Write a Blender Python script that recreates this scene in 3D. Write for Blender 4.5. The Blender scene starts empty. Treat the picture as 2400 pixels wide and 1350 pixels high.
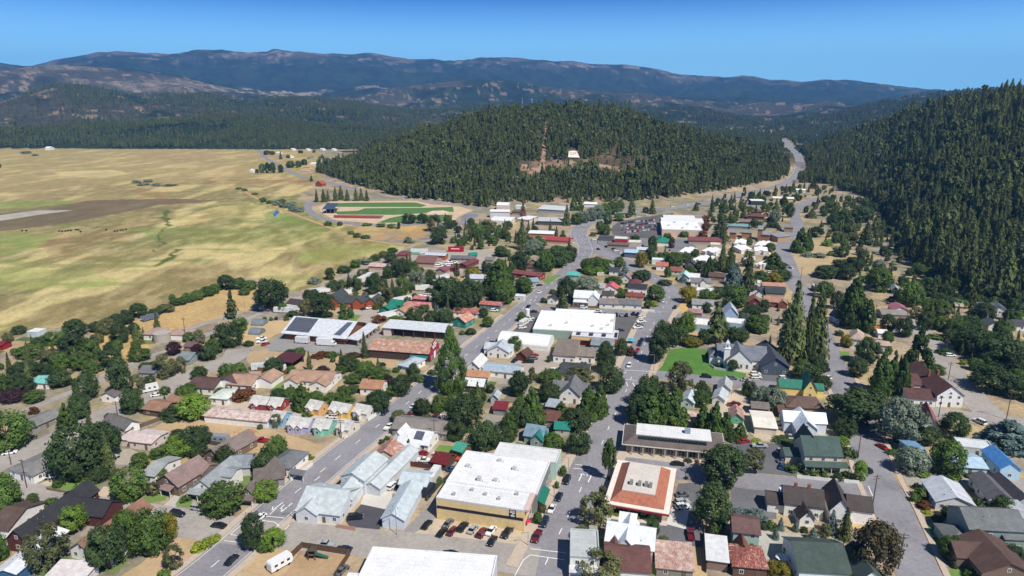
import bpy, math, random
import numpy as np
from mathutils import Vector, Matrix
R = math.radians
rnd = random.Random(7)
nr = np.random.RandomState(11)
sc = bpy.context.scene
C = sc.collection

# ------------------------------------------------------------------ camera, sky, sun, exposure
CAM_H = 120.0
FOC = 1600.0            # focal length in photo pixels (24 mm on 36 mm)
HOR = 240.0
PIT = math.atan((675 - HOR) / FOC)
cam = bpy.data.cameras.new("camera")
cam.lens = 24; cam.sensor_width = 36; cam.clip_start = 1; cam.clip_end = 40000
co = bpy.data.objects.new("camera", cam); C.objects.link(co)
co.location = (0, 0, CAM_H); co.rotation_euler = (math.pi / 2 - PIT, 0, 0)
sc.camera = co
SUN_EL, SUN_AZ = R(52), R(140)          # azimuth clockwise from +Y
sdir = Vector((math.sin(SUN_AZ) * math.cos(SUN_EL), math.cos(SUN_AZ) * math.cos(SUN_EL), math.sin(SUN_EL)))
w = bpy.data.worlds.new("World"); sc.world = w; w.use_nodes = True
nt = w.node_tree
sky = nt.nodes.new("ShaderNodeTexSky"); sky.sky_type = 'NISHITA'; sky.sun_disc = False
sky.sun_elevation = SUN_EL; sky.sun_rotation = SUN_AZ
sky.altitude = 1000; sky.air_density = 1.3; sky.dust_density = 0.25; sky.ozone_density = 4.0
SKY_G, SKY_T, SKY_Z = 1.7, (0.0, 0.38, 0.60), 3.2
SKY_PALE = (3.4, 7.6, 10.6)
tcw = nt.nodes.new("ShaderNodeTexCoord"); mpw = nt.nodes.new("ShaderNodeMapping"); mpw.inputs['Scale'].default_value = (1, 1, SKY_Z)
nt.links.new(tcw.outputs['Generated'], mpw.inputs[0]); nt.links.new(mpw.outputs[0], sky.inputs[0])
gm = nt.nodes.new("ShaderNodeGamma"); gm.inputs[1].default_value = SKY_G
tint = nt.nodes.new("ShaderNodeMix"); tint.data_type = 'RGBA'; tint.blend_type = 'MULTIPLY'; tint.inputs[0].default_value = 1.0
tint.inputs[7].default_value = (*SKY_T, 1)
nt.links.new(sky.outputs[0], gm.inputs[0]); nt.links.new(gm.outputs[0], tint.inputs[6])
spx = nt.nodes.new("ShaderNodeSeparateXYZ"); nt.links.new(tcw.outputs['Generated'], spx.inputs[0])
mrx = nt.nodes.new("ShaderNodeMapRange"); mrx.interpolation_type = 'SMOOTHSTEP'; mrx.inputs[1].default_value = 0.045; mrx.inputs[2].default_value = 0.165; mrx.inputs[3].default_value = 0.95; mrx.inputs[4].default_value = 0.0
nt.links.new(spx.outputs[2], mrx.inputs[0])
mixp = nt.nodes.new("ShaderNodeMix"); mixp.data_type = 'RGBA'; mixp.inputs[7].default_value = (*SKY_PALE, 1)
nt.links.new(mrx.outputs[0], mixp.inputs[0]); nt.links.new(tint.outputs[2], mixp.inputs[6])
mrh = nt.nodes.new("ShaderNodeMapRange"); mrh.inputs[1].default_value = 0.18; mrh.inputs[2].default_value = 0.4
nt.links.new(spx.outputs[2], mrh.inputs[0])
hi = nt.nodes.new("ShaderNodeMix"); hi.data_type = 'RGBA'; hi.blend_type = 'MULTIPLY'; hi.inputs[0].default_value = 1.0; hi.inputs[7].default_value = (0.34, 0.42, 0.46, 1)
nt.links.new(sky.outputs[0], hi.inputs[6])
mixh = nt.nodes.new("ShaderNodeMix"); mixh.data_type = 'RGBA'
nt.links.new(mrh.outputs[0], mixh.inputs[0]); nt.links.new(mixp.outputs[2], mixh.inputs[6]); nt.links.new(hi.outputs[2], mixh.inputs[7])
nt.links.new(mixh.outputs[2], nt.nodes["Background"].inputs[0])
nt.nodes["Background"].inputs[1].default_value = 0.10
sl = bpy.data.lights.new("sun", 'SUN'); sl.energy = 5.0; sl.angle = R(0.5); sl.color = (1.0, 0.95, 0.87)
so = bpy.data.objects.new("sun", sl); C.objects.link(so)
so.rotation_euler = sdir.to_track_quat('Z', 'Y').to_euler(); so.location = (0, 0, 400)
sc.view_settings.view_transform = 'Standard'; sc.view_settings.look = 'None'
sc.view_settings.exposure = 0.25; sc.view_settings.gamma = 1.0
sc.cycles.max_bounces = 5; sc.cycles.diffuse_bounces = 3; sc.cycles.glossy_bounces = 2
sc.cycles.transmission_bounces = 3; sc.cycles.transparent_max_bounces = 6; sc.cycles.volume_bounces = 0
sc.cycles.use_denoising = True
sc.cycles.use_adaptive_sampling = True; sc.cycles.adaptive_threshold = 0.02

# ------------------------------------------------------------------ photo pixel -> place on the ground
FR = {'Z1': (0, 900, 3), 'Z2': (600, 900, 3), 'Z3': (1200, 900, 3), 'Z4': (1800, 900, 3),
      'Z5': (0, 600, 3.375), 'Z6': (600, 600, 3.375), 'Z7': (1200, 600, 3.375), 'Z8': (1800, 600, 3.375),
      'Y4': (0, 320, 3.75), 'Y5': (560, 320, 3.97), 'Y6': (1060, 220, 3.97), 'Y7': (1100, 440, 3.97), 'Y8': (1600, 380, 3.97),
      'V5': (1000, 460, 8), 'V6': (1600, 440, 8), 'V7': (1500, 520, 6.667), 'V8': (860, 560, 6.75), 'P': (0, 0, 1)}
CP, SP = math.cos(PIT), math.sin(PIT)
def pix(fr, x, y):
    ox, oy, s = FR[fr]
    return ox + x / s, oy + y / s
def ray(x, y):
    u, v = (x - 1200) / FOC, (y - 675) / FOC
    return u, CP - v * SP, -SP - v * CP
def G(x, y, z=0.0):
    d = ray(x, y); t = (z - CAM_H) / d[2]
    return Vector((d[0] * t, d[1] * t, z))
def g(fr, x, y, z=0.0):
    return G(*pix(fr, x, y), z)
def proj(X, Y, Z):
    dz = Z - CAM_H
    f = Y * CP - dz * SP
    return 1200 + FOC * X / f, 675 + FOC * (-Y * SP - dz * CP) / f

# ------------------------------------------------------------------ numpy noise
def vnoise(x, y, seed=0):
    xi = np.floor(x).astype(np.int64); yi = np.floor(y).astype(np.int64)
    xf = x - xi; yf = y - yi
    def h(a, b):
        n = (a * 374761393 + b * 668265263 + seed * 974634541) & 0x7fffffff
        n = ((n ^ (n >> 13)) * 1274126177) & 0x7fffffff
        return ((n ^ (n >> 16)) & 0xffff) / 65535.0
    u = xf * xf * (3 - 2 * xf); v = yf * yf * (3 - 2 * yf)
    return (h(xi, yi) * (1 - u) + h(xi + 1, yi) * u) * (1 - v) + (h(xi, yi + 1) * (1 - u) + h(xi + 1, yi + 1) * u) * v
def fbm(x, y, oct=4, seed=0):
    s = 0; a = .5; n = 0
    for i in range(oct):
        s = s + a * vnoise(x, y, seed + i * 17); n += a; a *= .5; x = x * 2.03; y = y * 2.03
    return s / n
def ridged(x, y, oct=4, seed=0):
    s = 0; a = .5; n = 0
    for i in range(oct):
        s = s + a * (1 - np.abs(2 * vnoise(x, y, seed + i * 31) - 1)); n += a; a *= .5; x = x * 2.1; y = y * 2.1
    return s / n

# ------------------------------------------------------------------ terrain heights
def line(pts, r=None, z=None, drop=0):
    """photo outline points -> (azimuths, distances, heights); either the distances R or z = 0 given"""
    az, rr, zz = [], [], []
    for i, p in enumerate(pts):
        d = ray(p[0], p[1]); hd = math.hypot(d[0], d[1])
        az.append(math.atan2(d[0], d[1]))
        if z is not None:
            rr.append((z - CAM_H) / (d[2] / hd)); zz.append(z)
        else:
            r_ = p[2] if len(p) > 2 else r
            rr.append(r_); zz.append(max(0.5, CAM_H + r_ * d[2] / hd - drop))
    return np.array(az), np.array(rr), np.array(zz)
L_base1 = line([(700, 408), (745, 410), (775, 425), (830, 440), (900, 457), (960, 470), (1060, 480), (1130, 492), (1200, 482), (1280, 478), (1400, 478), (1480, 476),
                (1560, 470), (1640, 458), (1700, 450), (1760, 438), (1810, 425), (1840, 405), (1858, 390), (1900, 380)], z=0)
L_crest1 = line([(690, 420, 1250), (740, 398, 1260), (790, 372, 1270), (850, 350, 1280), (950, 311, 1290), (1050, 276, 1300), (1130, 254, 1300), (1200, 241, 1300), (1300, 240, 1300), (1400, 243, 1300), (1500, 262, 1300),
                 (1600, 290, 1310), (1700, 318, 1350), (1780, 332, 1400), (1845, 345, 1430), (1885, 380, 1450)], drop=19)
L_base2 = line([(1860, 390), (1880, 402), (1900, 425), (1960, 440), (2040, 470), (2080, 520), (2110, 580), (2150, 630), (2200, 670), (2300, 697), (2400, 705), (2700, 740), (3400, 800)], z=0)
L_crest2 = line([(1850, 350, 1900), (1900, 342, 1900), (2000, 300, 1800), (2050, 282, 1700), (2100, 262, 1600), (2150, 243, 1500), (2200, 226, 1400), (2250, 214, 1330), (2300, 206, 1260),
                 (2400, 191, 1150), (2700, 150, 1000), (3400, 120, 800)], drop=20)
FAR = [line([(-1500, 349), (0, 349), (300, 350), (600, 351), (800, 351), (1200, 345), (1700, 338), (1850, 326), (1950, 326), (4000, 335)], z=0),
       line([(-1500, 285), (0, 297), (150, 290), (300, 283), (450, 268), (560, 262), (650, 275), (750, 285), (850, 290), (1000, 300), (1300, 300), (1620, 300), (1700, 304), (1800, 312), (1870, 318), (1950, 308), (2050, 300), (2400, 290), (4000, 290)], r=2500, drop=15),
       line([(-1500, 300), (0, 305), (560, 285), (850, 300), (1700, 308), (1850, 312), (2050, 304), (4000, 300)], r=2900, drop=15),
       line([(-1500, 220), (0, 238), (60, 222), (130, 200), (220, 208), (330, 226), (420, 220), (500, 224), (560, 236), (640, 232), (740, 234), (850, 248), (960, 262), (1050, 258), (1130, 252), (1250, 262), (1400, 236), (1470, 246), (1550, 258),
             (1650, 262), (1720, 276), (1800, 288), (1870, 282), (1950, 268), (2030, 250), (2080, 236), (2180, 221), (2300, 214), (2500, 205), (4000, 200)], r=4000),
       line([(-1500, 240), (0, 250), (400, 240), (700, 245), (1000, 268), (1400, 250), (1800, 290), (2100, 250), (4000, 230)], r=4800),
       line([(-1500, 150), (-100, 165), (0, 162), (60, 160), (130, 152), (200, 156), (330, 166), (420, 178), (500, 200), (600, 220), (700, 224), (800, 226), (900, 215), (1050, 190), (1120, 186), (1200, 192), (1300, 208), (1450, 222), (1600, 230),
             (1750, 238), (1900, 246), (2000, 252), (2200, 240), (2400, 230), (4000, 220)], r=6600),
       line([(-1500, 190), (0, 195), (300, 190), (600, 226), (1100, 200), (1600, 238), (2200, 245), (4000, 230)], r=7800),
       line([(-1500, 160), (-200, 158), (0, 151), (60, 158), (130, 141), (200, 129), (235, 122), (270, 120), (310, 124), (400, 125), (440, 122), (470, 118), (520, 117), (580, 124), (626, 121), (636, 116), (648, 114), (662, 118), (700, 120), (760, 126), (820, 126),
             (862, 123), (900, 130), (960, 140), (1060, 142), (1100, 140), (1130, 134), (1200, 135), (1260, 140), (1300, 144), (1340, 143), (1390, 150), (1440, 153), (1460, 152), (1540, 161), (1600, 175), (1700, 182), (1740, 178), (1760, 178), (1800, 186),
             (1880, 191), (1940, 188), (1980, 188), (2060, 194), (2100, 202), (2200, 213), (2300, 222), (2500, 235), (4000, 240)], r=10500),
       line([(-1500, 220), (4000, 240)], r=14500)]
def profile(lines, az, r):
    """height along each azimuth, smooth between the lines"""
    out = np.zeros_like(r)
    rs = [np.interp(az, l[0], l[1]) for l in lines]; zs = [np.interp(az, l[0], l[2]) for l in lines]
    t_out = np.zeros_like(r)
    for i in range(len(lines) - 1):
        t = (r - rs[i]) / np.maximum(rs[i + 1] - rs[i], 1e-3)
        m = (t >= 0) & (t < 1)
        s = (t * t * (3 - 2 * t)) * .55 + t * .45
        out = np.where(m, zs[i] + (zs[i + 1] - zs[i]) * s, out)
        t_out = np.where(m, np.sin(np.pi * np.clip(t, 0, 1)), t_out)
    return out, t_out
def hill(base, crest, az, r, back=1.45):
    lo, hi = max(base[0][0], crest[0][0]), min(base[0][-1], crest[0][-1])
    b2 = (crest[0], crest[1] * back, crest[2] * 0.0)
    z, t = profile([base, crest, b2], az, r)
    ok = (az > lo) & (az < hi)
    return np.where(ok, z, 0), np.where(ok, t, 0)
def height(X, Y):
    X = np.asarray(X, float); Y = np.asarray(Y, float)
    az = np.arctan2(X, Y); r = np.hypot(X, Y)
    h1, t1 = hill(L_base1, L_crest1, az, r)
    h2, t2 = hill(L_base2, L_crest2, az, r, 1.6)
    f, tf = profile(FAR, az, r)
    n = fbm(X / 140, Y / 140, 3, 3) - .5
    h1 = h1 + np.where(h1 > 0, n * 9 * t1, 0); h2 = h2 + np.where(h2 > 0, n * 14 * t2, 0)
    rg = ridged(X / 900 + .3 * n, Y / 900, 5, 5) - .62
    f = f + rg * tf * np.clip((r - 1900) / 4500, 0, 1) * 210 + np.where(r > 8500, (fbm(X / 160, Y / 160, 3, 9) - .5) * 34, 0) + np.where((r > 1900), (fbm(X / 220, Y / 220, 4, 8) - .5) * tf * 46 * np.clip((r - 1900) / 1500, 0, 1), 0)
    f = np.where(az > R(75), 0, f)
    return np.maximum(np.maximum(h1, h2), np.maximum(f, 0))
def hz(x, y):
    return float(height(np.array([x]), np.array([y]))[0])
def T(x, y):
    """photo pixel -> point on the terrain"""
    d = ray(x, y); hd = math.hypot(d[0], d[1])
    rr = np.exp(np.linspace(math.log(150), math.log(13000), 3000))
    X = d[0] / hd * rr; Y = d[1] / hd * rr
    Zr = CAM_H + rr * d[2] / hd
    k = int(np.argmax(height(X, Y) >= Zr))
    return Vector((X[k], Y[k], float(height(X[k:k + 1], Y[k:k + 1])[0])))

# ------------------------------------------------------------------ materials
MATS = {}
def node_mat(name):
    m = bpy.data.materials.new(name); m.use_nodes = True
    return m, m.node_tree, m.node_tree.nodes["Principled BSDF"]
def lin(c):
    return tuple(((v / 12.92) if v <= .04045 else ((v + .055) / 1.055) ** 2.4) for v in c)
def hexc(h):
    return lin(tuple(int(h[i:i + 2], 16) / 255 for i in (0, 2, 4)))
def mixc(t, a, b, fac, mode='MIX'):
    n = t.nodes.new("ShaderNodeMix"); n.data_type = 'RGBA'; n.blend_type = mode
    if isinstance(fac, (int, float)): n.inputs[0].default_value = fac
    else: t.links.new(fac, n.inputs[0])
    for k, v in ((6, a), (7, b)):
        if isinstance(v, tuple): n.inputs[k].default_value = (*v[:3], 1)
        else: t.links.new(v, n.inputs[k])
    return n.outputs[2]
def noise(t, scale, detail=3, coord='Object', rough=.55, vec=None, map=None):
    n = t.nodes.new("ShaderNodeTexNoise"); n.inputs['Scale'].default_value = scale
    n.inputs['Detail'].default_value = detail; n.inputs['Roughness'].default_value = rough
    tc = t.nodes.new("ShaderNodeTexCoord"); src = tc.outputs[coord]
    if map:
        mp = t.nodes.new("ShaderNodeMapping"); mp.inputs['Scale'].default_value = map
        t.links.new(src, mp.inputs[0]); src = mp.outputs[0]
    t.links.new(src, n.inputs['Vector'])
    return n.outputs[0]
def ramp(t, fac, stops):
    n = t.nodes.new("ShaderNodeValToRGB"); e = n.color_ramp.elements
    while len(e) < len(stops): e.new(.5)
    for i, (p, c) in enumerate(stops):
        e[i].position = p; e[i].color = (*c, 1) if isinstance(c, tuple) else (c, c, c, 1)
    t.links.new(fac, n.inputs[0])
    return n.outputs[0]
def rand_shift(t, col, amt):
    oi = t.nodes.new("ShaderNodeObjectInfo")
    mr = t.nodes.new("ShaderNodeMapRange"); mr.inputs[3].default_value = 1 - amt; mr.inputs[4].default_value = 1 + amt
    t.links.new(oi.outputs['Random'], mr.inputs[0])
    hs = t.nodes.new("ShaderNodeHueSaturation"); t.links.new(mr.outputs[0], hs.inputs['Value']); t.links.new(col, hs.inputs['Color'])
    return hs.outputs[0]
def bump(t, p, h, s=.3, d=.1):
    b = t.nodes.new("ShaderNodeBump"); b.inputs[0].default_value = s; b.inputs[1].default_value = d
    t.links.new(h, b.inputs['Height']); t.links.new(b.outputs[0], p.inputs['Normal'])
def M(kind, col='888888', **k):
    """one procedural material per kind and colour"""
    key = kind + col
    if key in MATS: return MATS[key]
    m, t, p = node_mat(kind + '_' + col); c = hexc(col); p.inputs['Roughness'].default_value = .85
    p.inputs['Specular IOR Level'].default_value = .25
    dk = tuple(v * .62 for v in c); lt = tuple(min(.9, v * 1.25) for v in c)
    if kind == 'shingle':
        f = noise(t, 1.3, 5, rough=.75); f2 = noise(t, 9, 2)
        o = mixc(t, ramp(t, f, [(.3, dk), (.7, lt)]), ramp(t, f2, [(.35, tuple(v * .6 for v in c)), (.65, tuple(min(.9, v * 1.35) for v in c))]), .5)
        o = mixc(t, o, ramp(t, noise(t, .3, 5, rough=.7), [(.3, .7), (.65, 1.15)]), .8, 'MULTIPLY')
        wv = t.nodes.new("ShaderNodeTexWave"); wv.bands_direction = 'Z'; wv.inputs['Scale'].default_value = 2.2; wv.inputs['Distortion'].default_value = .6
        tc = t.nodes.new("ShaderNodeTexCoord"); t.links.new(tc.outputs['Object'], wv.inputs[0])
        o = mixc(t, o, ramp(t, wv.outputs[0], [(0, .7), (.35, 1.0)]), .55, 'MULTIPLY')
        t.links.new(o, p.inputs['Base Color']); bump(t, p, f2, .35, .05)
    elif kind == 'metal':
        f = noise(t, .6, 4); f2 = noise(t, 3, 4, map=(1, 1, 4))
        o = mixc(t, ramp(t, f, [(.3, tuple(v * .8 for v in c)), (.7, lt)]), ramp(t, f2, [(.4, dk), (.6, c)]), .3)
        wv = t.nodes.new("ShaderNodeTexWave"); wv.bands_direction = k.get('dir', 'X'); wv.inputs['Scale'].default_value = .9
        tc = t.nodes.new("ShaderNodeTexCoord"); t.links.new(tc.outputs['Object'], wv.inputs[0])
        o = mixc(t, o, ramp(t, wv.outputs[0], [(0, .72), (.15, 1.0)]), .6, 'MULTIPLY')
        t.links.new(o, p.inputs['Base Color']); p.inputs['Roughness'].default_value = .42; p.inputs['Metallic'].default_value = .15
    elif kind == 'rust':
        f = noise(t, .55, 6, rough=.7); f2 = noise(t, 2.2, 5, map=(2.2, .5, .5), rough=.7)
        o = mixc(t, ramp(t, f2, [(.34, hexc('7a3a22')), (.5, c), (.62, hexc('cfb8ac'))]), ramp(t, f, [(.38, hexc('8a4a30')), (.55, c), (.66, hexc('d8cfc8'))]), .55)
        t.links.new(o, p.inputs['Base Color']); p.inputs['Roughness'].default_value = .7
    elif kind == 'membrane':
        c = tuple(v * .97 for v in c); dk = tuple(v * .6 for v in c)
        f = noise(t, .25, 5, rough=.7); f2 = noise(t, 1.6, 5, rough=.7)
        o = mixc(t, ramp(t, f, [(.3, tuple(v * .74 for v in c)), (.55, c)]), ramp(t, f2, [(.33, tuple(v * .66 for v in c)), (.5, c)]), .5)
        br = t.nodes.new("ShaderNodeTexBrick"); br.inputs['Scale'].default_value = .16; br.inputs['Mortar Size'].default_value = .012; br.offset = .3
        br.inputs['Color1'].default_value = (1, 1, 1, 1); br.inputs['Color2'].default_value = (.94, .94, .95, 1); br.inputs['Mortar'].default_value = (.8, .8, .81, 1)
        tc = t.nodes.new("ShaderNodeTexCoord"); t.links.new(tc.outputs['Object'], br.inputs[0])
        o = mixc(t, o, br.outputs[0], .8, 'MULTIPLY')
        t.links.new(o, p.inputs['Base Color'])
    elif kind == 'tile':
        f = noise(t, .9, 5, rough=.85); f2 = noise(t, 3.5, 3)
        o = mixc(t, ramp(t, f, [(.35, tuple(v * .45 for v in c)), (.5, c), (.68, lt)]), ramp(t, f2, [(.4, dk), (.6, lt)]), .4)
        t.links.new(o, p.inputs['Base Color']); bump(t, p, f2, .6, .08)
    elif kind == 'wall':
        f = noise(t, .8, 4, rough=.65)
        o = ramp(t, f, [(.3, tuple(v * .82 for v in c)), (.65, c)])
        wv = t.nodes.new("ShaderNodeTexWave"); wv.bands_direction = 'Z'; wv.inputs['Scale'].default_value = 1.6
        tc = t.nodes.new("ShaderNodeTexCoord"); t.links.new(tc.outputs['Object'], wv.inputs[0])
        o = mixc(t, o, ramp(t, wv.outputs[0], [(0, .8), (.2, 1.0)]), .4, 'MULTIPLY')
        t.links.new(o, p.inputs['Base Color'])
    elif kind == 'paint':          # vehicles
        f = noise(t, 1.5, 2)
        t.links.new(ramp(t, f, [(.3, tuple(v * .9 for v in c)), (.7, c)]), p.inputs['Base Color'])
        p.inputs['Roughness'].default_value = .28; p.inputs['Specular IOR Level'].default_value = .5; p.inputs['Coat Weight'].default_value = .35
    elif kind == 'glass':
        f = noise(t, .7, 2)
        t.links.new(ramp(t, f, [(.3, c), (.7, lt)]), p.inputs['Base Color'])
        p.inputs['Roughness'].default_value = .08; p.inputs['Specular IOR Level'].default_value = .5
    elif kind == 'solar':
        br = t.nodes.new("ShaderNodeTexBrick"); br.offset = 0; br.inputs['Scale'].default_value = .9; br.inputs['Mortar Size'].default_value = .02
        br.inputs['Color1'].default_value = (*c, 1); br.inputs['Color2'].default_value = (*dk, 1); br.inputs['Mortar'].default_value = (.35, .38, .42, 1)
        tc = t.nodes.new("ShaderNodeTexCoord"); t.links.new(tc.outputs['Object'], br.inputs[0])
        t.links.new(br.outputs[0], p.inputs['Base Color']); p.inputs['Roughness'].default_value = .2; p.inputs['Specular IOR Level'].default_value = .5
    elif kind == 'asphalt':
        f = noise(t, .06, 6, rough=.7); f2 = noise(t, .9, 4, rough=.7); f3 = noise(t, .35, 3, map=(1, 1, 1))
        o = mixc(t, ramp(t, f, [(.32, tuple(v * .66 for v in c)), (.5, c), (.7, tuple(v * 1.2 for v in c))]), ramp(t, f2, [(.35, dk), (.65, lt)]), .35)
        vo = t.nodes.new("ShaderNodeTexVoronoi"); vo.feature = 'DISTANCE_TO_EDGE'; vo.inputs['Scale'].default_value = .13
        tc = t.nodes.new("ShaderNodeTexCoord"); nn = t.nodes.new("ShaderNodeMixRGB"); nn.inputs[0].default_value = .12
        t.links.new(tc.outputs['Object'], nn.inputs[1]); nz = t.nodes.new("ShaderNodeTexNoise"); nz.inputs['Scale'].default_value = .3
        t.links.new(tc.outputs['Object'], nz.inputs[0]); t.links.new(nz.outputs['Color'], nn.inputs[2]); t.links.new(nn.outputs[0], vo.inputs['Vector'])
        o = mixc(t, o, ramp(t, vo.outputs[0], [(.0, .75), (.012, 1.0)]), .35, 'MULTIPLY')
        t.links.new(o, p.inputs['Base Color']); p.inputs['Roughness'].default_value = .9
    elif kind == 'dirt':
        f = noise(t, .08, 6, rough=.7); f2 = noise(t, .7, 5, rough=.75)
        o = mixc(t, ramp(t, f, [(.3, tuple(v * .72 for v in c)), (.65, tuple(min(.8, v * 1.2) for v in c))]), ramp(t, f2, [(.3, dk), (.55, c), (.75, lt)]), .5)
        t.links.new(o, p.inputs['Base Color']); bump(t, p, f2, .5, .2)
    elif kind == 'lawn':
        f = noise(t, .12, 5, rough=.7); f2 = noise(t, 1.5, 4, rough=.7)
        o = mixc(t, ramp(t, f, [(.3, tuple(v * .7 for v in c)), (.7, lt)]), ramp(t, f2, [(.3, dk), (.7, lt)]), .45)
        t.links.new(o, p.inputs['Base Color']); bump(t, p, f2, .6, .15)
    else:                          # plain: concrete, wood, bark, rubber, cloth
        f = noise(t, 1.2, 5, rough=.7)
        t.links.new(ramp(t, f, [(.3, tuple(v * .84 for v in c)), (.7, tuple(min(.9, v * 1.1) for v in c))]), p.inputs['Base Color'])
    MATS[key] = m
    return m

# ------------------------------------------------------------------ mesh building
class MB:
    def __init__(s): s.v = []; s.f = []; s.m = []
    def add(s, vs, fs, mi=0):
        o = len(s.v); s.v += [tuple(a) for a in vs]; s.f += [tuple(i + o for i in f) for f in fs]; s.m += [mi] * len(fs)
        return s
    def box(s, x0, y0, z0, x1, y1, z1, mi=0, M4=None):
        vs = [Vector(p) for p in ((x0, y0, z0), (x1, y0, z0), (x1, y1, z0), (x0, y1, z0), (x0, y0, z1), (x1, y0, z1), (x1, y1, z1), (x0, y1, z1))]
        if M4 is not None: vs = [M4 @ a for a in vs]
        return s.add(vs, [(0, 3, 2, 1), (4, 5, 6, 7), (0, 1, 5, 4), (1, 2, 6, 5), (2, 3, 7, 6), (3, 0, 4, 7)], mi)
    def prism(s, prof, y0, y1, mi=0, inset=0):
        """side profile (x, z) extruded along y; inset pulls the upper points in"""
        n = len(prof); zs = [p[1] for p in prof]; z0, z1 = min(zs), max(zs)
        k = lambda z: inset * (z - z0) / max(z1 - z0, 1e-6)
        a = [(p[0], y0 + k(p[1]), p[1]) for p in prof] + [(p[0], y1 - k(p[1]), p[1]) for p in prof]
        fs = [tuple(range(n)), tuple(range(2 * n - 1, n - 1, -1))] + [(i, i + n, (i + 1) % n + n, (i + 1) % n) for i in range(n)]
        return s.add(a, fs, mi)
    def cyl(s, p0, p1, r0, r1=None, n=8, mi=0):
        p0, p1 = Vector(p0), Vector(p1); r1 = r0 if r1 is None else r1
        q = (p1 - p0).to_track_quat('Z', 'Y').to_matrix()
        vs = []
        for p, r in ((p0, r0), (p1, r1)):
            vs += [p + q @ Vector((math.cos(2 * math.pi * i / n) * r, math.sin(2 * math.pi * i / n) * r, 0)) for i in range(n)]
        return s.add(vs, [(i, (i + 1) % n, (i + 1) % n + n, i + n) for i in range(n)] + [tuple(range(n - 1, -1, -1)), tuple(range(n, 2 * n))], mi)
    def mesh(s, name, mats):
        me = bpy.data.meshes.new(name); me.from_pydata(s.v, [], s.f)
        for m in mats: me.materials.append(m)
        me.polygons.foreach_set('material_index', s.m); me.update()
        return me
    def build(s, name, mats, parent=None):
        return link(name, s.mesh(name, mats if isinstance(mats, (list, tuple)) else [mats]), parent)
def link(name, me, parent=None, loc=None):
    o = bpy.data.objects.new(name, me); C.objects.link(o)
    if parent: o.parent = parent
    if loc is not None: o.location = loc
    return o
def thing(name, label, cat, loc=(0, 0, 0), rz=0, group=None):
    o = bpy.data.objects.new(name, None); C.objects.link(o); o.empty_display_size = .5
    o.location = loc; o.rotation_euler = (0, 0, rz)
    return tag(o, label, cat, group)
def tag(o, label, cat, group=None):
    o['label'] = label; o['category'] = cat
    if group: o['group'] = group
    return o
def kind(o, k): o['kind'] = k; return o
# ------------------------------------------------------------------ the land: one polar sheet, painted with what grows there
def inpoly(px, py, poly):
    inside = np.zeros(px.shape, bool); j = len(poly) - 1
    for i in range(len(poly)):
        xi, yi = poly[i]; xj, yj = poly[j]
        c = ((yi > py) != (yj > py)) & (px < (xj - xi) * (py - yi) / (yj - yi + 1e-12) + xi)
        inside ^= c; j = i
    return inside
def P2(fr, *pts): return [tuple(pix(fr, *p)) for p in pts]
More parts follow.
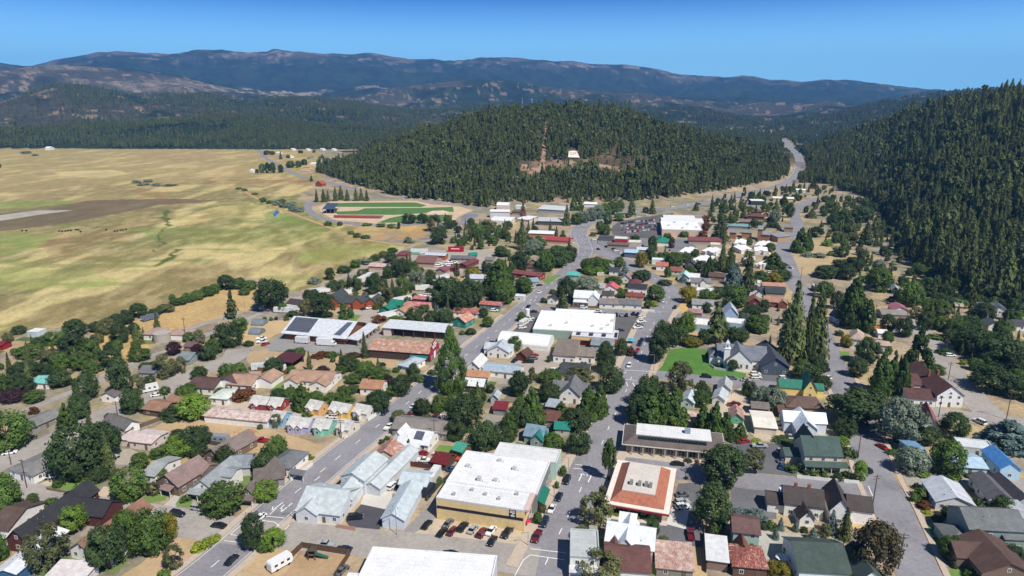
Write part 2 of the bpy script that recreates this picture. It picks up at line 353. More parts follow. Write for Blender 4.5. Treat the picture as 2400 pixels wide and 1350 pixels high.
# outlines on the ground (photo outlines carried to the ground by G)
MEADOW = [(-900, 338), (600, 343), (742, 348), (760, 420), (700, 455), (735, 500), (760, 515), (830, 545), (900, 570), (985, 580), (930, 592), (860, 625), (760, 662), (690, 690), (620, 655), (530, 655), (440, 690), (340, 730), (250, 765), (180, 770), (0, 785), (-900, 900)]
DRYHILL = P2('Z5', (660, 620), (1140, 480), (1300, 420), (1700, 280), (2025, 270), (2060, 420), (1800, 500), (1450, 640), (1200, 760), (880, 880), (700, 760))
def gpoly(poly): return [tuple(G(x, y)[:2]) for x, y in poly]
def paint(X, Y, Z, r):
    """base colour of the land, a function of the place only"""
    n1 = fbm(X / 45, Y / 45, 5, 1); n2 = fbm(X / 9, Y / 9, 3, 2); n3 = fbm(X / 160, Y / 160, 4, 4)
    n1 = np.clip((n1 - .5) * 1.7 + .5, 0, 1); n3 = np.clip((n3 - .5) * 2.2 + .5, 0, 1)
    def lerp(a, b, t): return a[None, :] * (1 - t[:, None]) + b[None, :] * t[:, None] if a.ndim == 1 else a * (1 - t[:, None]) + b[None, :] * t[:, None]
    A = lambda h: np.array(hexc(h))
    sm = lambda x, a, b: np.clip((x - a) / (b - a), 0, 1)
    # town soil: dry grass, gravel, weeds
    col = lerp(A('a8957a'), A('958b80'), sm(n1, .3, .7))
    col = lerp(col, A('66704a'), sm(n3, .35, .8) * sm(n2, .3, .6) * .65)
    col = lerp(col, A('b39d74'), sm(fbm(X / 18, Y / 18, 3, 12), .55, .65) * .7); col = lerp(col, A('6a6258'), sm(fbm(X / 12, Y / 12, 3, 13), .6, .68) * .5)
    col = lerp(col, A('8c8278'), sm(n2, .6, .7) * .5)
    wx, wy = X + (fbm(X / 30, Y / 30, 3, 6) - .5) * 22, Y + (fbm(X / 30, Y / 30, 3, 7) - .5) * 22
    px, py = X, Y
    def mask(poly, fr='P', warp=True):
        q = gpoly([pix(fr, *p) for p in poly])
        return inpoly(wx if warp else X, wy if warp else Y, q).astype(float)
    md = mask(MEADOW)
    big = fbm(X / 210 + 5, Y / 210, 4, 21); big = np.clip((big - .5) * 2.4 + .5, 0, 1)
    mid = fbm(X / 60, Y / 60, 4, 22); mid = np.clip((mid - .5) * 2.2 + .5, 0, 1)
    mc = lerp(A('998a5e'), A('7e7850'), sm(mid, .3, .75))
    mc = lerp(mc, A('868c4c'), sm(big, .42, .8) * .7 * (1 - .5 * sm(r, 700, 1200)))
    mc = lerp(mc, A('93805a'), sm(1 - big, .6, .95) * .55)
    st = fbm(X / 6, Y / 14, 4, 27); mc = lerp(mc, A('6f6a3c'), sm(st, .5, .64) * .5); mc = lerp(mc, A('bcae80'), sm(1 - st, .55, .68) * .35)
    mc = lerp(mc, A('d9c68c'), sm(fbm(X / 25, Y / 90, 4, 23), .56, .68) * .55)
    mc = lerp(mc, A('6d7a3c'), sm(fbm(X / 70, Y / 18, 4, 24), .6, .7) * .5)
    col = col * (1 - md[:, None]) + mc * md[:, None]
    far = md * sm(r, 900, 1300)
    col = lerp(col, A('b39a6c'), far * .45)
    for c, a, fr, poly in [
        ('6a5c48', 0.85, 'Y4', [(-50, 690), (330, 625), (830, 560), (1600, 545), (1900, 570), (1400, 600), (700, 740), (300, 800), (-200, 850)]),
        ('6f9040', 0.66, 'Y4', [(-100, 580), (650, 570), (560, 615), (330, 640), (150, 660), (-100, 640)]),
        ('7d7258', 0.62, 'Y4', [(-100, 640), (450, 630), (440, 650), (0, 690), (-100, 700)]),
        ('6f8c42', 0.62, 'Y4', [(1260, 830), (1500, 835), (1430, 890), (1290, 890)]),
        ('515f2e', 0.9, 'Y4', [(1390, 640), (1470, 650), (1480, 700), (1450, 800), (1430, 880), (1445, 1000), (1425, 1010), (1405, 890), (1430, 760), (1440, 690)]),
        ('4c5a2a', 0.9, 'Y4', [(1400, 1090), (1470, 1060), (1600, 980), (1690, 975), (1540, 1030), (1440, 1150), (1400, 1150)]),
        ('8b6a48', 0.55, 'Y4', [(500, 900), (1100, 860), (1250, 900), (900, 960), (640, 1020), (470, 1050), (330, 960)]),
        ('6e8440', 0.59, 'Y4', [(0, 1090), (170, 1060), (310, 1045), (180, 1090), (0, 1115)]),
        ('87994d', 0.55, 'Y4', [(-100, 840), (300, 830), (520, 850), (480, 920), (300, 1000), (-100, 1060)]),
        ('87994d', 0.47, 'Y4', [(-100, 1130), (700, 1180), (1100, 1260), (900, 1330), (300, 1350), (-100, 1340)]),
        ('dcc894', 0.55, 'Y4', [(500, 310), (1000, 295), (1130, 325), (1000, 350), (560, 365)]),
        ('d6bf86', 0.47, 'Y4', [(1500, 800), (2100, 690), (2350, 620), (2200, 590), (1950, 610), (1600, 700)]),
        ('8f6f4a', 0.59, 'Y4', [(1100, 470), (1250, 460), (1500, 500), (1380, 550), (1150, 490)]),
        ('84633f', 0.62, 'Y5', [(-300, 400), (700, 400), (720, 425), (560, 435), (-300, 440)]),
        ('6f8a45', 0.62, 'Y5', [(230, 740), (330, 690), (420, 720), (560, 760), (700, 790), (640, 830), (450, 800), (270, 790)]),
        ('8a9a48', 0.55, 'Y5', [(500, 1080), (900, 1000), (1400, 1000), (1500, 1010), (1200, 1100), (900, 1180), (560, 1180)]),
        ('7f7a40', 0.47, 'Y5', [(600, 1060), (1200, 1010), (1380, 1020), (1000, 1110), (700, 1150)]),
        ('bd8f52', 0.59, 'Y5', [(1240, 900), (1500, 840), (1720, 850), (1720, 940), (1500, 960), (1250, 950)]),
        ('b99e60', 0.62, 'Y5', [(980, 820), (1720, 840), (1720, 860), (1200, 930), (1020, 880)]),
    ]:
        k = mask(poly, fr) * (1.0 if c in ('6a5c48', '7d7258', '515f2e', '4c5a2a', '6e8440') else .35 + .65 * sm(fbm(X / 24 + 9, Y / 50, 4, 29), .38, .58))
        col = lerp(col, A(c), k * a)
    k = mask(DRYHILL); col = lerp(col, A('b79a66'), k * .85)
    # wooded hill soil
    hillm = sm(Z, 1.0, 6.0) * (r < 2300)
    hs = lerp(A('55493a'), A('45472f'), sm(n1, .4, .6)); hs = lerp(hs, A('86705a'), sm(fbm(X / 35, Y / 35, 4, 41), .6, .68) * .8)
    col = col * (1 - hillm[:, None]) + hs * hillm[:, None]
    # cleared tracks and cuts on the hills
    q = np.array(proj(X, Y, Z))
    for c, poly in CUTS:
        kk = inpoly(q[0] + (n2 - .5) * 7, q[1] + (n1 - .5) * 4, poly) & (Z > .5) & (r < 1400) & (r > 600) & ((fbm(X / 16, Y / 16, 3, 43) > .5) | (poly is CUTS[0][1]))
        col = np.where(kk[:, None], lerp(A(c), A('8a6a55'), sm(n2, .5, .6) * .8), col)
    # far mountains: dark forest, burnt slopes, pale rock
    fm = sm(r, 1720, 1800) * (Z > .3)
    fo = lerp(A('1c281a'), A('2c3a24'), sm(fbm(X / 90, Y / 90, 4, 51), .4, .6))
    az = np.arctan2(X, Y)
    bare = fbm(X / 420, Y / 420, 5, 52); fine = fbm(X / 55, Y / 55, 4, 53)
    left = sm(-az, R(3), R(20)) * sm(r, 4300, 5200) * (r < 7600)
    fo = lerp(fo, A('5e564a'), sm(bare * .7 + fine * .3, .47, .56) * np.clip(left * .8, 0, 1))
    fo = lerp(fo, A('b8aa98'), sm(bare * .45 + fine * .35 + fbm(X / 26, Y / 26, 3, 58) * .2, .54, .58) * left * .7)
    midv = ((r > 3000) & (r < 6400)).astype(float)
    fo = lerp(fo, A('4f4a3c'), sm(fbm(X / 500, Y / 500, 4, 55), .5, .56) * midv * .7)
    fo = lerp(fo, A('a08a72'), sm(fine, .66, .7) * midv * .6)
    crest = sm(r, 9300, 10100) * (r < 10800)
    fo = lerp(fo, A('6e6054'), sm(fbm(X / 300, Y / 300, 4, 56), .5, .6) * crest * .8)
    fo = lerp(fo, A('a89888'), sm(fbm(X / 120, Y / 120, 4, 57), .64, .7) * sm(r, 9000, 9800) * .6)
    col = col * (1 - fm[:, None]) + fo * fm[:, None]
    return col
CUTS = [('a08470', P2('Y6', (880, 250), (895, 250), (880, 330), (872, 420), (875, 520), (862, 600), (858, 680), (800, 740), (700, 790), (640, 780), (700, 730), (820, 670), (830, 560), (845, 460), (862, 330))),
        ('a08672', P2('Y6', (600, 655), (830, 645), (840, 680), (760, 700), (720, 690), (700, 790), (640, 800), (610, 700))),
        ('9a8470', P2('Y6', (940, 640), (1100, 620), (1200, 660), (1400, 650), (1560, 690), (1700, 660), (1800, 600), (1960, 585), (1990, 605), (1820, 640), (1700, 700), (1560, 760), (1400, 730), (1200, 720), (1050, 700), (950, 690))),
        ('9a8470', P2('Y6', (880, 980), (1340, 960), (1500, 1000), (1700, 1030), (1900, 960), (2100, 975), (2400, 950), (2400, 990), (1900, 1060), (1640, 1090), (1400, 1020), (1000, 1050)))]
def polar_sheet(name, radii, azs, mat, k):
    A_, R_ = np.meshgrid(azs, radii)
    X = (np.sin(A_) * R_).ravel(); Y = (np.cos(A_) * R_).ravel(); Z = height(X, Y)
    col = paint(X, Y, Z, R_.ravel())
    nr_, na = R_.shape
    idx = np.arange(nr_ * na).reshape(nr_, na)
    q = np.stack([idx[:-1, :-1], idx[:-1, 1:], idx[1:, 1:], idx[1:, :-1]], -1).reshape(-1, 4)[:, ::-1]
    me = bpy.data.meshes.new(name); me.vertices.add(len(X)); me.vertices.foreach_set('co', np.stack([X, Y, Z], 1).astype(np.float32).ravel())
    me.loops.add(q.size); me.loops.foreach_set('vertex_index', q.ravel().astype(np.int32))
    me.polygons.add(len(q)); me.polygons.foreach_set('loop_start', np.arange(0, q.size, 4, dtype=np.int32))
    me.update(); me.validate()
    at = me.color_attributes.new('soil', 'FLOAT_COLOR', 'POINT')
    at.data.foreach_set('color', np.concatenate([col, np.ones((len(X), 1))], 1).astype(np.float32).ravel())
    me.polygons.foreach_set('use_smooth', np.ones(len(q), bool))
    me.materials.append(mat)
    return kind(link(name, me), k)
def land_mat(name, fine, rough_scale):
    m, t, p = node_mat(name); p.inputs['Roughness'].default_value = .95; p.inputs['Specular IOR Level'].default_value = .1
    a = t.nodes.new("ShaderNodeAttribute"); a.attribute_name = 'soil'
    f = noise(t, fine, 5, rough=.75); f2 = noise(t, fine * .12, 4, rough=.7)
    o = mixc(t, a.outputs['Color'], ramp(t, f, [(.3, .55), (.5, 1.0), (.7, 1.35)]), .75, 'MULTIPLY')
    o = mixc(t, o, ramp(t, f2, [(.3, .75), (.7, 1.2)]), .6, 'MULTIPLY')
    if name.startswith('mountain'):
        o = mixc(t, o, ramp(t, noise(t, .06, 4, rough=.8), [(.42, .4), (.54, 1.1)]), .75, 'MULTIPLY')
    t.links.new(o, p.inputs['Base Color']); bump(t, p, f, .6, rough_scale)
    return m
azs = np.arange(R(-66), R(66), R(.15))
r1 = np.exp(np.arange(math.log(40), math.log(2250), .0062)); r1 = np.append(r1, 2250.)
r2 = np.exp(np.arange(math.log(2250), math.log(14400), .011))
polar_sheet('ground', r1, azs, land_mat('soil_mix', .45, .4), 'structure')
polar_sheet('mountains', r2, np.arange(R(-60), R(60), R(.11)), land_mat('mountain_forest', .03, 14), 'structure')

# ------------------------------------------------------------------ trees
def leaf_mat(name, a, b, amt=.25):
    m, t, p = node_mat(name); p.inputs['Roughness'].default_value = .6; p.inputs['Specular IOR Level'].default_value = .2
    f = noise(t, 5.5, 3)
    o = rand_shift(t, ramp(t, f, [(.32, hexc(a)), (.68, hexc(b))]), amt)
    t.links.new(o, p.inputs['Base Color'])
    p.inputs['Subsurface Weight'].default_value = 0
    tr = t.nodes.new("ShaderNodeBsdfTranslucent"); t.links.new(o, tr.inputs[0])
    mx = t.nodes.new("ShaderNodeMixShader"); mx.inputs[0].default_value = .3
    out = [n for n in t.nodes if n.type == 'OUTPUT_MATERIAL'][0]
    t.links.new(p.outputs[0], mx.inputs[1]); t.links.new(tr.outputs[0], mx.inputs[2]); t.links.new(mx.outputs[0], out.inputs[0])
    return m
LEAF = {'green': leaf_mat('leaf_green', '3a5024', '6c863e'), 'dark': leaf_mat('leaf_dark', '304226', '566a3c'), 'bright': leaf_mat('leaf_bright', '54742a', '8aa444'),
        'olive': leaf_mat('leaf_olive', '4a5030', '7c8052'), 'silver': leaf_mat('leaf_silver', '5f6e58', '98a48c', .15), 'purple': leaf_mat('leaf_purple', '2e1e22', '4f333a'),
        'gold': leaf_mat('leaf_gold', '66641f', '9a8c30'), 'blue': leaf_mat('needle_blue', '4b5f5c', '80948c', .15), 'needle': leaf_mat('needle_green', '434e2c', '727c44', .3),
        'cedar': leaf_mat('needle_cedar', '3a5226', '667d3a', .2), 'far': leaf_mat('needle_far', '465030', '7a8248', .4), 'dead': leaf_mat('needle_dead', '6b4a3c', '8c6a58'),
        'rusty': leaf_mat('leaf_rusty', '54331f', '7d5430'), 'bronze': leaf_mat('leaf_bronze', '383524', '5c5236'), 'yew': leaf_mat('leaf_yew', '6f8028', 'a4b03c', .1)}
BARK = M('bark', '5a4a3c')
def quads_mesh(name, P, N, S, mat, rs, asp=1.0):
    """leaf clumps: one small face at each point P, facing N, of size S"""
    n = len(P); N = N / np.maximum(np.linalg.norm(N, axis=1, keepdims=True), 1e-6)
    a = rs.normal(size=(n, 3)); U = np.cross(N, a); U /= np.maximum(np.linalg.norm(U, axis=1, keepdims=True), 1e-6); V = np.cross(N, U)
    S = S[:, None]; vs = np.stack([P - U * S - V * S * asp * .6, P + U * S * .6 - V * S * asp, P + U * S + V * S * asp * .7, P - U * S * .5 + V * S * asp], 1).reshape(-1, 3)
    me = bpy.data.meshes.new(name); me.vertices.add(4 * n); me.vertices.foreach_set('co', vs.astype(np.float32).ravel())
    me.loops.add(4 * n); me.loops.foreach_set('vertex_index', np.arange(4 * n, dtype=np.int32))
    me.polygons.add(n); me.polygons.foreach_set('loop_start', np.arange(0, 4 * n, 4, dtype=np.int32)); me.update()
    me.materials.append(mat)
    return me
def broad_crown(seed, lobes=34, per=70, flat=.8, low=.12, lobe=.17, leaf=.026, tall=1.0, mode='round'):
    """unit crown: height 1, diameter about 1"""
    rs = np.random.RandomState(seed); P, N, S = [], [], []
    for i in range(lobes):
        z = rs.uniform(0, 1)
        if mode == 'round': rad = .5 * math.sqrt(max(0, 1 - (2 * z - .9) ** 2 / 1.25)) * (1 if z < .95 else .7)
        elif mode == 'cone': rad = .5 * (1 - z) ** .75 * min(1, .55 + z * 5)
        elif mode == 'umbrella': rad = .5 * math.sqrt(max(0, 1 - (2 * z - .8) ** 2)) * (.6 + .4 * z) if z > .25 else .12
        elif mode == 'column': rad = .42 * min(1, (1 - z) * 3 + .15) * min(1, z * 4 + .35)
        elif mode == 'spire': rad = .5 * min(1, (1 - z) ** .85 * 1.45 + .02) * min(1, z * 3 + .6)
        else: rad = .5
        a = rs.uniform(0, 2 * math.pi); q = rad * rs.uniform(.45, .86) ** .6
        c = np.array([math.cos(a) * q, math.sin(a) * q, low + (1 - low - lobe * .7) * z * .97])
        lr = lobe * rs.uniform(.6, 1.25) * (1 if mode != 'cone' else (1.25 - z))
        d = rs.normal(size=(per, 3)); d /= np.linalg.norm(d, axis=1, keepdims=True)
        d[:, 2] = d[:, 2] * flat
        rr = lr * rs.uniform(.55, 1.08, (per, 1))
        P.append(c + d * rr); N.append(d * .8 + np.array([0, 0, .35]) + (c - np.array([0, 0, .5])) * .9 + rs.normal(size=(per, 3)) * .38); S.append(rs.uniform(.6, 1.4, per) * leaf)
    return np.concatenate(P), np.concatenate(N), np.concatenate(S), rs
def fir_crown(seed, levels=26, br=11, droop=.28, ragged=.3, rad=.5, gap=.05):
    """unit fir: whorls of needle sprays, height 1, diameter about 1"""
    rs = np.random.RandomState(seed); P, N, S = [], [], []
    for k in range(levels):
        z = gap + (1 - gap) * (k / levels) ** .92; R_ = rad * (1 - z) ** .8 * rs.uniform(1 - ragged, 1 + ragged * .4) + .02
        for j in range(br if z < .7 else br // 2 + 1):
            a = rs.uniform(0, 2 * math.pi); L = R_ * rs.uniform(.65, 1.12)
            dirv = np.array([math.cos(a), math.sin(a), 0])
            m = 4 if L > .2 else 2 if L > .08 else 1
            for q in range(m):
                t = (q + .6) / m; p = dirv * L * t + np.array([0, 0, z - droop * L * t * t * .6 + rs.uniform(-.01, .01)])
                P.append(p + rs.normal(size=3) * np.array([.02, .02, .006])); N.append(dirv * .75 + np.array([0, 0, .7]) + rs.normal(size=3) * .3); S.append((.045 + .05 * R_) * rs.uniform(.6, 1.15))
    return np.array(P), np.array(N), np.array(S), rs
CROWN = {}
def crown_mesh(k, seed):
    key = (k, seed)
    if key not in CROWN:
        m = LEAF['green']
        if k == 'round': a = broad_crown(seed, 62, 105, lobe=.155, leaf=.02)
        elif k == 'loose': a = broad_crown(seed, 46, 80, lobe=.125, leaf=.02, low=.08)
        elif k == 'umbrella': a = broad_crown(seed, 56, 100, mode='umbrella', low=.15, lobe=.14, leaf=.02)
        elif k == 'bush': a = broad_crown(seed, 20, 60, low=-.02, lobe=.24, leaf=.05)
        elif k == 'cone': a = broad_crown(seed, 90, 80, mode='cone', low=.02, lobe=.125, leaf=.022); m = LEAF['cedar']
        elif k == 'column': a = broad_crown(seed, 46, 60, mode='column', low=.04, lobe=.15, leaf=.03); m = LEAF['cedar']
        elif k == 'spire': a = broad_crown(seed, 230, 95, mode='spire', low=.0, lobe=.08, leaf=.0105); m = LEAF['cedar']
        elif k == 'high': a = broad_crown(seed, 40, 60, mode='column', low=.36, lobe=.13, leaf=.03)
        elif k == 'fir': a = fir_crown(seed, 50, 16, ragged=.42); a = (a[0], a[1], a[2] * .58, a[3]); m = LEAF['needle']
        elif k == 'pine': a = fir_crown(seed, 26, 12, droop=.1, ragged=.6, gap=.16); m = LEAF['needle']
        elif k == 'far': a = fir_crown(seed, 13, 6, droop=.3, ragged=.35, gap=.08); a = (a[0], a[1], a[2] * 1.5, a[3]); m = LEAF['far']
        elif k == 'farpine': a = broad_crown(seed, 16, 16, mode='round', low=.25, lobe=.16, leaf=.075); m = LEAF['far']
        CROWN[key] = quads_mesh('crown_' + k, *a[:3], m, a[3], 1.0)
    return CROWN[key]
TRUNK = {}
def trunk_mesh(k):
    if k not in TRUNK:
        b = MB()
        if k == 'c':
            b.cyl((0, 0, -.01), (0, 0, .9), .016, .003, 6)
        else:
            b.cyl((0, 0, -.01), (.01, 0, .35), .034, .024, 7)
            for i in range(5):
                a = i * 1.3; b.cyl((.01, 0, .3 + .02 * i), (math.cos(a) * .24, math.sin(a) * .24, .62 + .05 * (i % 3)), .016, .005, 5)
        TRUNK[k] = b.mesh('trunk', [BARK])
    return TRUNK[k]
# kind of tree letter -> crown shape, leaf, word, category
TK = {'b': ('round', 'green', 'green broadleaf tree'), 'd': ('round', 'dark', 'dark green broadleaf tree'), 'l': ('round', 'bright', 'bright green broadleaf tree'), 'o': ('loose', 'olive', 'olive green loose tree'),
      's': ('round', 'silver', 'silvery grey broadleaf tree'), 'p': ('round', 'purple', 'dark purple plum tree'), 'g': ('round', 'gold', 'golden green tree'), 'u': ('umbrella', 'dark', 'wide spreading dark tree'),
      'h': ('high', 'green', 'slim high crowned tree'), 'Q': ('spire', 'cedar', 'giant spire shaped sequoia'), 'R': ('round', 'bronze', 'bronze brown broadleaf tree'), 'c': ('cone', 'blue', 'blue green cedar'),
      'k': ('cone', 'cedar', 'dense green cedar'), 'K': ('column', 'cedar', 'columnar green cedar'), 'f': ('fir', 'needle', 'dark fir'), 'i': ('pine', 'needle', 'ragged tall pine'), 'B': ('fir', 'blue', 'blue grey spruce'),
      'v': ('bush', 'green', 'green bush'), 'w': ('bush', 'bright', 'bright green bush'), 'q': ('bush', 'silver', 'grey green bush'), 'r': ('bush', 'rusty', 'rust brown bush'), 'y': ('bush', 'yew', 'yellow green bush'), 'z': ('bush', 'dark', 'dark green bush'), 'X': ('fir', 'dead', 'dead rust brown conifer'), 'S': ('bush', 'blue', 'blue grey bush')}
TREES = []      # (root, word, size word, category, ground point) - labelled at the end, when every landmark stands
SIZEW = lambda h: 'tiny' if h < 1.6 else 'low' if h < 3 else 'small' if h < 6 else 'mid-sized' if h < 10 else 'tall' if h < 17 else 'very tall'
def tree_at(X, Y, Z, h, wd, k, label=None, group=None):
    shape, leaf, word = TK[k]
    nm = {'fir': 'fir_tree', 'pine': 'pine_tree', 'cone': 'cedar_tree', 'column': 'cedar_tree', 'spire': 'sequoia_tree', 'bush': 'bush'}.get(shape, 'tree')
    if k == 'B': nm = 'spruce_tree'
    cat = 'bush' if nm == 'bush' else 'tree'
    t = thing(nm, label or '', cat, (X, Y, Z), rnd.uniform(0, 6.28), group)
    me = crown_mesh(shape, rnd.randint(1, 5 if shape in ('round', 'cone', 'fir') else 3))
    c = link('crown', me, t); c.scale = (wd, wd, h)
    c.material_slots[0].link = 'OBJECT'; c.material_slots[0].material = LEAF[leaf]
    if nm != 'bush':
        s = link('trunk', trunk_mesh('c' if shape in ('fir', 'pine', 'cone', 'column', 'spire') else 'b'), t); s.scale = (max(h, wd * .6) * .8, max(h, wd * .6) * .8, h)
    else: c.location.z = -.05 * h
    if not label: TREES.append((t, word, SIZEW(h), cat, h))
    return t
SPEC = []
def trees(fr, rows):
    """rows: (x, top y, bottom y, width in px, kind) as seen in the photo"""
    for x, yt, yb, wpx, k in rows:
        px, pb = pix(fr, x, yb); pt = pix(fr, x, yt)[1]
        p = G(px, pb)
        sc_ = (p.y * CP + CAM_H * SP) / FOC
        wd = wpx / FR[fr][2] * sc_
        wd *= {'k': 1.2, 'K': 1.3, 'f': 1.15, 'i': 1.1, 'B': 1.1, 'c': 1.15, 'Q': 1.2}.get(k, 1.0)
        p.y += wd * .22; p.x *= 1 + wd * .22 / p.y      # the trunk stands behind the crown's near edge
        d = ray(px, pt); ztop = CAM_H + p.y * d[2] / d[1]
        z0 = max(0., hz(p.x, p.y))
        SPEC.append((p.x, p.y, z0, max(ztop - z0, .8) * 1.03, wd, k))
# ------------------------------------------------------------------ woods on the hills: instanced crowns standing on the slopes
def forest(name, pts, hts, wid, protos, leaf=None, k='stuff'):
    n = len(pts); me = bpy.data.meshes.new(name); me.vertices.add(n); me.vertices.foreach_set('co', np.asarray(pts, np.float32).ravel())
    a = me.attributes.new('scl', 'FLOAT_VECTOR', 'POINT'); a.data.foreach_set('vector', np.stack([wid, wid, hts], 1).astype(np.float32).ravel())
    a = me.attributes.new('rotv', 'FLOAT_VECTOR', 'POINT'); a.data.foreach_set('vector', np.stack([nr.uniform(-.03, .03, n), nr.uniform(-.03, .03, n), nr.uniform(0, 6.28, n)], 1).astype(np.float32).ravel())
    a = me.attributes.new('pick', 'INT', 'POINT'); a.data.foreach_set('value', nr.randint(0, len(protos), n).astype(np.int32))
    o = kind(link(name, me), k)
    ng = bpy.data.node_groups.new(name, 'GeometryNodeTree')
    ng.interface.new_socket('Geometry', in_out='INPUT', socket_type='NodeSocketGeometry'); ng.interface.new_socket('Geometry', in_out='OUTPUT', socket_type='NodeSocketGeometry')
    N = ng.nodes.new; L = ng.links.new
    gi, go, iop, jn = N('NodeGroupInput'), N('NodeGroupOutput'), N('GeometryNodeInstanceOnPoints'), N('GeometryNodeJoinGeometry')
    for po in protos:
        oi = N('GeometryNodeObjectInfo'); oi.inputs['Object'].default_value = po; oi.inputs['As Instance'].default_value = True
        L(oi.outputs['Geometry'], jn.inputs[0])
    def attr(nm, dt):
        x = N('GeometryNodeInputNamedAttribute'); x.data_type = dt; x.inputs['Name'].default_value = nm
        return [s for s in x.outputs if s.enabled and s.name == 'Attribute'][0]
    L(gi.outputs[0], iop.inputs['Points']); L(jn.outputs[0], iop.inputs['Instance']); iop.inputs['Pick Instance'].default_value = True
    L(attr('pick', 'INT'), iop.inputs['Instance Index']); L(attr('scl', 'FLOAT_VECTOR'), iop.inputs['Scale'])
    er = N('FunctionNodeEulerToRotation'); L(attr('rotv', 'FLOAT_VECTOR'), er.inputs[0]); L(er.outputs[0], iop.inputs['Rotation'])
    if leaf:
        sm_ = N('GeometryNodeSetMaterial'); sm_.inputs['Material'].default_value = leaf; L(iop.outputs[0], sm_.inputs[0]); L(sm_.outputs[0], go.inputs[0])
    else: L(iop.outputs[0], go.inputs[0])
    md = o.modifiers.new('woods', 'NODES'); md.node_group = ng
    return o
def scatter(az0, az1, ra, rb, step):
    """jittered points in a sector"""
    out = []
    r = ra
    while r < rb:
        n = max(1, int((az1 - az0) * r / step))
        a = az0 + (np.arange(n) + nr.uniform(-.5, .5, n)) / n * (az1 - az0)
        rr = r + nr.uniform(-.5, .5, n) * step
        out.append(np.stack([np.sin(a) * rr, np.cos(a) * rr], 1)); r += step
    return np.concatenate(out)
def azpx(x): return math.atan((x - 1200) / FOC * CP)
ROADX = [(1629, 478), (1700, 466), (1767, 450), (1833, 433), (1867, 413), (1873, 390), (1863, 363), (1847, 340), (1837, 325)]
road_hw = np.array([tuple(G(*p)[:2]) for p in ROADX])
def dist_poly(X, Y, pl):
    d = np.full(X.shape, 1e9)
    for (ax, ay), (bx, by) in zip(pl[:-1], pl[1:]):
        vx, vy = bx - ax, by - ay; t = np.clip(((X - ax) * vx + (Y - ay) * vy) / (vx * vx + vy * vy + 1e-9), 0, 1)
        d = np.minimum(d, np.hypot(X - ax - t * vx, Y - ay - t * vy))
    return d
# prototypes are crowns of trees that stand in the town wood's edge
PROTO = []
for i, (x, yb, h) in enumerate([(2330, 716, 24), (2372, 722, 27), (2268, 700, 25), (2216, 683, 26)]):
    p = G(x, yb); t = tree_at(p.x, p.y, hz(p.x, p.y), h, 8.5, 'f', 'dark conifer at the foot of the wooded slope', 'conifers at the foot of the wooded slope')
    c = t.children[0]; c.data = crown_mesh('far', 40 + i); c.material_slots[0].link = 'OBJECT'; c.material_slots[0].material = LEAF['needle']; PROTO.append(c)
for i, (x, yb, h) in enumerate([(2290, 708, 15), (2350, 712, 14)]):
    p = G(x, yb); t = tree_at(p.x, p.y, hz(p.x, p.y), h, 7, 'i', 'dark conifer at the foot of the wooded slope', 'conifers at the foot of the wooded slope')
    c = t.children[0]; c.data = crown_mesh('farpine', 50 + i); c.material_slots[0].link = 'OBJECT'; c.material_slots[0].material = LEAF['needle']; PROTO.append(c)
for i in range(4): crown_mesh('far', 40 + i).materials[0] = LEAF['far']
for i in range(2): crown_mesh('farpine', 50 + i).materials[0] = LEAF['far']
PROTO = PROTO[:3] + PROTO[4:5] + PROTO[3:4] + PROTO[5:]
# central hill
pt = scatter(azpx(690), azpx(1890), 620, 1420, 5.9)
X, Y = pt.T; Z = height(X, Y); az = np.arctan2(X, Y); r = np.hypot(X, Y)
h1, _ = hill(L_base1, L_crest1, az, r)
keep = (h1 > .8) & (r < np.interp(az, L_crest1[0], L_crest1[1]) + 70) & (dist_poly(X, Y, road_hw) > 17)
qx, qy = proj(X, Y, Z)
thin = fbm(X / 60, Y / 60, 3, 61)
keep &= nr.uniform(size=len(X)) < np.clip(1.5 - 1.1 * np.clip((thin - .5) * 4, 0, 1), .25, 1)
for c, poly in CUTS: keep &= ~(inpoly(qx, qy, poly) & (nr.uniform(size=len(X)) < (.99 if poly is CUTS[0][1] else .5)))
keep &= ~inpoly(qx, qy, [(1330, 350), (1358, 350), (1362, 378), (1328, 378)])
scrub = inpoly(qx, qy, P2('Y6', (600, 640), (1900, 590), (1700, 760), (640, 800)))
keep &= ~(scrub & (nr.uniform(size=len(X)) < .6))
bottom = (h1 < 7)
keep &= ~(bottom & (nr.uniform(size=len(X)) < .1))
X, Y, Z, h1 = X[keep], Y[keep], Z[keep], h1[keep]; n = len(X)
H = nr.uniform(8, 18, n) * (.7 + .6 * fbm(X / 90, Y / 90, 3, 62)) * np.where(nr.uniform(size=n) < .16, 1.5, 1); H = np.where(scrub[keep], H * .55, H)
forest('hill_forest', np.stack([X, Y, Z - .4], 1), H, H * nr.uniform(.32, .55, n), PROTO)
# right slope
pt = scatter(azpx(1858), azpx(2720), 330, 1950, 6.0)
X, Y = pt.T; Z = height(X, Y); az = np.arctan2(X, Y); r = np.hypot(X, Y)
h2, _ = hill(L_base2, L_crest2, az, r, 1.6)
keep = (h2 > .25) & (r < np.interp(az, L_crest2[0], L_crest2[1]) + 80) & (dist_poly(X, Y, road_hw) > 20)
thin = fbm(X / 70, Y / 70, 3, 63)
keep &= nr.uniform(size=len(X)) < np.clip(1.6 - 1.2 * np.clip((thin - .5) * 4, 0, 1), .4, 1)
qx, qy = proj(X, Y, Z)
rockm = inpoly(qx, qy, [(2330, 245), (2400, 230), (2400, 310), (2340, 300)]) | inpoly(qx, qy, [(2120, 270), (2260, 225), (2270, 240), (2150, 290)])
keep &= ~(rockm & (nr.uniform(size=len(X)) < .6))
X, Y, Z, r = X[keep], Y[keep], Z[keep], r[keep]; n = len(X)
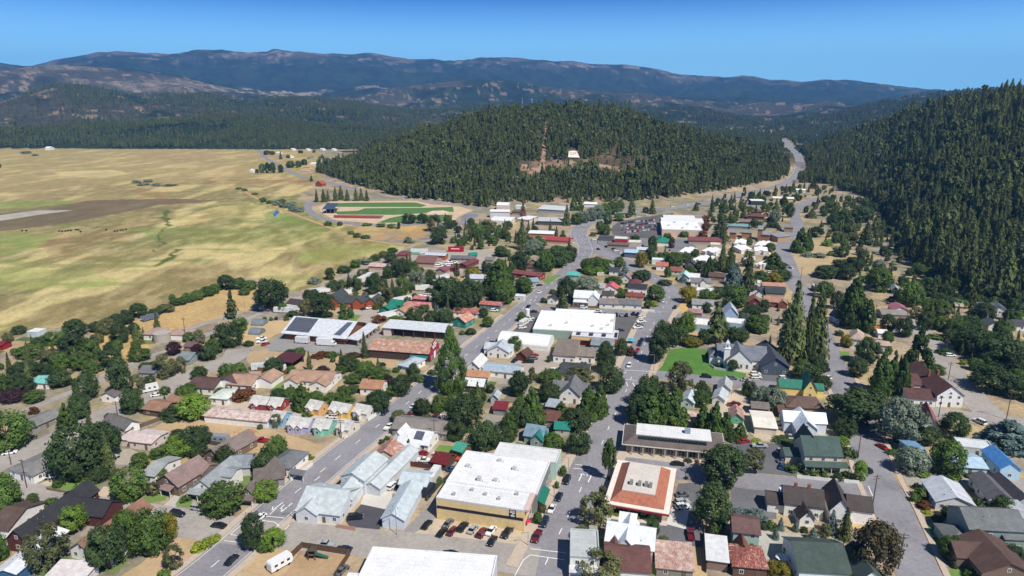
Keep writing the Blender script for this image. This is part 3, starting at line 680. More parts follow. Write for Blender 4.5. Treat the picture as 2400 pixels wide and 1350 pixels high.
H = nr.uniform(9, 21, n) * (.7 + .6 * fbm(X / 90, Y / 90, 3, 64)) * np.where(nr.uniform(size=n) < .14, 1.4, 1) * np.interp(r, [400, 800, 1100], [1.35, 1.1, 1])
near = np.argsort(r)[:140]; rest = np.setdiff1d(np.arange(n), near)

for i in near:
    tree_at(X[i], Y[i], Z[i] - .3, H[i], H[i] * rnd.uniform(.4, .6), 'f' if rnd.random() < .75 else 'i', 'dark conifer at the foot of the wooded slope', 'conifers at the foot of the wooded slope')
FINE = [o.children[0] for o in C.objects if o.name.startswith('fir_tree') and o.children and o.children[0].data.name.startswith('crown_fir')]
FINE = list({o.data.name: o for o in FINE}.values())[:5] + PROTO[3:4]
forest('slope_forest', np.stack([X, Y, Z - .4], 1)[rest], H[rest], (H * nr.uniform(.36, .6, n))[rest], FINE)
# valley floor woods and foothills behind
pt = np.concatenate([scatter(R(-55), R(48), 1765, 2700, 9.5), scatter(R(-55), R(48), 2700, 4150, 15)])
X, Y = pt.T; Z = height(X, Y); az = np.arctan2(X, Y); r = np.hypot(X, Y)
h1, _ = hill(L_base1, L_crest1, az, r); h2, _ = hill(L_base2, L_crest2, az, r, 1.6)
keep = (h2 < .25) & (h1 < 1) & (dist_poly(X, Y, road_hw) > 16)
qx, qy = proj(X, Y, Z)
bare = fbm(X / 260, Y / 260, 4, 65); keep &= ~((bare > np.where(r > 2900, .5, .57)) & (r > 2050) & (nr.uniform(size=len(X)) < .85))
edge = np.interp(qx, [0, 600, 750, 1000], [343, 346, 352, 352]); keep &= qy < edge + nr.uniform(-2, 1, len(X)) + (fbm(X / 120, Y / 400, 3, 66) - .5) * 14
X, Y, Z, r = X[keep], Y[keep], Z[keep], r[keep]; n = len(X)
H = nr.uniform(10, 19, n) * np.where(r > 2700, 1.15, 1.0)
forest('valley_forest', np.stack([X, Y, Z - .5], 1), H, H * nr.uniform(.35, .55, n), PROTO)
# woods between the two hills, beside the highway
pt = scatter(azpx(1590), azpx(1990), 1150, 1800, 7)
X, Y = pt.T; Z = height(X, Y); az = np.arctan2(X, Y); r = np.hypot(X, Y)
h1, _ = hill(L_base1, L_crest1, az, r); h2, _ = hill(L_base2, L_crest2, az, r, 1.6)
dr = dist_poly(X, Y, road_hw)
keep = (h1 < .8) & (h2 < .25) & (dr > 14) & ((dr < 200) | (r > 1450))
X, Y, Z = X[keep], Y[keep], Z[keep]; n = len(X)
H = nr.uniform(11, 19, n)
forest('roadside_forest', np.stack([X, Y, Z - .3], 1), H, H * nr.uniform(.28, .42, n), PROTO)

# ------------------------------------------------------------------ the air
def haze():
    b = MB().box(-11500, -900, -1.5, 11500, 14600, 1010)
    m = bpy.data.materials.new('haze'); m.use_nodes = True; t = m.node_tree
    for n_ in list(t.nodes):
        if n_.type != 'OUTPUT_MATERIAL': t.nodes.remove(n_)
    out = t.nodes[0]; v = t.nodes.new('ShaderNodeVolumePrincipled')
    v.inputs['Color'].default_value = (.17, .44, .95, 1); v.inputs['Density'].default_value = HAZE_D; v.inputs['Anisotropy'].default_value = 0.0
    t.links.new(v.outputs[0], out.inputs['Volume'])
    o = kind(b.build('haze', m), 'stuff'); return o
HAZE_D = 6.2e-5
haze()
# ------------------------------------------------------------------ streets, pavements, car parks, lawns
def smooth(pts, step=4.0):
    P = [Vector((p[0], p[1], 0)) for p in pts]; out = []
    for i in range(len(P) - 1):
        a, b, c, d = P[max(i - 1, 0)], P[i], P[i + 1], P[min(i + 2, len(P) - 1)]
        n = max(1, int((c - b).length / step))
        for k in range(n):
            t = k / n
            out.append(.5 * ((2 * b) + (c - a) * t + (2 * a - 5 * b + 4 * c - d) * t * t + (3 * b - a - 3 * c + d) * t ** 3))
    return out + [P[-1]]
def offs(pl, d):
    out = []
    for i, p in enumerate(pl):
        q = (pl[min(i + 1, len(pl) - 1)] - pl[max(i - 1, 0)]).normalized()
        out.append(Vector((p.x + q.y * d, p.y - q.x * d, 0)))      # + is to the right of travel
    return out
def strip(mb, pl, d0, d1, z, mi=0, h=0, ter=False):
    a, b = offs(pl, d0), offs(pl, d1); n = len(pl)
    za = height(np.array([p.x for p in a]), np.array([p.y for p in a])) if ter else np.zeros(n)
    zb = height(np.array([p.x for p in b]), np.array([p.y for p in b])) if ter else np.zeros(n)
    zm = np.maximum(za, zb)
    vs = [(p.x, p.y, z + h + zm[i]) for i, p in enumerate(a)] + [(p.x, p.y, z + h + zm[i]) for i, p in enumerate(b)]
    fs = [(i, i + n, i + n + 1, i + 1) for i in range(n - 1)]
    mb.add(vs, fs, mi)
    if h:
        for side, lst in ((0, a), (1, b)):
            v2 = [(p.x, p.y, z - .02) for p in lst] + [(p.x, p.y, z + h) for p in lst]
            mb.add(v2, [(i, i + 1, i + n + 1, i + n) for i in range(n - 1)], mi)
ASP, ASP2, CONC, WHITE, YEL = M('asphalt', '87858a'), M('asphalt', '9c9690'), M('plain', 'b8a898'), M('plain', 'e4e4e2'), M('plain', 'c9a04a')
BLK = M('asphalt', '605e5e')
ROAD = {}
LAY = [0]
def road(key, pts, wd, mat=ASP, walk=None, dash=None, edge=False, ter=False, name='road'):
    pl = smooth([G(*p) for p in pts]); ROAD[key] = (pl, wd)
    LAY[0] += 1; z = .05 + .004 * LAY[0]
    b = MB(); strip(b, pl, -wd / 2, wd / 2, z, ter=ter); kind(b.build(name, mat), 'structure')
    mk = MB()
    if dash:
        for off in dash:
            ln = offs(pl, off); acc = 0; i = 0
            for p, q in zip(ln[:-1], ln[1:]):
                L = (q - p).length
                if int(acc / 4) % 3 == 0 and L > 1: 
                    sg = [p, p.lerp(q, min(1, 3.2 / L))]; strip(mk, sg, -.13, .13, z + .02, ter=ter)
                acc += L
    if edge:
        for off in (-wd / 2 + .5, wd / 2 - .5): strip(mk, pl, off - .08, off + .08, z + .02, ter=ter)
    if mk.f: kind(mk.build('road_markings', WHITE), 'structure')
    return pl
def walks(key, d0, d1, i0=0, i1=None):
    pl, wd = ROAD[key]; pl = pl[i0:i1]
    for s in (-1, 1):
        b = MB(); strip(b, pl, s * (wd / 2 + d0), s * (wd / 2 + d1), .05, h=.14); kind(b.build('sidewalk', CONC), 'structure')
RA = [(405, 1400), (470, 1350), (547, 1285), (632, 1206), (765, 1095), (833, 1040), (907, 981), (951, 948), (1007, 901), (1104, 823), (1148, 788), (1200, 745), (1264, 690), (1318, 643), (1360, 608), (1372, 586), (1366, 565), (1358, 548)]
RB = [(1240, 1400), (1268, 1345), (1310, 1253), (1347, 1177), (1367, 1133), (1392, 1080), (1415, 1030), (1430, 995), (1457, 940), (1478, 890), (1492, 855), (1508, 815), (1521, 780), (1539, 745), (1556, 718), (1568, 698), (1566, 679), (1550, 663), (1529, 650), (1500, 635), (1465, 615), (1425, 597), (1390, 583)]
RHW = [(1390, 583), (1368, 566), (1357, 550), (1362, 533), (1385, 519), (1418, 506), (1460, 498), (1500, 493), (1566, 488), (1629, 479), (1700, 467), (1767, 450), (1833, 433), (1863, 415), (1874, 392), (1863, 363), (1847, 340), (1837, 325), (1832, 320)]
RD = [(2185, 1420), (2155, 1350), (2090, 1187), (2057, 1117), (2031, 1040), (2007, 965), (1967, 884), (1944, 830), (1925, 784), (1903, 735), (1882, 690), (1861, 655), (1849, 622), (1836, 588), (1842, 560), (1868, 530), (1862, 497), (1880, 480), (1915, 466), (1960, 458)]
road('A', RA, 12.5, dash=(0, ), edge=True)
road('B', RB, 13.2, dash=(0, ))
road('H', RHW, 17, dash=(-3.2, 0, 3.2), edge=True, ter=True)
road('D', RD, 11.5, dash=None)
road('C1', [(-40, 1135), (67, 1163), (150, 1180), (233, 1195), (340, 1210), (433, 1226), (547, 1243), (650, 1252), (760, 1262), (867, 1272), (1000, 1285), (1130, 1300), (1225, 1312), (1262, 1316)], 12.5, ASP2)
road('C2', [(1425, 1085), (1500, 1093), (1593, 1105), (1700, 1120), (1800, 1132), (1933, 1143), (2050, 1147)], 10.5)
road('C2e', [(2095, 1117), (2160, 1124), (2233, 1130), (2320, 1136), (2440, 1144)], 9.5, ASP2)
road('C3', [(1480, 870), (1511, 875), (1560, 880), (1624, 887), (1733, 897), (1800, 903), (1900, 911), (1970, 917)], 9.5)
road('C4', [(1250, 720), (1300, 724), (1348, 728), (1437, 733), (1520, 738), (1588, 742), (1660, 747)], 10)
road('E', [(2125, 745), (2150, 770), (2172, 795), (2185, 825), (2218, 860), (2250, 893), (2285, 938), (2325, 975), (2370, 1010)], 12, ASP2)
road('C5', [(2060, 955), (2160, 966), (2260, 976), (2340, 986), (2450, 998)], 11, ASP2)
road('F', [(560, 818), (548, 838), (515, 853), (415, 893), (356, 930), (281, 958), (231, 982), (150, 1020), (80, 1052), (0, 1088), (-60, 1115)], 12, ASP2)
road('G', [(-60, 1010), (44, 970), (133, 933), (178, 915), (246, 885), (326, 847), (385, 825), (444, 803), (490, 783), (560, 757), (640, 722), (720, 690), (787, 657), (887, 611), (960, 580), (1008, 563), (1060, 552), (1120, 548)], 4.6, ASP2, name='trail')
road('G2', [(415, 781), (445, 770), (474, 760), (527, 744), (560, 730)], 5, ASP2, name='lane')
road('T', [(520, 430), (560, 443), (610, 469), (686, 501), (761, 529), (824, 554), (887, 567), (940, 572), (985, 574)], 4.5, M('dirt', 'b39468'), name='trail')
road('W', [(604, 341), (606, 347), (618, 365), (643, 382), (671, 398), (700, 412), (736, 421), (774, 428), (824, 441), (870, 447)], 10, ASP, name='road')
road('L', [(742, 468), (728, 475), (721, 484), (727, 497), (745, 509), (775, 517), (815, 523), (870, 528), (930, 527), (1000, 524), (1060, 527), (1090, 520), (1110, 508)], 9, ASP, dash=(0, ), name='road')
walks('A', .15, 2.2, 0, 60); walks('B', .15, 3.4, 2, 62); walks('D', .3, 2.0, 2, 40)
def patch(name, fr, pts, mat, warp=0, ter=False):
    LAY[0] += 1
    P = [g(fr, *p) for p in pts]
    if warp:
        Q = []
        for i, p in enumerate(P):
            q = P[(i + 1) % len(P)]; n = max(1, int((q - p).length / 6))
            for k in range(n):
                t = p.lerp(q, k / n); a = vnoise(np.array([t.x / 7]), np.array([t.y / 7]), 77)[0] - .5; c = vnoise(np.array([t.x / 7]), np.array([t.y / 7]), 78)[0] - .5
                Q.append(t + Vector((a, c, 0)) * warp)
        P = Q
    b = MB().add([(p.x, p.y, .012 + .0012 * LAY[0]) for p in P], [tuple(range(len(P)))])
    me = b.mesh(name, [mat])
    if me.polygons[0].normal.z < 0: me.flip_normals()
    return kind(link(name, me), 'structure')
LAY[0] = 0
TAN, GRAV, GRAV2, LAWN, LAWN2, DRY = M('dirt', 'b39a78'), M('dirt', 'a59b90'), M('dirt', 'b9aa96'), M('lawn', '527a34'), M('lawn', '6b8442'), M('dirt', 'b09c78')
for nm, fr, pts, mt, wp in [
    ('dirt_lot', 'Z1', [(980, 350), (1180, 250), (1500, 260), (1900, 330), (2180, 400), (2420, 460), (2280, 580), (2030, 590), (1800, 470), (1500, 420), (1350, 390), (1180, 370)], TAN, 3),
    ('dirt_lot', 'Z1', [(860, 1350), (1000, 1260), (1250, 1045), (1500, 1040), (1560, 1070), (1300, 1270), (1180, 1380), (860, 1400)], TAN, 3),
    ('dirt_lot', 'Z2', [(330, 1165), (645, 1210), (560, 1380), (160, 1380)], M('dirt', 'a98e6e'), 0),
    ('dirt_lot', 'Z2', [(-60, 1130), (210, 1130), (330, 1150), (170, 1380), (-120, 1380)], TAN, 2),
    ('dirt_lot', 'Z6', [(-120, 760), (60, 740), (440, 770), (880, 800), (1400, 880), (1350, 915), (1090, 880), (760, 850), (720, 930), (300, 900), (-50, 880)], M('dirt', 'ad9676'), 5),
    ('dirt_lot', 'Z6', [(-150, 620), (-50, 520), (350, 510), (230, 600), (0, 700), (-120, 700)], M('dirt', 'bba27a'), 4),
    ('dirt_lot', 'Y8', [(1010, 900), (1180, 735), (1390, 760), (1410, 950), (1260, 1030), (1070, 1050)], DRY, 5),
    ('dirt_lot', 'Z4', [(580, 1020), (630, 830), (700, 850), (745, 970), (700, 1050)], M('dirt', 'bba27a'), 1),
    ('dirt_lot', 'Z3', [(1060, 1120), (1340, 1145), (1380, 1400), (1180, 1400), (1260, 1300)], M('dirt', 'b59c76'), 2),
    ('dirt_lot', 'Z7', [(1300, 445), (1330, 375), (1400, 375), (1440, 420), (1420, 445)], M('dirt', 'c0a26a'), 1),
    ('dirt_lot', 'Y7', [(-100, 590), (250, 560), (450, 560), (330, 620), (-100, 610)], DRY, 4),
    ('gravel_yard', 'Z1', [(760, 470), (900, 460), (1000, 500), (930, 570), (800, 560)], GRAV, 2),
    ('gravel_yard', 'Z2', [(1255, 945), (1900, 1042), (1850, 1200), (1080, 1095), (1150, 1000)], GRAV2, 0),
    ('gravel_yard', 'Z4', [(-60, 1020), (250, 1060), (560, 1090), (480, 1200), (-60, 1240)], M('dirt', 'aaa69e'), 2),
    ('gravel_yard', 'Z7', [(-40, 850), (260, 700), (420, 860), (330, 940), (-40, 950)], GRAV, 2),
    ('gravel_yard', 'Z6', [(640, 415), (980, 425), (1010, 520), (950, 545), (830, 525), (640, 500)], GRAV, 2),
    ('gravel_yard', 'Z7', [(1590, 1210), (1830, 1030), (1900, 1350), (1800, 1500), (1700, 1350)], GRAV2, 2),
    ('gravel_yard', 'Y5', [(1420, 1180), (1640, 1055), (2380, 1055), (2420, 1200), (2250, 1260), (1950, 1300), (1830, 1240), (1450, 1220)], GRAV, 3),
    ('gravel_yard', 'Z4', [(-330, 210), (-200, 180), (30, 270), (170, 390), (120, 420), (-80, 400), (-100, 360), (-130, 340)], GRAV2, 2),
    ('gravel_yard', 'Z2', [(1000, 590), (1300, 600), (1330, 650), (1190, 800), (900, 760)], GRAV2, 1),
    ('gravel_yard', 'Z2', [(1120, 440), (1500, 480), (1480, 560), (1100, 560)], GRAV, 1),
    ('parking_lot', 'Z6', [(60, 720), (240, 590), (700, 690), (940, 570), (1010, 600), (885, 770), (885, 790), (500, 765), (120, 750)], M('asphalt', '8c8a88'), 0),
    ('parking_lot', 'Z6', [(1590, 640), (1640, 620), (1720, 655), (1620, 745)], M('asphalt', '8c8a88'), 0),
    ('parking_lot', 'Z7', [(-30, 600), (130, 445), (560, 425), (1075, 465), (1060, 545), (940, 700), (810, 730), (600, 650), (0, 640)], BLK, 0),
    ('parking_lot', 'Y7', [(1330, 360), (1400, 310), (1560, 285), (1900, 230), (1890, 300), (1800, 450), (1700, 480), (1340, 440), (1320, 400)], BLK, 0),
    ('parking_lot', 'Y7', [(1130, 480), (1450, 470), (1720, 470), (1700, 560), (1420, 640), (1300, 610)], M('asphalt', '7d7b7c'), 0),
    ('parking_lot', 'Y7', [(1850, 480), (2050, 480), (2120, 560), (1900, 600), (1830, 560)], M('asphalt', '77777a'), 0),
    ('parking_lot', 'Z2', [(740, 845), (935, 885), (850, 1062), (690, 1042), (630, 965)], M('asphalt', '4c4c52'), 0),
    ('parking_lot', 'Z2', [(735, 845), (760, 775), (960, 755), (950, 890)], M('plain', 'c2beb6'), 0),
    ('parking_lot', 'Z2', [(1060, 235), (1340, 250), (1340, 310), (1040, 275)], M('asphalt', '8e8a86'), 0),
    ('parking_lot', 'Z2', [(1060, 690), (1240, 690), (1200, 790), (1060, 760)], M('asphalt', '7a7876'), 0),
    ('alley', 'Z2', [(1195, 880), (1370, 640), (1500, 500), (1590, 470), (1560, 560), (1330, 820), (1230, 990), (1040, 1080), (1040, 1020)], M('asphalt', '8e8a88'), 0),
    ('parking_lot', 'Z3', [(640, 1010), (690, 950), (1100, 990), (1340, 1060), (1340, 1150), (1060, 1115), (1000, 1080)], M('asphalt', '66666a'), 0),
    ('parking_lot', 'Z3', [(1120, 870), (1170, 700), (1330, 690), (1330, 1060), (1090, 985)], M('asphalt', '66666a'), 0),
    ('parking_lot', 'Z3', [(1125, 865), (1245, 890), (1220, 1022), (1080, 985)], M('plain', 'c9c6c0'), 0),
    ('parking_lot', 'Z3', [(1540, 725), (1860, 755), (1860, 950), (1535, 925)], M('asphalt', '6c6c70'), 0),
    ('parking_lot', 'Z4', [(-280, 370), (-60, 410), (250, 435), (200, 650), (-120, 620), (-100, 520), (-250, 460)], M('asphalt', '646468'), 0),
    ('parking_lot', 'Z8', [(-60, 925), (220, 950), (215, 1015), (-60, 990)], M('asphalt', '66666a'), 0),
    ('parking_lot', 'V5', [(640, 390), (740, 330), (960, 330), (960, 380), (760, 460), (740, 590), (680, 590)], M('asphalt', '7a7a80'), 0),
    ('parking_lot', 'V6', [(1190, 300), (1440, 300), (1440, 400), (1240, 400)], M('asphalt', '8a8886'), 0),
    ('driveway', 'Z1', [(600, 880), (730, 720), (790, 730), (700, 900)], GRAV2, 0),
    ('driveway', 'Z1', [(1130, 870), (1240, 775), (1290, 780), (1210, 900)], M('plain', 'b4aea6'), 0),
    ('driveway', 'Z1', [(240, 720), (430, 640), (480, 660), (330, 730)], GRAV2, 0),
    ('driveway', 'Z5', [(1610, 1240), (1800, 1130), (2060, 1170), (2400, 1260), (2350, 1330), (2000, 1250)], GRAV2, 0),
    ('driveway', 'Z2', [(-100, 190), (110, 190), (700, 250), (760, 280), (640, 320), (100, 240), (-100, 240)], M('plain', 'b4aea6'), 0),
    ('sidewalk', 'Z3', [(700, 490), (800, 480), (1400, 540), (1380, 575), (760, 520), (690, 520)], M('plain', 'b8ac9c'), 0),
    ('sidewalk', 'Z3', [(600, 940), (690, 920), (1090, 965), (1090, 1000), (700, 950), (640, 1010), (610, 980)], M('plain', 'c2bab0'), 0),
    ('sidewalk', 'Z2', [(195, 965), (290, 950), (600, 985), (580, 1025), (230, 1000)], CONC, 0),
    ('lawn', 'Z7', [(1190, 870), (1245, 740), (1400, 722), (1560, 742), (1575, 865), (1850, 930), (1850, 976), (1130, 925)], LAWN, 0),
    ('lawn', 'Z2', [(1245, 480), (1290, 430), (1505, 445), (1490, 490)], LAWN2, 0),
    ('lawn', 'Z1', [(320, 730), (480, 665), (690, 700), (620, 768)], LAWN2, 1),
    ('lawn', 'Z1', [(780, 820), (830, 780), (990, 800), (1180, 770), (1160, 820), (1000, 850)], LAWN2, 1),
    ('lawn', 'Z1', [(1230, 850), (1260, 800), (1360, 800), (1350, 875)], LAWN2, 1),
    ('lawn', 'Z4', [(1110, 1002), (1215, 1010), (1228, 1062), (1140, 1060)], LAWN, 0),
    ('lawn', 'Z4', [(1148, 1078), (1220, 1080), (1245, 1112), (1175, 1145)], LAWN, 0),
    ('lawn', 'Z4', [(1255, 1310), (1400, 1285), (1440, 1400), (1280, 1400)], LAWN2, 0),
    ('lawn', 'Z6', [(640, 470), (740, 455), (835, 470), (790, 515), (650, 505)], LAWN2, 1),
    ('lawn', 'Z6', [(100, 1000), (250, 1000), (420, 1060), (300, 1080), (90, 1040)], LAWN2, 1),
    ('lawn', 'Z8', [(560, 755), (640, 755), (650, 830), (600, 840)], LAWN2, 0),
    ('lawn', 'Z7', [(240, 190), (330, 150), (390, 150), (280, 230)], LAWN2, 1),
    ('ball_field', 'Y5', [(740, 650), (870, 603), (1640, 598), (1800, 632), (2050, 650), (2180, 690), (2050, 740), (1990, 800), (1300, 815), (880, 775), (760, 700)], M('dirt', 'c6ae92'), 0),
    ('ball_field', 'Y5', [(865, 625), (1000, 617), (1500, 614), (1640, 614), (1745, 640), (1700, 657), (870, 655)], M('lawn', '52753a'), 0),
    ('ball_field', 'Y5', [(890, 700), (1110, 690), (1170, 668), (1700, 664), (1990, 655), (2000, 700), (1740, 712), (1450, 730), (920, 726)], M('lawn', '52753a'), 0),
    ('ball_field', 'Y5', [(1290, 803), (1400, 760), (1520, 735), (1990, 728), (1975, 790), (1380, 803)], M('lawn', '52753a'), 0),
    ('ball_field', 'Y5', [(1745, 712), (1800, 692), (1900, 688), (1955, 700), (1940, 716), (1830, 722)], M('dirt', 'd2bda4'), 0),
    ('ball_field', 'Y5', [(880, 730), (1350, 735), (1320, 765), (880, 758)], M('dirt', '6e6258'), 0),
    ('runway', 'Y4', [(-400, 800), (0, 742), (330, 690), (640, 650), (560, 648), (330, 650), (0, 692), (-400, 740)], M('asphalt', 'a8a294'), 0),
    ('pond', 'Y5', [(315, 722), (350, 685), (382, 700), (360, 722), (330, 748)], M('glass', '4a5f7c'), 0)]:
    patch(nm, fr, pts, mt, wp)
# crossings, stop lines and arrows at the junctions
def mark(rows):
    b = MB()
    for fr, x0, y0, x1, y1, wd in rows:
        p, q = g(fr, x0, y0), g(fr, x1, y1); strip(b, [p, q], -wd / 2, wd / 2, .17)
    return kind(b.build('road_markings', WHITE), 'structure')
mark([('Z2', 40, 930, 200, 945, .3), ('Z2', 30, 960, 130, 975, .25), ('Z2', 130, 975, 165, 1000, .25), ('Z2', 165, 1000, 120, 1020, .25), ('Z1', 1575, 1105, 1800, 1130, .25), ('Z1', 1625, 1055, 1740, 960, .25), ('Z1', 1620, 1060, 1720, 1080, .25), ('Z2', 195, 1035, 235, 995, .25),
      ('Z2', 110, 895, 190, 835, .35), ('Z2', 175, 905, 255, 840, .35), ('Z2', 110, 895, 120, 865, .3), ('Z2', 175, 905, 185, 875, .3), ('Z2', 412, 683, 450, 652, .3), ('Z2', 170, 880, 200, 852, .3),
      ('Z3', 445, 568, 560, 580, .3), ('Z3', 430, 595, 550, 607, .3), ('Z3', 130, 1162, 385, 1192, .3), ('Z3', 130, 1205, 370, 1240, .3), ('Z3', 130, 1205, 80, 1240, .25), ('Z3', 80, 1240, 20, 1350, .25), ('Z3', 495, 630, 470, 685, .35), ('Z3', 560, 640, 535, 695, .35), ('Z3', 495, 630, 510, 645, .3), ('Z3', 495, 630, 480, 640, .3),
      ('Z7', 885, 905, 1085, 915, .35), ('Z7', 870, 975, 985, 990, .35), ('Z7', 905, 1000, 915, 1035, .35), ('Z7', 955, 1005, 970, 1035, .35), ('Z7', 880, 935, 905, 918, .3), ('Z7', 1105, 975, 1118, 945, .3), ('Z7', 1100, 445, 1140, 450, .3), ('Z7', 1145, 440, 1320, 448, .25),
      ('Z4', 645, 715, 680, 810, .3), ('Z4', 705, 720, 735, 790, .3), ('Z7', 120, 370, 150, 378, .3), ('Z7', 165, 365, 190, 345, .3), ('Z7', 135, 360, 160, 340, .3), ('Z7', 190, 375, 230, 400, .3)])
b = MB()
for x0, y0, x1, y1 in [(885, 635, 935, 725), (945, 640, 985, 725)]: strip(b, [g('Z4', x0, y0), g('Z4', x1, y1)], -.12, .12, .17)
kind(b.build('road_markings', YEL), 'structure')
# ------------------------------------------------------------------ buildings
FRAME, PANE, DOORM = M('plain', 'd8d6d0'), M('glass', '2a3138'), M('plain', '6a5a4c')
def win_mesh(w_, h_, fm=None):
    key = ('win', w_, h_)
    if key not in CROWN:
        b = MB(); t = .12
        b.box(-w_ / 2, -.05, 0, w_ / 2, .02, t).box(-w_ / 2, -.05, h_ - t, w_ / 2, .02, h_).box(-w_ / 2, -.05, t, -w_ / 2 + t, .02, h_ - t).box(w_ / 2 - t, -.05, t, w_ / 2, .02, h_ - t).box(-.03, -.045, t, .03, .015, h_ - t)
        p = MB().box(-w_ / 2 + t, -.02, t, w_ / 2 - t, .01, h_ - t)
        CROWN[key] = (b.mesh('window', [FRAME]), p.mesh('pane', [PANE]))
    return CROWN[key]
def put_window(root, x, y, z, rz, w_=1.2, h_=1.3, pane=True):
    f, p = win_mesh(w_, h_)
    o = link('window', f, root, (x, y, z)); o.rotation_euler = (0, 0, rz)
    link('pane', p, o)
LM = []          # landmarks: (short noun phrase, point)
FOOT = []        # footprints
HS = []          # (corner, width, heading, depth) of the houses
def volume(root, u0, v0, w, d, e, rt, rise, rm, wm, ov=.45, z0=0, par=.5, roofname='roof'):
    """walls and roof over a rectangle (u right, v away), in the building's own axes"""
    b = MB(); u1, v1 = u0 + w, v0 + d; top = z0 + e
    P = [(u0, v0, z0 - .3 if z0 == 0 else z0), (u1, v0, z0 - .3 if z0 == 0 else z0), (u1, v1, z0 - .3 if z0 == 0 else z0), (u0, v1, z0 - .3 if z0 == 0 else z0)]
    Q = [(p[0], p[1], top) for p in P]
    b.add(P + Q, [(0, 1, 5, 4), (1, 2, 6, 5), (2, 3, 7, 6), (3, 0, 4, 7), (4, 5, 6, 7)])
    um, vm = (u0 + u1) / 2, (v0 + v1) / 2; th = .18
    r = MB()
    if rt == 'g':       # ridge along u
        b.add([(u0, v0, top), (u0, v1, top), (u0, vm, top + rise), (u1, v0, top), (u1, v1, top), (u1, vm, top + rise)], [(0, 2, 1), (3, 4, 5)])
        k = rise / (d / 2); a = u0 - ov, u1 + ov; lo = top - ov * k + .04; hi = top + rise + .04
        for s in (0, 1):
            ve = v0 - ov if s == 0 else v1 + ov
            q = [(a[0], ve, lo), (a[1], ve, lo), (a[1], vm, hi), (a[0], vm, hi)]
            r.add(q + [(x, y, z + th) for x, y, z in q], [(0, 3, 2, 1), (4, 5, 6, 7), (0, 1, 5, 4), (1, 2, 6, 5), (2, 3, 7, 6), (3, 0, 4, 7)])
    elif rt == 'G':     # ridge along v, gable end to the front
        b.add([(u0, v0, top), (u1, v0, top), (um, v0, top + rise), (u0, v1, top), (u1, v1, top), (um, v1, top + rise)], [(0, 1, 2), (3, 5, 4)])
        k = rise / (w / 2); a = v0 - ov, v1 + ov; lo = top - ov * k + .04; hi = top + rise + .04
        for s in (0, 1):
            ue = u0 - ov if s == 0 else u1 + ov
            q = [(ue, a[0], lo), (um, a[0], hi), (um, a[1], hi), (ue, a[1], lo)]
            r.add(q + [(x, y, z + th) for x, y, z in q], [(0, 3, 2, 1), (4, 5, 6, 7), (0, 1, 5, 4), (1, 2, 6, 5), (2, 3, 7, 6), (3, 0, 4, 7)])
    elif rt == 'h':     # hipped
        x0, x1, y0, y1 = u0 - ov, u1 + ov, v0 - ov, v1 + ov; z = top + .03
        if w >= d: ra, rb = (u0 + d / 2 * .9, vm), (u1 - d / 2 * .9, vm)
        else: ra, rb = (um, v0 + w / 2 * .9), (um, v1 - w / 2 * .9)
        B_ = [(x0, y0, z), (x1, y0, z), (x1, y1, z), (x0, y1, z), (x0, y0, z + th), (x1, y0, z + th), (x1, y1, z + th), (x0, y1, z + th), (*ra, z + rise), (*rb, z + rise)]
        fs = [(0, 3, 2, 1), (0, 1, 5, 4), (1, 2, 6, 5), (2, 3, 7, 6), (3, 0, 4, 7)]
        fs += [(4, 5, 9, 8), (5, 6, 9), (6, 7, 8, 9), (7, 4, 8)] if w >= d else [(4, 5, 8), (5, 6, 9, 8), (6, 7, 9), (7, 4, 8, 9)]
        r.add(B_, fs)
    elif rt == 's':     # single pitch, low at the front
        x0, x1, y0, y1 = u0 - ov, u1 + ov, v0 - ov, v1 + ov; k = rise / d
        b.add([(u0, v0, top), (u0, v1, top), (u0, v1, top + rise), (u1, v0, top), (u1, v1, top), (u1, v1, top + rise)], [(0, 2, 1), (3, 4, 5), (1, 2, 5, 4)])
        q = [(x0, y0, top - ov * k + .04), (x1, y0, top - ov * k + .04), (x1, y1, top + rise + ov * k + .04), (x0, y1, top + rise + ov * k + .04)]
        r.add(q + [(x, y, z + th) for x, y, z in q], [(0, 3, 2, 1), (4, 5, 6, 7), (0, 1, 5, 4), (1, 2, 6, 5), (2, 3, 7, 6), (3, 0, 4, 7)])
    elif rt == 'f':     # flat behind a parapet
        r.box(u0 + .3, v0 + .3, top + .02, u1 - .3, v1 - .3, top + .12)
        pr = MB()
        pr.box(u0 - .05, v0 - .05, top + .01, u1 + .05, v0 + .28, top + par).box(u0 - .05, v1 - .28, top + .01, u1 + .05, v1 + .05, top + par)
        pr.box(u0 - .05, v0 + .28, top + .01, u0 + .28, v1 - .28, top + par).box(u1 - .28, v0 + .28, top + .01, u1 + .05, v1 - .28, top + par)
        pr.build('parapet', rm, root)
    elif rt == 'b':     # barrel vault along u
        n = 12; y0, y1 = v0 - .1, v1 + .1; pts = []
        for i in range(n + 1):
            a = math.pi * i / n; pts.append((vm - math.cos(a) * (y1 - y0) / 2, top + .03 + math.sin(a) * rise))
        a0 = [(u0 - .1, y, z) for y, z in pts]; a1 = [(u1 + .1, y, z) for y, z in pts]
        r.add(a0 + a1, [(i, i + n + 1, i + n + 2, i + 1) for i in range(n)] + [tuple(range(n + 1)), tuple(range(2 * n + 1, n, -1))])
    b.build('wall', wm, root)
    return r.build(roofname, rm, root)
RK = {'s': 'shingle', 'm': 'metal', 'r': 'rust', 'f': 'membrane', 't': 'tile'}
def mkm(s, d='wall'):
    """'s:6a5a50' -> shingle roof of that colour"""
    if ':' in s: return M(RK[s[0]], s[2:])
    return M(d, s)
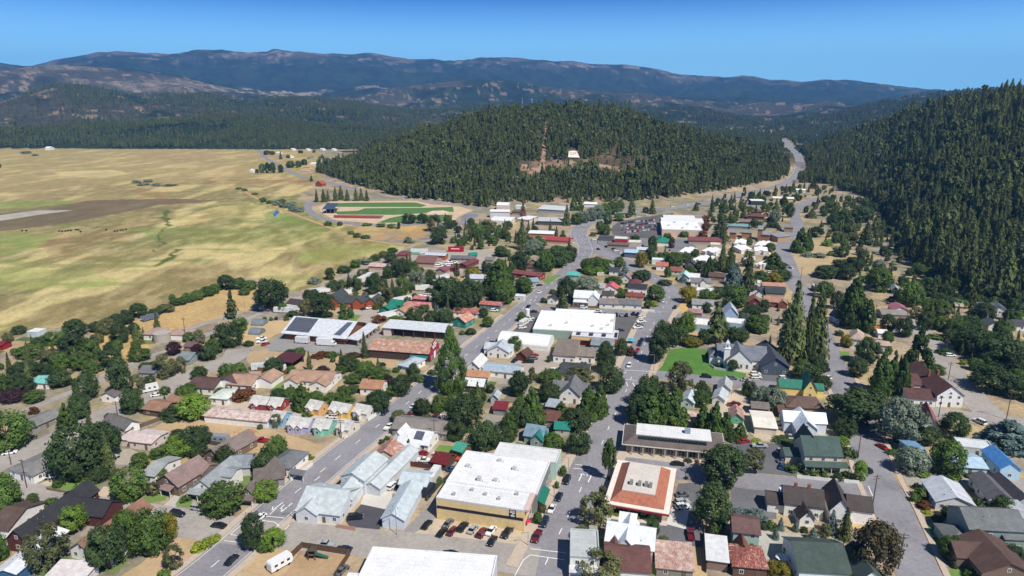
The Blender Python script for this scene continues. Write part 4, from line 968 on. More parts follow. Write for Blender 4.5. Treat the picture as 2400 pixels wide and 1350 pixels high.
def site(fr, x1, y1, x2, y2, dep, z=0.0):
    a, b = g(fr, x1, y1, z), g(fr, x2, y2, z); a.z = b.z = 0
    w = (b - a).length; an = math.atan2(b.y - a.y, b.x - a.x)
    if dep < 0:
        n = Vector((-math.sin(an), math.cos(an), 0)); a = a + n * dep
    return a, w, an
def house(fr, x1, y1, x2, y2, dep, e, rt, rise, rm, wm, label, lm=None, at=0.0, wings=(), win=1, chim=0, name='house', cat='house', ov=.45, porch=None, solar=None, door=True, group=None, side=True):
    a, w, an = site(fr, x1, y1, x2, y2, dep, at); dep = abs(dep)
    rm_, wm_ = mkm(rm, 'shingle'), mkm(wm)
    root = thing(name, label, cat, a, an, group)
    root.location.z = max(0, hz(a.x, a.y)) if a.y > 700 else 0
    roof = volume(root, 0, 0, w, dep, e, rt, rise, rm_, wm_, ov)
    near = a.y < 330
    for q in wings:
        u0, v0, w2, d2, e2, rt2, ri2 = q[:7]; m2 = mkm(q[7], 'shingle') if len(q) > 7 and q[7] else rm_; k2 = mkm(q[8]) if len(q) > 8 else wm_
        volume(root, u0, v0, w2, d2, e2, rt2, ri2, m2, k2, min(ov, .35))
        if near and d2 < 30 and v0 <= 0: put_window(root, u0 + w2 / 2, v0 - .01, 1.1, 0)
    if win and a.y < 560:
        n = max(1, int(w / (3.3 if near else 5)))
        for fl in range(2 if e > 5 else 1):
            for i in range(n):
                u = w * (i + .5) / n
                if any(q[0] - .5 < u < q[0] + q[2] + .5 and q[1] <= 0 for q in wings): continue
                if door and fl == 0 and i == n // 2 and near and n > 1:
                    DM = link('door', CROWN.setdefault('door', MB().box(-.5, -.06, 0, .5, .02, 2.05).mesh('door', [DOORM])), root, (u, -.01, 0.02)); continue
                put_window(root, u, -.01, 1.0 + fl * 2.7, 0)
        if rt == 'G' and rise > 2.2 and near: put_window(root, w / 2, -.01, e + .3, 0, 1.0, 1.1)
        if side:
            sgn = 1 if (math.cos(an) * (0 - a.x) + math.sin(an) * (0 - a.y)) > 0 else -1     # the side that faces the camera
            for i in range(max(1, int(dep / 4.2))):
                v = dep * (i + .5) / max(1, int(dep / 4.2))
                put_window(root, w + .01 if sgn > 0 else -.01, v, 1.0, math.pi / 2 if sgn > 0 else -math.pi / 2)
    for i in range(chim):
        cu, cv = w * (.3 + .35 * i), dep * .5
        c = MB().box(cu - .4, cv - .4, e * .8, cu + .4, cv + .4, e + rise + 1.2).box(cu - .48, cv - .48, e + rise + 1.2, cu + .48, cv + .48, e + rise + 1.35).build('chimney', M('plain', '8a5a4a'), roof)
    if porch:       # (u0, w, depth, height, roof colour)
        pu, pw, pd, ph = porch[:4]; pm = mkm(porch[4], 'shingle') if len(porch) > 4 else rm_
        MB().add([(pu - .2, -pd - .3, ph), (pu + pw + .2, -pd - .3, ph), (pu + pw + .2, -.02, ph + .7), (pu - .2, -.02, ph + .7), (pu - .2, -pd - .3, ph + .15), (pu + pw + .2, -pd - .3, ph + .15), (pu + pw + .2, -.02, ph + .85), (pu - .2, -.02, ph + .85)],
                 [(0, 3, 2, 1), (4, 5, 6, 7), (0, 1, 5, 4), (1, 2, 6, 5), (2, 3, 7, 6), (3, 0, 4, 7)]).build('porch_roof', pm, root)
        n = max(2, int(pw / 2.6) + 1)
        for i in range(n):
            u = pu + pw * i / (n - 1); MB().box(u - .09, -pd - .05, 0, u + .09, -pd + .13, ph + .02).build('porch_post', FRAME, root)
    if solar and rt == 'g':      # panels on the front slope: (u from, u to, v from, v to)
        s0, s1, t0, t1 = solar; k = rise / (dep / 2); h0 = e + .28
        MB().add([(s0, t0, h0 + t0 * k), (s1, t0, h0 + t0 * k), (s1, t1, h0 + t1 * k), (s0, t1, h0 + t1 * k), (s0, t0, h0 + t0 * k + .06), (s1, t0, h0 + t0 * k + .06), (s1, t1, h0 + t1 * k + .06), (s0, t1, h0 + t1 * k + .06)],
                 [(0, 3, 2, 1), (4, 5, 6, 7), (0, 1, 5, 4), (1, 2, 6, 5), (2, 3, 7, 6), (3, 0, 4, 7)]).build('solar_panel', M('solar', '20263a'), roof)
    if rt in 'gGh' and near:     # vents and pipes on the roof
        for i in range(2): 
            u, v = w * (.25 + .5 * rnd.random()), dep * (.12 + .2 * rnd.random())
            k = (rise / (dep / 2)) * v if rt == 'g' else (rise / (w / 2)) * min(u, w - u) if rt == 'G' else .5
            MB().cyl((u, v, e + k - .1), (u, v, e + k + .55), .1, n=6).build('vent_pipe', M('plain', '77777a'), roof)
    c = Vector((math.cos(an) * w / 2 - math.sin(an) * dep / 2, math.sin(an) * w / 2 + math.cos(an) * dep / 2, 0)) + a
    FOOT.append((c, max(w, dep) * .5)); HS.append((a, w, an, dep))
    if lm: LM.append((lm, c))
    return root, a, w, an, roof
WH, CR, GY, BR, DB, TN, TERR = 'e9e7e3', 'd8cbb4', '9aa0a2', '6e5a4c', '4a3a34', '9a7a62', 'b07f62'
# ---- lower left quarter
house('Z1', 232, 352, 440, 262, 9, 2.6, 'g', 1.4, '7d7c7c', '8d8880', 'long low grey roofed row house under the gravel trail', 'the long grey row house')
house('Z1', 75, 655, 245, 703, 17, 3, 'h', 1.6, '7f7d7b', WH, 'wide grey hip roofed house with white car in its drive', 'the wide grey hip roofed house')
house('Z1', 884, 362, 985, 318, 13, 2.8, 'G', 1.8, '6c6866', WH, 'small white house with grey gable beside the wooden fence', 'the small grey gabled house')
house('Z1', 915, 452, 1070, 470, 9, 2.9, 'g', .7, 'm:d8c6c0', 'd6c8c0', 'low house with pale pink metal roof and open carport', 'the pale pink roofed house', wings=((-5, 1, 4.8, 6, 2.5, 's', .3),))
house('Z1', 1105, 748, 1262, 792, 13, 3.6, 'G', 3.1, '8b7672', '7a6a5e', 'brown house with mottled pinkish shingle roof and bay window', 'the mottled pink roofed house', porch=(4, 4, 2, 2.6), wings=((5, 9, 5, 7, 3, 'g', 1.6),))
house('Z1', 1355, 792, 1510, 812, 15, 3.3, 'G', 2.9, '94999c', WH, 'light grey roofed bungalow with white gable and dormer', 'the light grey bungalow', porch=(0, 7, 2.4, 2.6), wings=((6, 6, 4, 6, 4.6, 'g', .9),))
house('Z1', 1690, 838, 1800, 846, 19, 3, 'G', 2.6, '726762', '9a948e', 'dark taupe roofed house with small white porch at the street corner', 'the taupe roofed corner house', porch=(1, 4, 2, 2.5))
house('Z1', 1620, 650, 1760, 640, 9, 3, 'g', 2, '868c92', 'b9bdbf', 'blue grey roofed house squeezed behind the bungalow', None)
house('Z1', 1445, 548, 1560, 584, 16, 3.2, 'G', 2.8, '7f726c', '7b6557', 'brown gabled house behind the bungalow row with two tone shingles', 'the brown gabled house')
house('Z1', 1012, 690, 1095, 702, 12, 2.8, 'g', 1.5, '9da2a2', WH, 'small white house with streaked pale grey roof', 'the streaked pale roofed house')
house('Z1', 66, 1172, 205, 1190, 26, 3.8, 'G', 3.2, '36363a', '5a3230', 'black roofed house with brick red gable and white trim', 'the black roofed brick gable house', wings=((4, 14, 14, 8, 3.6, 'g', 2.4),))
house('Z1', -70, 1085, 70, 1095, 14, 3.2, 'g', 2.5, '5d4c45', WH, 'brown roofed white house at the left edge of the photo', None)
house('Z1', 505, 1222, 650, 1252, 22, 3, 'G', 2.4, 's:8c6a58', WH, 'long brown roofed house with white gabled front behind round trees', 'the long brown roofed house', wings=((7, 0, 6, 6, 2.8, 's', 1, 's:a8785a'),))
house('Z1', -20, 1400, 130, 1412, 18, 3.4, 'G', .9, 'm:dfe4ea', '3f6488', 'blue walled shed with white metal roof in the bottom corner', 'the blue walled shed', name='shed', cat='shed', win=0)
house('Z1', 330, 1425, 590, 1440, 6, 2.6, 's', .6, 'm:e2d8d6', 'd8d0cc', 'white metal carport roof at the bottom edge of the photo', None, name='carport', cat='carport', win=0)
house('Z1', 1482, 142, 1600, 152, 9, 2.8, 'h', 1.3, 'ccd2ca', WH, 'little white house with pale green hip roof', 'the pale hip roofed cottage')
house('Z1', 1008, 218, 1150, 238, 9, 2.8, 'g', 1.5, '94745f', '6a5648', 'brown L shaped house with tan roof near the wooden fence', 'the brown L shaped house', wings=((4, 8, 14, 8, 2.8, 'g', 1.5),))
house('Z5', 1490, 1085, 1695, 1100, 11, 3, 'g', 1.9, '5e4745', WH, 'dark maroon roofed house on the curved side street', 'the dark maroon roofed house', wings=((8, 6, 12, 9, 3, 'G', 1.9),))
house('Z5', 1800, 1062, 1990, 1078, 12, 3, 'g', 2, 's:a98a76', WH, 'terracotta roofed white house beside the parked camper', 'the terracotta roofed house', wings=((9, 5, 9, 10, 3, 'G', 2),))
house('Z6', 245, 1028, 590, 1052, 12, 3, 'g', 2.1, 's:a98a76', WH, 'wide tan roofed ranch house with two white front gables', 'the wide tan ranch house', wings=((0.2, -3, 6.4, 9, 3, 'G', 1.7), (12.5, -4, 7.5, 10, 3, 'G', 1.8)))
house('Z6', 825, 1095, 990, 1104, 9, 3, 'g', 2, 's:a87e62', WH, 'compact tan roofed house with white chimney by the main street', 'the compact tan roofed house', chim=1)
for fr, x1, y1, x2, y2, d, col, lab, lm in [
    ('Z2', -40, 178, 72, 190, 7, '9c3b38', 'red cottage at the far end of the cottage row', None), ('Z2', 88, 192, 175, 199, 7, '9c3b38', 'red cottage with white trimmed windows in the cottage row', 'the red cottage'),
    ('Z2', 352, 207, 442, 226, 7, 'd8a76a', 'orange cottage in the back cottage row', 'the orange cottage'), ('Z2', 512, 222, 645, 246, 7, 'dcb865', 'yellow cottage with two front gables', 'the yellow cottage'),
    ('Z2', 682, 238, 780, 256, 7, 'd8d6d0', 'white cottage in the back row beside the street', 'the white back row cottage'), ('Z2', 95, 288, 180, 304, 7, '88b4d8', 'sky blue cottage in the front cottage row', 'the sky blue cottage'),
    ('Z2', 220, 332, 368, 352, 7, 'b4aed2', 'lavender cottage with tallest grey gable in the front row', 'the lavender cottage'), ('Z2', 402, 353, 512, 364, 7, '86c4b0', 'mint green cottage in the front row', 'the mint cottage'),
    ('Z2', 566, 352, 652, 372, 7, 'd8cfbc', 'cream cottage in the front row beside the street', 'the cream cottage')]:
    big = col in ('dcb865', 'b4aed2')
    house(fr, x1, y1, x2, y2, d, 2.7, 'g', 1.9, 'c2c0bc', col, lab, lm, wings=((1.2, -1.6, 2.6, 5, 2.5, 'G', 1.3),) + (((4.2, -1.2, 2.4, 5, 2.5, 'G', 1.2),) if big else ()), name='cottage', cat='cottage', group='cottages in two facing rows', ov=.3)
house('Z1', 1440, 268, 1880, 312, 8, 2.8, 'g', 1.0, 'r:cbbfb8', WH, 'long white shed with rust streaked roof on the dry lot', 'the long rust streaked shed', name='shed', cat='shed', win=0)
house('Z2', 98, 628, 242, 652, 11, 3, 'h', 2.2, '6f7275', WH, 'grey hip roofed house with solar panels by the picket fence', 'the grey solar hip house', porch=(9, 5, 2, 2.5))
house('Z2', -5, 745, 200, 715, 8, 3, 'g', 2.2, '6a625e', '8a8f92', 'low brown grey roofed house beside the busy street', None)
# ---- centre bottom
r_ = house('Z2', 602, 748, 768, 784, 14, 5.3, 'G', 2.0, 'm:c6cdce', 'c8ccd0', 'two storey pale blue grey house with brackets in its gable', 'the two storey pale blue house', wings=((7.4, 1, 6.2, 26, 2.9, 'G', 1.5, None, 'c8ccd0'),))
house('Z2', 295, 955, 592, 990, 15, 3.3, 'g', 3.4, 'm:c2c9ca', 'd4d6d8', 'large pale corner house with white gable and black stove pipe', 'the pale corner house', wings=((.2, -1.2, 6.5, 12, 3.2, 'G', 2.2), (6.8, 8, 7, 14, 3.4, 'G', 2.6)))
house('Z2', 890, 1012, 1042, 1028, 18, 3.4, 'G', 1.9, 'm:c4ced2', 'ccd4dc', 'long pale blue garage with gabled front by the black tarmac', 'the long pale blue garage', name='garage', cat='garage', wings=((-1, 18, 9, 9, 3.6, 'g', 1.6),), win=0)
house('Z2', 835, 548, 985, 562, 8, 2.6, 'G', 2.2, 'r:a07868', CR, 'small cottage with rusty red tin roof and cream front', 'the rusty tin cottage', wings=((4, 1, 7, 6, 2.6, 'g', 1.3, 'r:b89888'),))
house('Z2', 1000, 452, 1210, 484, 10, 3, 'g', 2.6, 'm:e4e6e8', WH, 'white house with white metal roof and dark solar panels', 'the white solar roofed house', solar=(5.5, 8.8, 1.2, 4.4), porch=(1, 8, 2, 2.5), wings=((-3, 2, 4, 7, 3, 'G', 2.4),))
house('Z2', 960, 362, 1335, 402, 11, 3, 'g', 2, '837c78', '8f8880', 'long grey shingle roof building behind the white solar roofed house', 'the long grey motel roof', name='motel', cat='building')
house('Z2', 1236, 592, 1335, 614, 7, 2.6, 'g', 1.7, 'm:702c30', '5a4438', 'dark red metal roofed shed beside the white box trailer', 'the dark red shed', name='shed', cat='shed', win=0)
house('Z2', 1385, 502, 1448, 522, 6, 2.4, 'g', 1.5, 'm:4fa38c', '6b5642', 'little shed with teal green roof by the hedge', 'the teal roofed shed', name='shed', cat='shed', win=0)
house('Z2', 1650, 135, 1700, 140, 5, 2.6, 'G', 1.3, 'a9b4ba', 'b4bec4', 'tiny pale blue shed between the shade trees', None, name='shed', cat='shed', win=0)
house('Z2', 1668, 217, 1757, 224, 5.5, 2.6, 's', .7, 'm:83353a', '8c8f90', 'grey shed with dark red sloping roof', 'the red topped grey shed', name='shed', cat='shed', win=0)
house('Z6', 1612, 1072, 1795, 1088, 8, 3.2, 'g', 1.7, 'm:dfe4e6', '3a4a40', 'dark green house with bright white metal roof', 'the dark green house')
# ---- the three joined stores along the right main street
house('P', 1024, 1215, 1228.5, 1247, 9.5, 6.7, 'f', 0, 'f:dfdfdf', 'e2c690', 'cream yellow flat roofed store with black stripe along its side', 'the cream yellow store', name='store', cat='store', win=0)
YS = site('P', 1024, 1215, 1228.5, 1247, 9.5)
def ys(u, v, z=0):
    a, w, an = YS; return Vector((a.x + math.cos(an) * u - math.sin(an) * v, a.y + math.sin(an) * u + math.cos(an) * v, z))
def ext(v0, d, u0, u1, e, rt, rise, rm, wm, name, label, lm, **k):
    a = ys(u0, v0); root = thing(name, label, 'store', a, YS[2]); roof = volume(root, 0, 0, u1 - u0, d, e, rt, rise, mkm(rm), mkm(wm), 0)
    c = ys((u0 + u1) / 2, v0 + d / 2); LM.append((lm, c)); FOOT.append((c, 14)); return root, roof, u1 - u0
W_ = YS[1]
s2, rf2, w2 = ext(9.6, 20, -.4, W_ + 1.6, 6.4, 'f', 0, 'f:e4e4e4', '7f8480', 'store', 'white flat roofed grey walled store in the middle of the block', 'the long white roofed store')
s3, rf3, w3 = ext(29.7, 8.8, 9, W_ + 3.6, 6.2, 'f', 0, 'f:d8d8d6', 'b5cabf', 'store', 'pale mint walled store with weathered white roof at the block end', 'the mint walled store')
root = bpy.data.objects['store']
MB().box(.15, -.08, 3.6, W_ - .3, -.02, 4.5).build('stripe', M('plain', '2e2a30'), root)
sg = MB().box(W_ - 4.4, -.16, 4.55, W_ - 2.4, -.03, 6.7); sgo = sg.build('sign_board', M('plain', '1c1c20'), root)
sb = MB()
for z, u0, u1, h in ((6.45, .25, 1.7, .14), (5.95, .15, .85, .3), (5.75, .9, 1.75, .34), (5.35, .7, 1.3, .16), (4.95, .3, 1.7, .2), (4.7, .5, 1.5, .12)): sb.box(W_ - 4.4 + u0, -.2, z - .1, W_ - 4.4 + u1, -.165, z - .1 + h)
sb.build('lettering', WHITE, sgo)
cn = MB().add([(W_ + .05, .2, 6.7), (W_ + 1.2, .2, 6.4), (W_ + 1.2, 9.2, 6.4), (W_ + .05, 9.2, 6.7), (W_ + .05, .2, 7.4), (W_ + 1.2, .2, 7.1), (W_ + 1.2, 9.2, 7.1), (W_ + .05, 9.2, 7.4)], [(0, 3, 2, 1), (4, 5, 6, 7), (0, 1, 5, 4), (1, 2, 6, 5), (2, 3, 7, 6), (3, 0, 4, 7)]).build('street_canopy', M('plain', 'c4a8a0'), root)
for v in (2, 4.8, 7.6): put_window(root, W_ + .01, v, .6, math.pi / 2, 2.2, 2.2)
for i in range(5):
    u, v = W_ * (.15 + .17 * i), 2.5 + (i * 3.7) % 5; MB().box(u, v, 6.8, u + .9, v + .9, 7.6).build('roof_vent', M('plain', 'a8a8a8'), root)
aw = MB().add([(w2 + .03, .6, 4.4), (w2 + 2.2, .6, 3.0), (w2 + 2.2, 9.5, 3.0), (w2 + .03, 9.5, 4.4), (w2 + .03, .6, 4.5), (w2 + 2.2, .6, 3.12), (w2 + 2.2, 9.5, 3.12), (w2 + .03, 9.5, 4.5)], [(0, 3, 2, 1), (4, 5, 6, 7), (0, 1, 5, 4), (1, 2, 6, 5), (2, 3, 7, 6), (3, 0, 4, 7)]).build('awning', M('plain', '1f6a58'), s2)
for v in (11, 14.5, 18): put_window(s2, w2 + .01, v, .7, math.pi / 2, 2.2, 1.8)
for u, v, h in ((9, 3, 1.3), (14, 4, .8), (3, 10, .8), (18, 12, 1.0), (12, 16, .7)): MB().box(u, v, 6.48, u + 1.2, v + 1.2, 6.5 + h).cyl((u + 2, v, 6.45), (u + 2, v, 7.4), .12).build('roof_vent', M('plain', 'b4b4b4'), s2)
for v in (2.2, 5.6): put_window(s3, w3 + .01, v, .7, math.pi / 2, 2.2, 1.8)
# big white roof at the bottom edge
a = g('Z2', 822, 1142, 6.5); b_ = g('Z2', 1695, 1205, 6.5)
house('Z2', 822, 1142, 1695, 1205, -26, 6.2, 'f', 0, 'f:e6e6e8', 'd0d0ce', 'large white flat roofed hall at the bottom edge of the photo', 'the large white roofed hall', at=6.7, name='hall', cat='building', win=0, wings=((-3.2, 0, 3.1, 16, 5.6, 'f', 0, 'f:e0e0e2'),))
# ---- right of the main street
house('Z3', 333, 128, 475, 143, 13, 3.6, 'G', 3.8, '6f7173', WH, 'white gabled house with steep grey roof among the cedars', 'the white house among cedars', wings=((-4, 5, 15, 7, 3.4, 'g', 2.6),))
house('Z3', 85, 412, 212, 432, 9, 3, 'g', 2.4, 'm:7d93a4', '8fa0a0', 'blue grey metal roofed house with teal gable in the trees', 'the blue and teal roofed house', wings=((3, -2, 4.5, 7, 2.8, 'G', 2, 'm:2f7a70'),))
house('Z3', 300, 362, 402, 368, 6, 2.8, 'g', 1.4, 'm:2f8474', 'b0b0a4', 'low building with teal green roof behind the wide dark tree', None)
house('Z3', 238, 198, 312, 208, 6, 2.6, 's', .5, 'm:a9b2b8', '6a5a4e', 'small shed with silvery roof among the cedars', None, name='shed', cat='shed', win=0)
house('Z3', 212, 302, 335, 308, 9, 2.8, 'g', 1.7, '6a4640', '75655a', 'dark red brown roofed house hidden among the cedars', 'the hidden red brown house')
# office block with glazed strip
o_ = house('Z3', 800, 480, 1468, 548, 13, 3.3, 'h', .02, '5d5450', '9a8f84', 'long low office building with brown mansard roof and skylight strip', 'the long mansard office', name='office_building', cat='building', win=0, ov=.2)
root, a, w_, an, roof = o_
def ring(root, u0, v0, u1, v1, z0, o0, z1, o1, name, mat):
    P = [(u0 - o0, v0 - o0, z0), (u1 + o0, v0 - o0, z0), (u1 + o0, v1 + o0, z0), (u0 - o0, v1 + o0, z0)]; Q = [(u0 - o1, v0 - o1, z1), (u1 + o1, v0 - o1, z1), (u1 + o1, v1 + o1, z1), (u0 - o1, v1 + o1, z1)]
    return MB().add(P + Q, [(0, 1, 5, 4), (1, 2, 6, 5), (2, 3, 7, 6), (3, 0, 4, 7), (3, 2, 1, 0), (4, 5, 6, 7)]).build(name, mat, root)
ring(root, 0, 0, w_, 13, 3.55, 1.5, 3.85, 1.5, 'eave', M('plain', 'd2cdc4')); ring(root, 0, 0, w_, 13, 3.86, 1.3, 5.6, -2.6, 'mansard', M('shingle', '6b625e'))
MB().box(3.2, 3.2, 5.62, w_ - 3.2, 12, 5.9).build('flat_roof', M('membrane', 'dedede'), root)
sk = MB()
for i in range(20): sk.box(4.2 + i * (w_ - 9) / 20, 1.15, 4.62, 4.2 + (i + .8) * (w_ - 9) / 20, 2.6, 5.75)
sk.build('skylight_strip', M('glass', '26302f'), root)
MB().box(w_ * .62, 7, 5.95, w_ * .62 + 2, 9, 7.4).build('roof_unit', M('metal', '8fa0ac'), root)
for i in range(8): MB().box(2 + i * w_ / 8.6, -1.3, 0, 2.35 + i * w_ / 8.6, -.95, 3.5).build('column', M('plain', 'b4a896'), root)
for i in range(7): put_window(root, 4 + i * w_ / 8.6, -.01, .6, 0, 2.4, 2.2)
# bank with the red tile roof
a1, a2, a3 = g('Z3', 642, 838, 4.2), g('Z3', 1105, 918, 4.2), g('Z3', 755, 532, 4.2)
an = math.atan2(a2.y - a1.y, a2.x - a1.x); bw = (a2 - a1).length; bd = (a3 - a1).length * .99
root = thing('bank', 'square bank with red clay tile mansard and white flat roof', 'bank', (a1.x, a1.y, 0), an); LM.append(('the red tiled bank', root.location + Vector((bw / 2, bd / 2, 0)))); FOOT.append((root.location + Vector((bw / 2, bd / 2, 0)), 15))
MB().box(2.4, 2.6, -.3, bw - 2.4, bd - 2.4, 3.6).build('wall', M('wall', '8a7468'), root)
gp = MB()
for i in range(9): gp.box(3 + i * (bw - 6) / 9, 2.5, .3, 3 + (i + .8) * (bw - 6) / 9, 2.58, 3.3)
for i in range(9): gp.box(bw - 2.38, 3.4 + i * (bd - 7) / 9, .3, bw - 2.3, 3.4 + (i + .8) * (bd - 7) / 9, 3.3)
gp.build('window', M('glass', '1e2226'), root)
MB().box(0, 0, 3.62, bw, bd, 4.3).build('eave', M('plain', 'ded6cc'), root)
MB().box(-.06, -.06, 3.5, bw + .06, .0, 4.1).box(bw, 0, 3.5, bw + .06, bd, 4.1).build('trim', M('plain', '9a3038'), root)
ring(root, 0, 0, bw, bd, 4.31, -1.7, 6.7, -4.6, 'tile_roof', M('tile', 'a66a54'))
MB().box(4.7, 4.7, 6.6, bw - 4.7, bd - 4.7, 6.95).build('flat_roof', M('membrane', 'd2cac0'), root)
for i, (u, v) in enumerate(((6.5, 8), (9, 8), (11, 8.2), (12.3, 8))): MB().box(u, v, 6.97, u + 1, v + 1.6, 8.1).box(u + .2, v + 1.62, 6.97, u + .8, v + 2.2, 7.6).build('roof_unit', M('metal', '8c8c88'), root)
house('Z3', 655, 1205, 985, 1262, 10, 4.2, 'g', 3.2, 'm:dde4ea', WH, 'white house with white metal roof and steep cross gables by the bank', 'the white cross gabled house', wings=((3.2, -1.2, 4.6, 12, 4.6, 'G', 2.5), (2.6, 9, 4.4, 5, 4.4, 'g', 2.4)))
house('Z3', 655, 1385, 965, 1410, 12, 3.6, 'g', 2.6, '6a4a45', WH, 'brown roofed house in front of the white cross gabled house', 'the brown roofed house by the porch', wings=((0, 8, 5, 6, 3.4, 'G', 2),))
house('Z3', 405, 1350, 610, 1362, 12, 5.6, 'f', 0, 'f:b8bcbc', WH, 'two storey white porch house with stained flat roof at the corner', 'the white porch house', porch=(0, 9, 1.8, 2.6, 'f:c8c8c8'))
house('Z3', 1015, 1352, 1268, 1378, 9, 2.8, 's', 1.5, 'r:b09a92', '8a8478', 'low building with rust patched white tin roof', 'the rust patched tin roof', name='shed', cat='shed')
house('Z3', 1370, 1302, 1512, 1322, 10, 3, 's', .6, 'm:e6e6e6', '8c7466', 'white sloped roof shed beside the dry yard', 'the white sloped shed', name='shed', cat='shed', win=0)
house('Z3', 1550, 1352, 1785, 1374, 9, 3.2, 'h', 1.5, 'r:7d3c34', '6b5044', 'brown building with rusty dark red hip roof at the bottom edge', 'the rusty red hip roof')
house('Z3', 1548, 1150, 1728, 1172, 8.5, 5.2, 'g', 1.7, '6d5350', '9fbfb0', 'mint green two storey house with brown roof', 'the mint green house', wings=((.4, -5, 3.2, 4.9, 2.6, 'G', 2.4, '7d503e', '8a6a58'),))
house('Z3', 1185, 162, 1275, 178, 11, 2.8, 'G', 1.8, 'm:c8d2d8', 'c4d2d4', 'pale metal roofed house behind the grove of cedars', 'the pale house behind the cedars')
house('Z3', 1200, 298, 1302, 313, 9, 2.8, 'g', 1.3, 'r:c8b8b0', '8fb8b0', 'rust streaked white tin roof house with mint gable', 'the mint gabled tin house')
house('Z3', 1405, 143, 1492, 158, 9, 2.8, 'G', 1.6, 'm:c4ccce', WH, 'small pale roofed house beside the wooden yard fence', None)
house('Z3', 1445, 76, 1535, 88, 9, 3, 'G', 2.2, 'b0b2b2', WH, 'white house with pale grey gable behind the church street', 'the pale grey gabled house')
house('Z3', 1530, 278, 1622, 288, 8, 2.6, 'G', 2, 'r:a88a80', '5fa890', 'little teal gabled cottage with rust and white roof', 'the little teal cottage')
house('Z3', 1703, 352, 1856, 366, 14, 3, 'g', .7, 'f:e2ddd2', 'd6ccb8', 'cream flat topped garage on the gravel yard', 'the cream garage', name='garage', cat='garage', win=0)
house('Z3', 1685, 212, 1800, 222, 6, 2.8, 'g', 1.4, '77706c', '8c8278', 'low grey roofed shed just behind the cream garage', None, name='shed', cat='shed', win=0)
house('Z4', 190, 386, 338, 396, 12, 4.4, 'G', 3, 'm:d6e2ee', 'd4dce6', 'white gabled house with pale blue metal roof and blue base', 'the white and blue gabled house', wings=((-3, 5, 15, 7, 4.6, 'g', 2.6),))
house('Z4', 250, 606, 505, 616, 11, 5.8, 'g', 4.2, '4a5c56', CR, 'two storey cream house with dark green roof and long front porch', 'the dark green roofed house', porch=(-.4, 14, 2.6, 2.8), wings=((1, 5, 5, 9, 6, 'G', 4.4), (-5, 4, 5, 6, 3, 'g', 1.5)))
house('Z4', 108, 925, 380, 962, 9, 4.6, 'g', 3.0, '4f4744', WH, 'large white house with dark brown roof and several gables', 'the white many gabled house', wings=((12.2, -1.6, 5.6, 12, 5, 'G', 3.8), (17.8, 1, 6.5, 8, 4.4, 'g', 2.6), (-4.6, 1, 4.6, 7, 3, 'g', 1.6)), chim=2)
house('Z4', 218, 1002, 322, 1008, 6, 2.8, 'G', 2.4, '45403e', WH, 'tiny white gabled outbuilding with black roof', 'the tiny white outbuilding', name='shed', cat='shed')
house('Z4', 210, 1405, 565, 1425, 14, 4, 'g', 3.6, '47544e', WH, 'dark green roofed house at the bottom edge under the bronze tree', 'the bottom dark green roof', wings=((13, -3, 7, 12, 4, 'G', 3.2),))
house('Z4', 1172, 885, 1440, 915, 12, 3, 'G', 2.2, 'm:ccd0d6', 'd0d4d8', 'white walled house with ribbed metal roof in two tones', 'the ribbed metal roofed house')
house('Z4', 1545, 868, 1712, 882, 13, 3.2, 'G', 2, '66636a', WH, 'white gabled garage with dark slate roof', 'the slate roofed garage', name='garage', cat='garage')
house('Z4', 1392, 1152, 1790, 1172, 11, 6.2, 'g', 3, '6f7272', '8a9a92', 'large sage green house with grey roof and wrap porch', 'the sage green house', wings=((-5.6, -2.5, 6.5, 9, 2.8, 'h', 1.8, None, '8a9a92'), (9, -1.2, 7, 11, 4.2, 'g', 2)))
house('Z4', 1490, 1405, 1860, 1425, 14, 3.6, 'G', 3, '5c4842', '7a6658', 'brown roofed house in the bottom corner under small trees', 'the bottom corner brown roof', wings=((-3, 6, 8, 7, 3.4, 'g', 2.4),))
house('Z4', 1300, 632, 1532, 648, 10, 2.8, 'g', 1.2, 'm:b4cbe0', 'b8cdd8', 'low pale blue roofed house behind the round maple', 'the low pale blue house')
house('Z4', 1040, 604, 1140, 612, 16, 2.8, 'g', 1.6, 'm:7fa8d4', 'a8c0d0', 'light blue roofed house between two silvery trees', 'the light blue roofed house')
house('Z4', 1622, 668, 1762, 678, 12, 4, 'G', 2.2, 'm:5a98d8', 'b4cfe0', 'tall pale blue shed with bright blue metal roof', 'the bright blue shed', name='shed', cat='shed')
house('Z4', 1345, 495, 1590, 522, 7, 2.8, 'f', 0, 'f:cfd4d8', 'd0d0c8', 'flat white roofed house behind the pale blue roofs', 'the flat white roofed house')
house('Z4', 1735, 890, 1860, 896, 14, 3, 'G', 2, '4c4a50', 'a8a8ac', 'dark purple grey roofed house at the right edge of the photo', None)
house('Z4', 1740, 1000, 1860, 1004, 8, 2.8, 's', .6, 'm:b4b8be', 'a8a8a4', 'low light grey roof shed at the right edge', None, name='shed', cat='shed', win=0)
house('Z4', 1078, 334, 1192, 352, 14, 3, 'G', 3.6, '8f5a5c', WH, 'white gabled house with steep faded red roof', 'the faded red roofed house')
house('Z8', 1100, 1182, 1318, 1196, 12, 3.2, 'g', 2, '5c4240', WH, 'low wing house with chocolate roof beside the huge white gable', None, chim=1)
house('Z8', 1325, 1192, 1532, 1198, 28, 5.2, 'G', 4, '5f4542', WH, 'big white hall with chocolate brown roof and brick chimneys', 'the big chocolate roofed hall', chim=2, wings=((-6, 11, 6, 14, 4.6, 'g', 2.4),))
house('Z4', 128, 218, 382, 232, 11, 3.4, 'h', 2.4, '6a5650', 'c2a890', 'tan house with brown hip roof in front of the yellow gable', 'the tan hip roofed house')
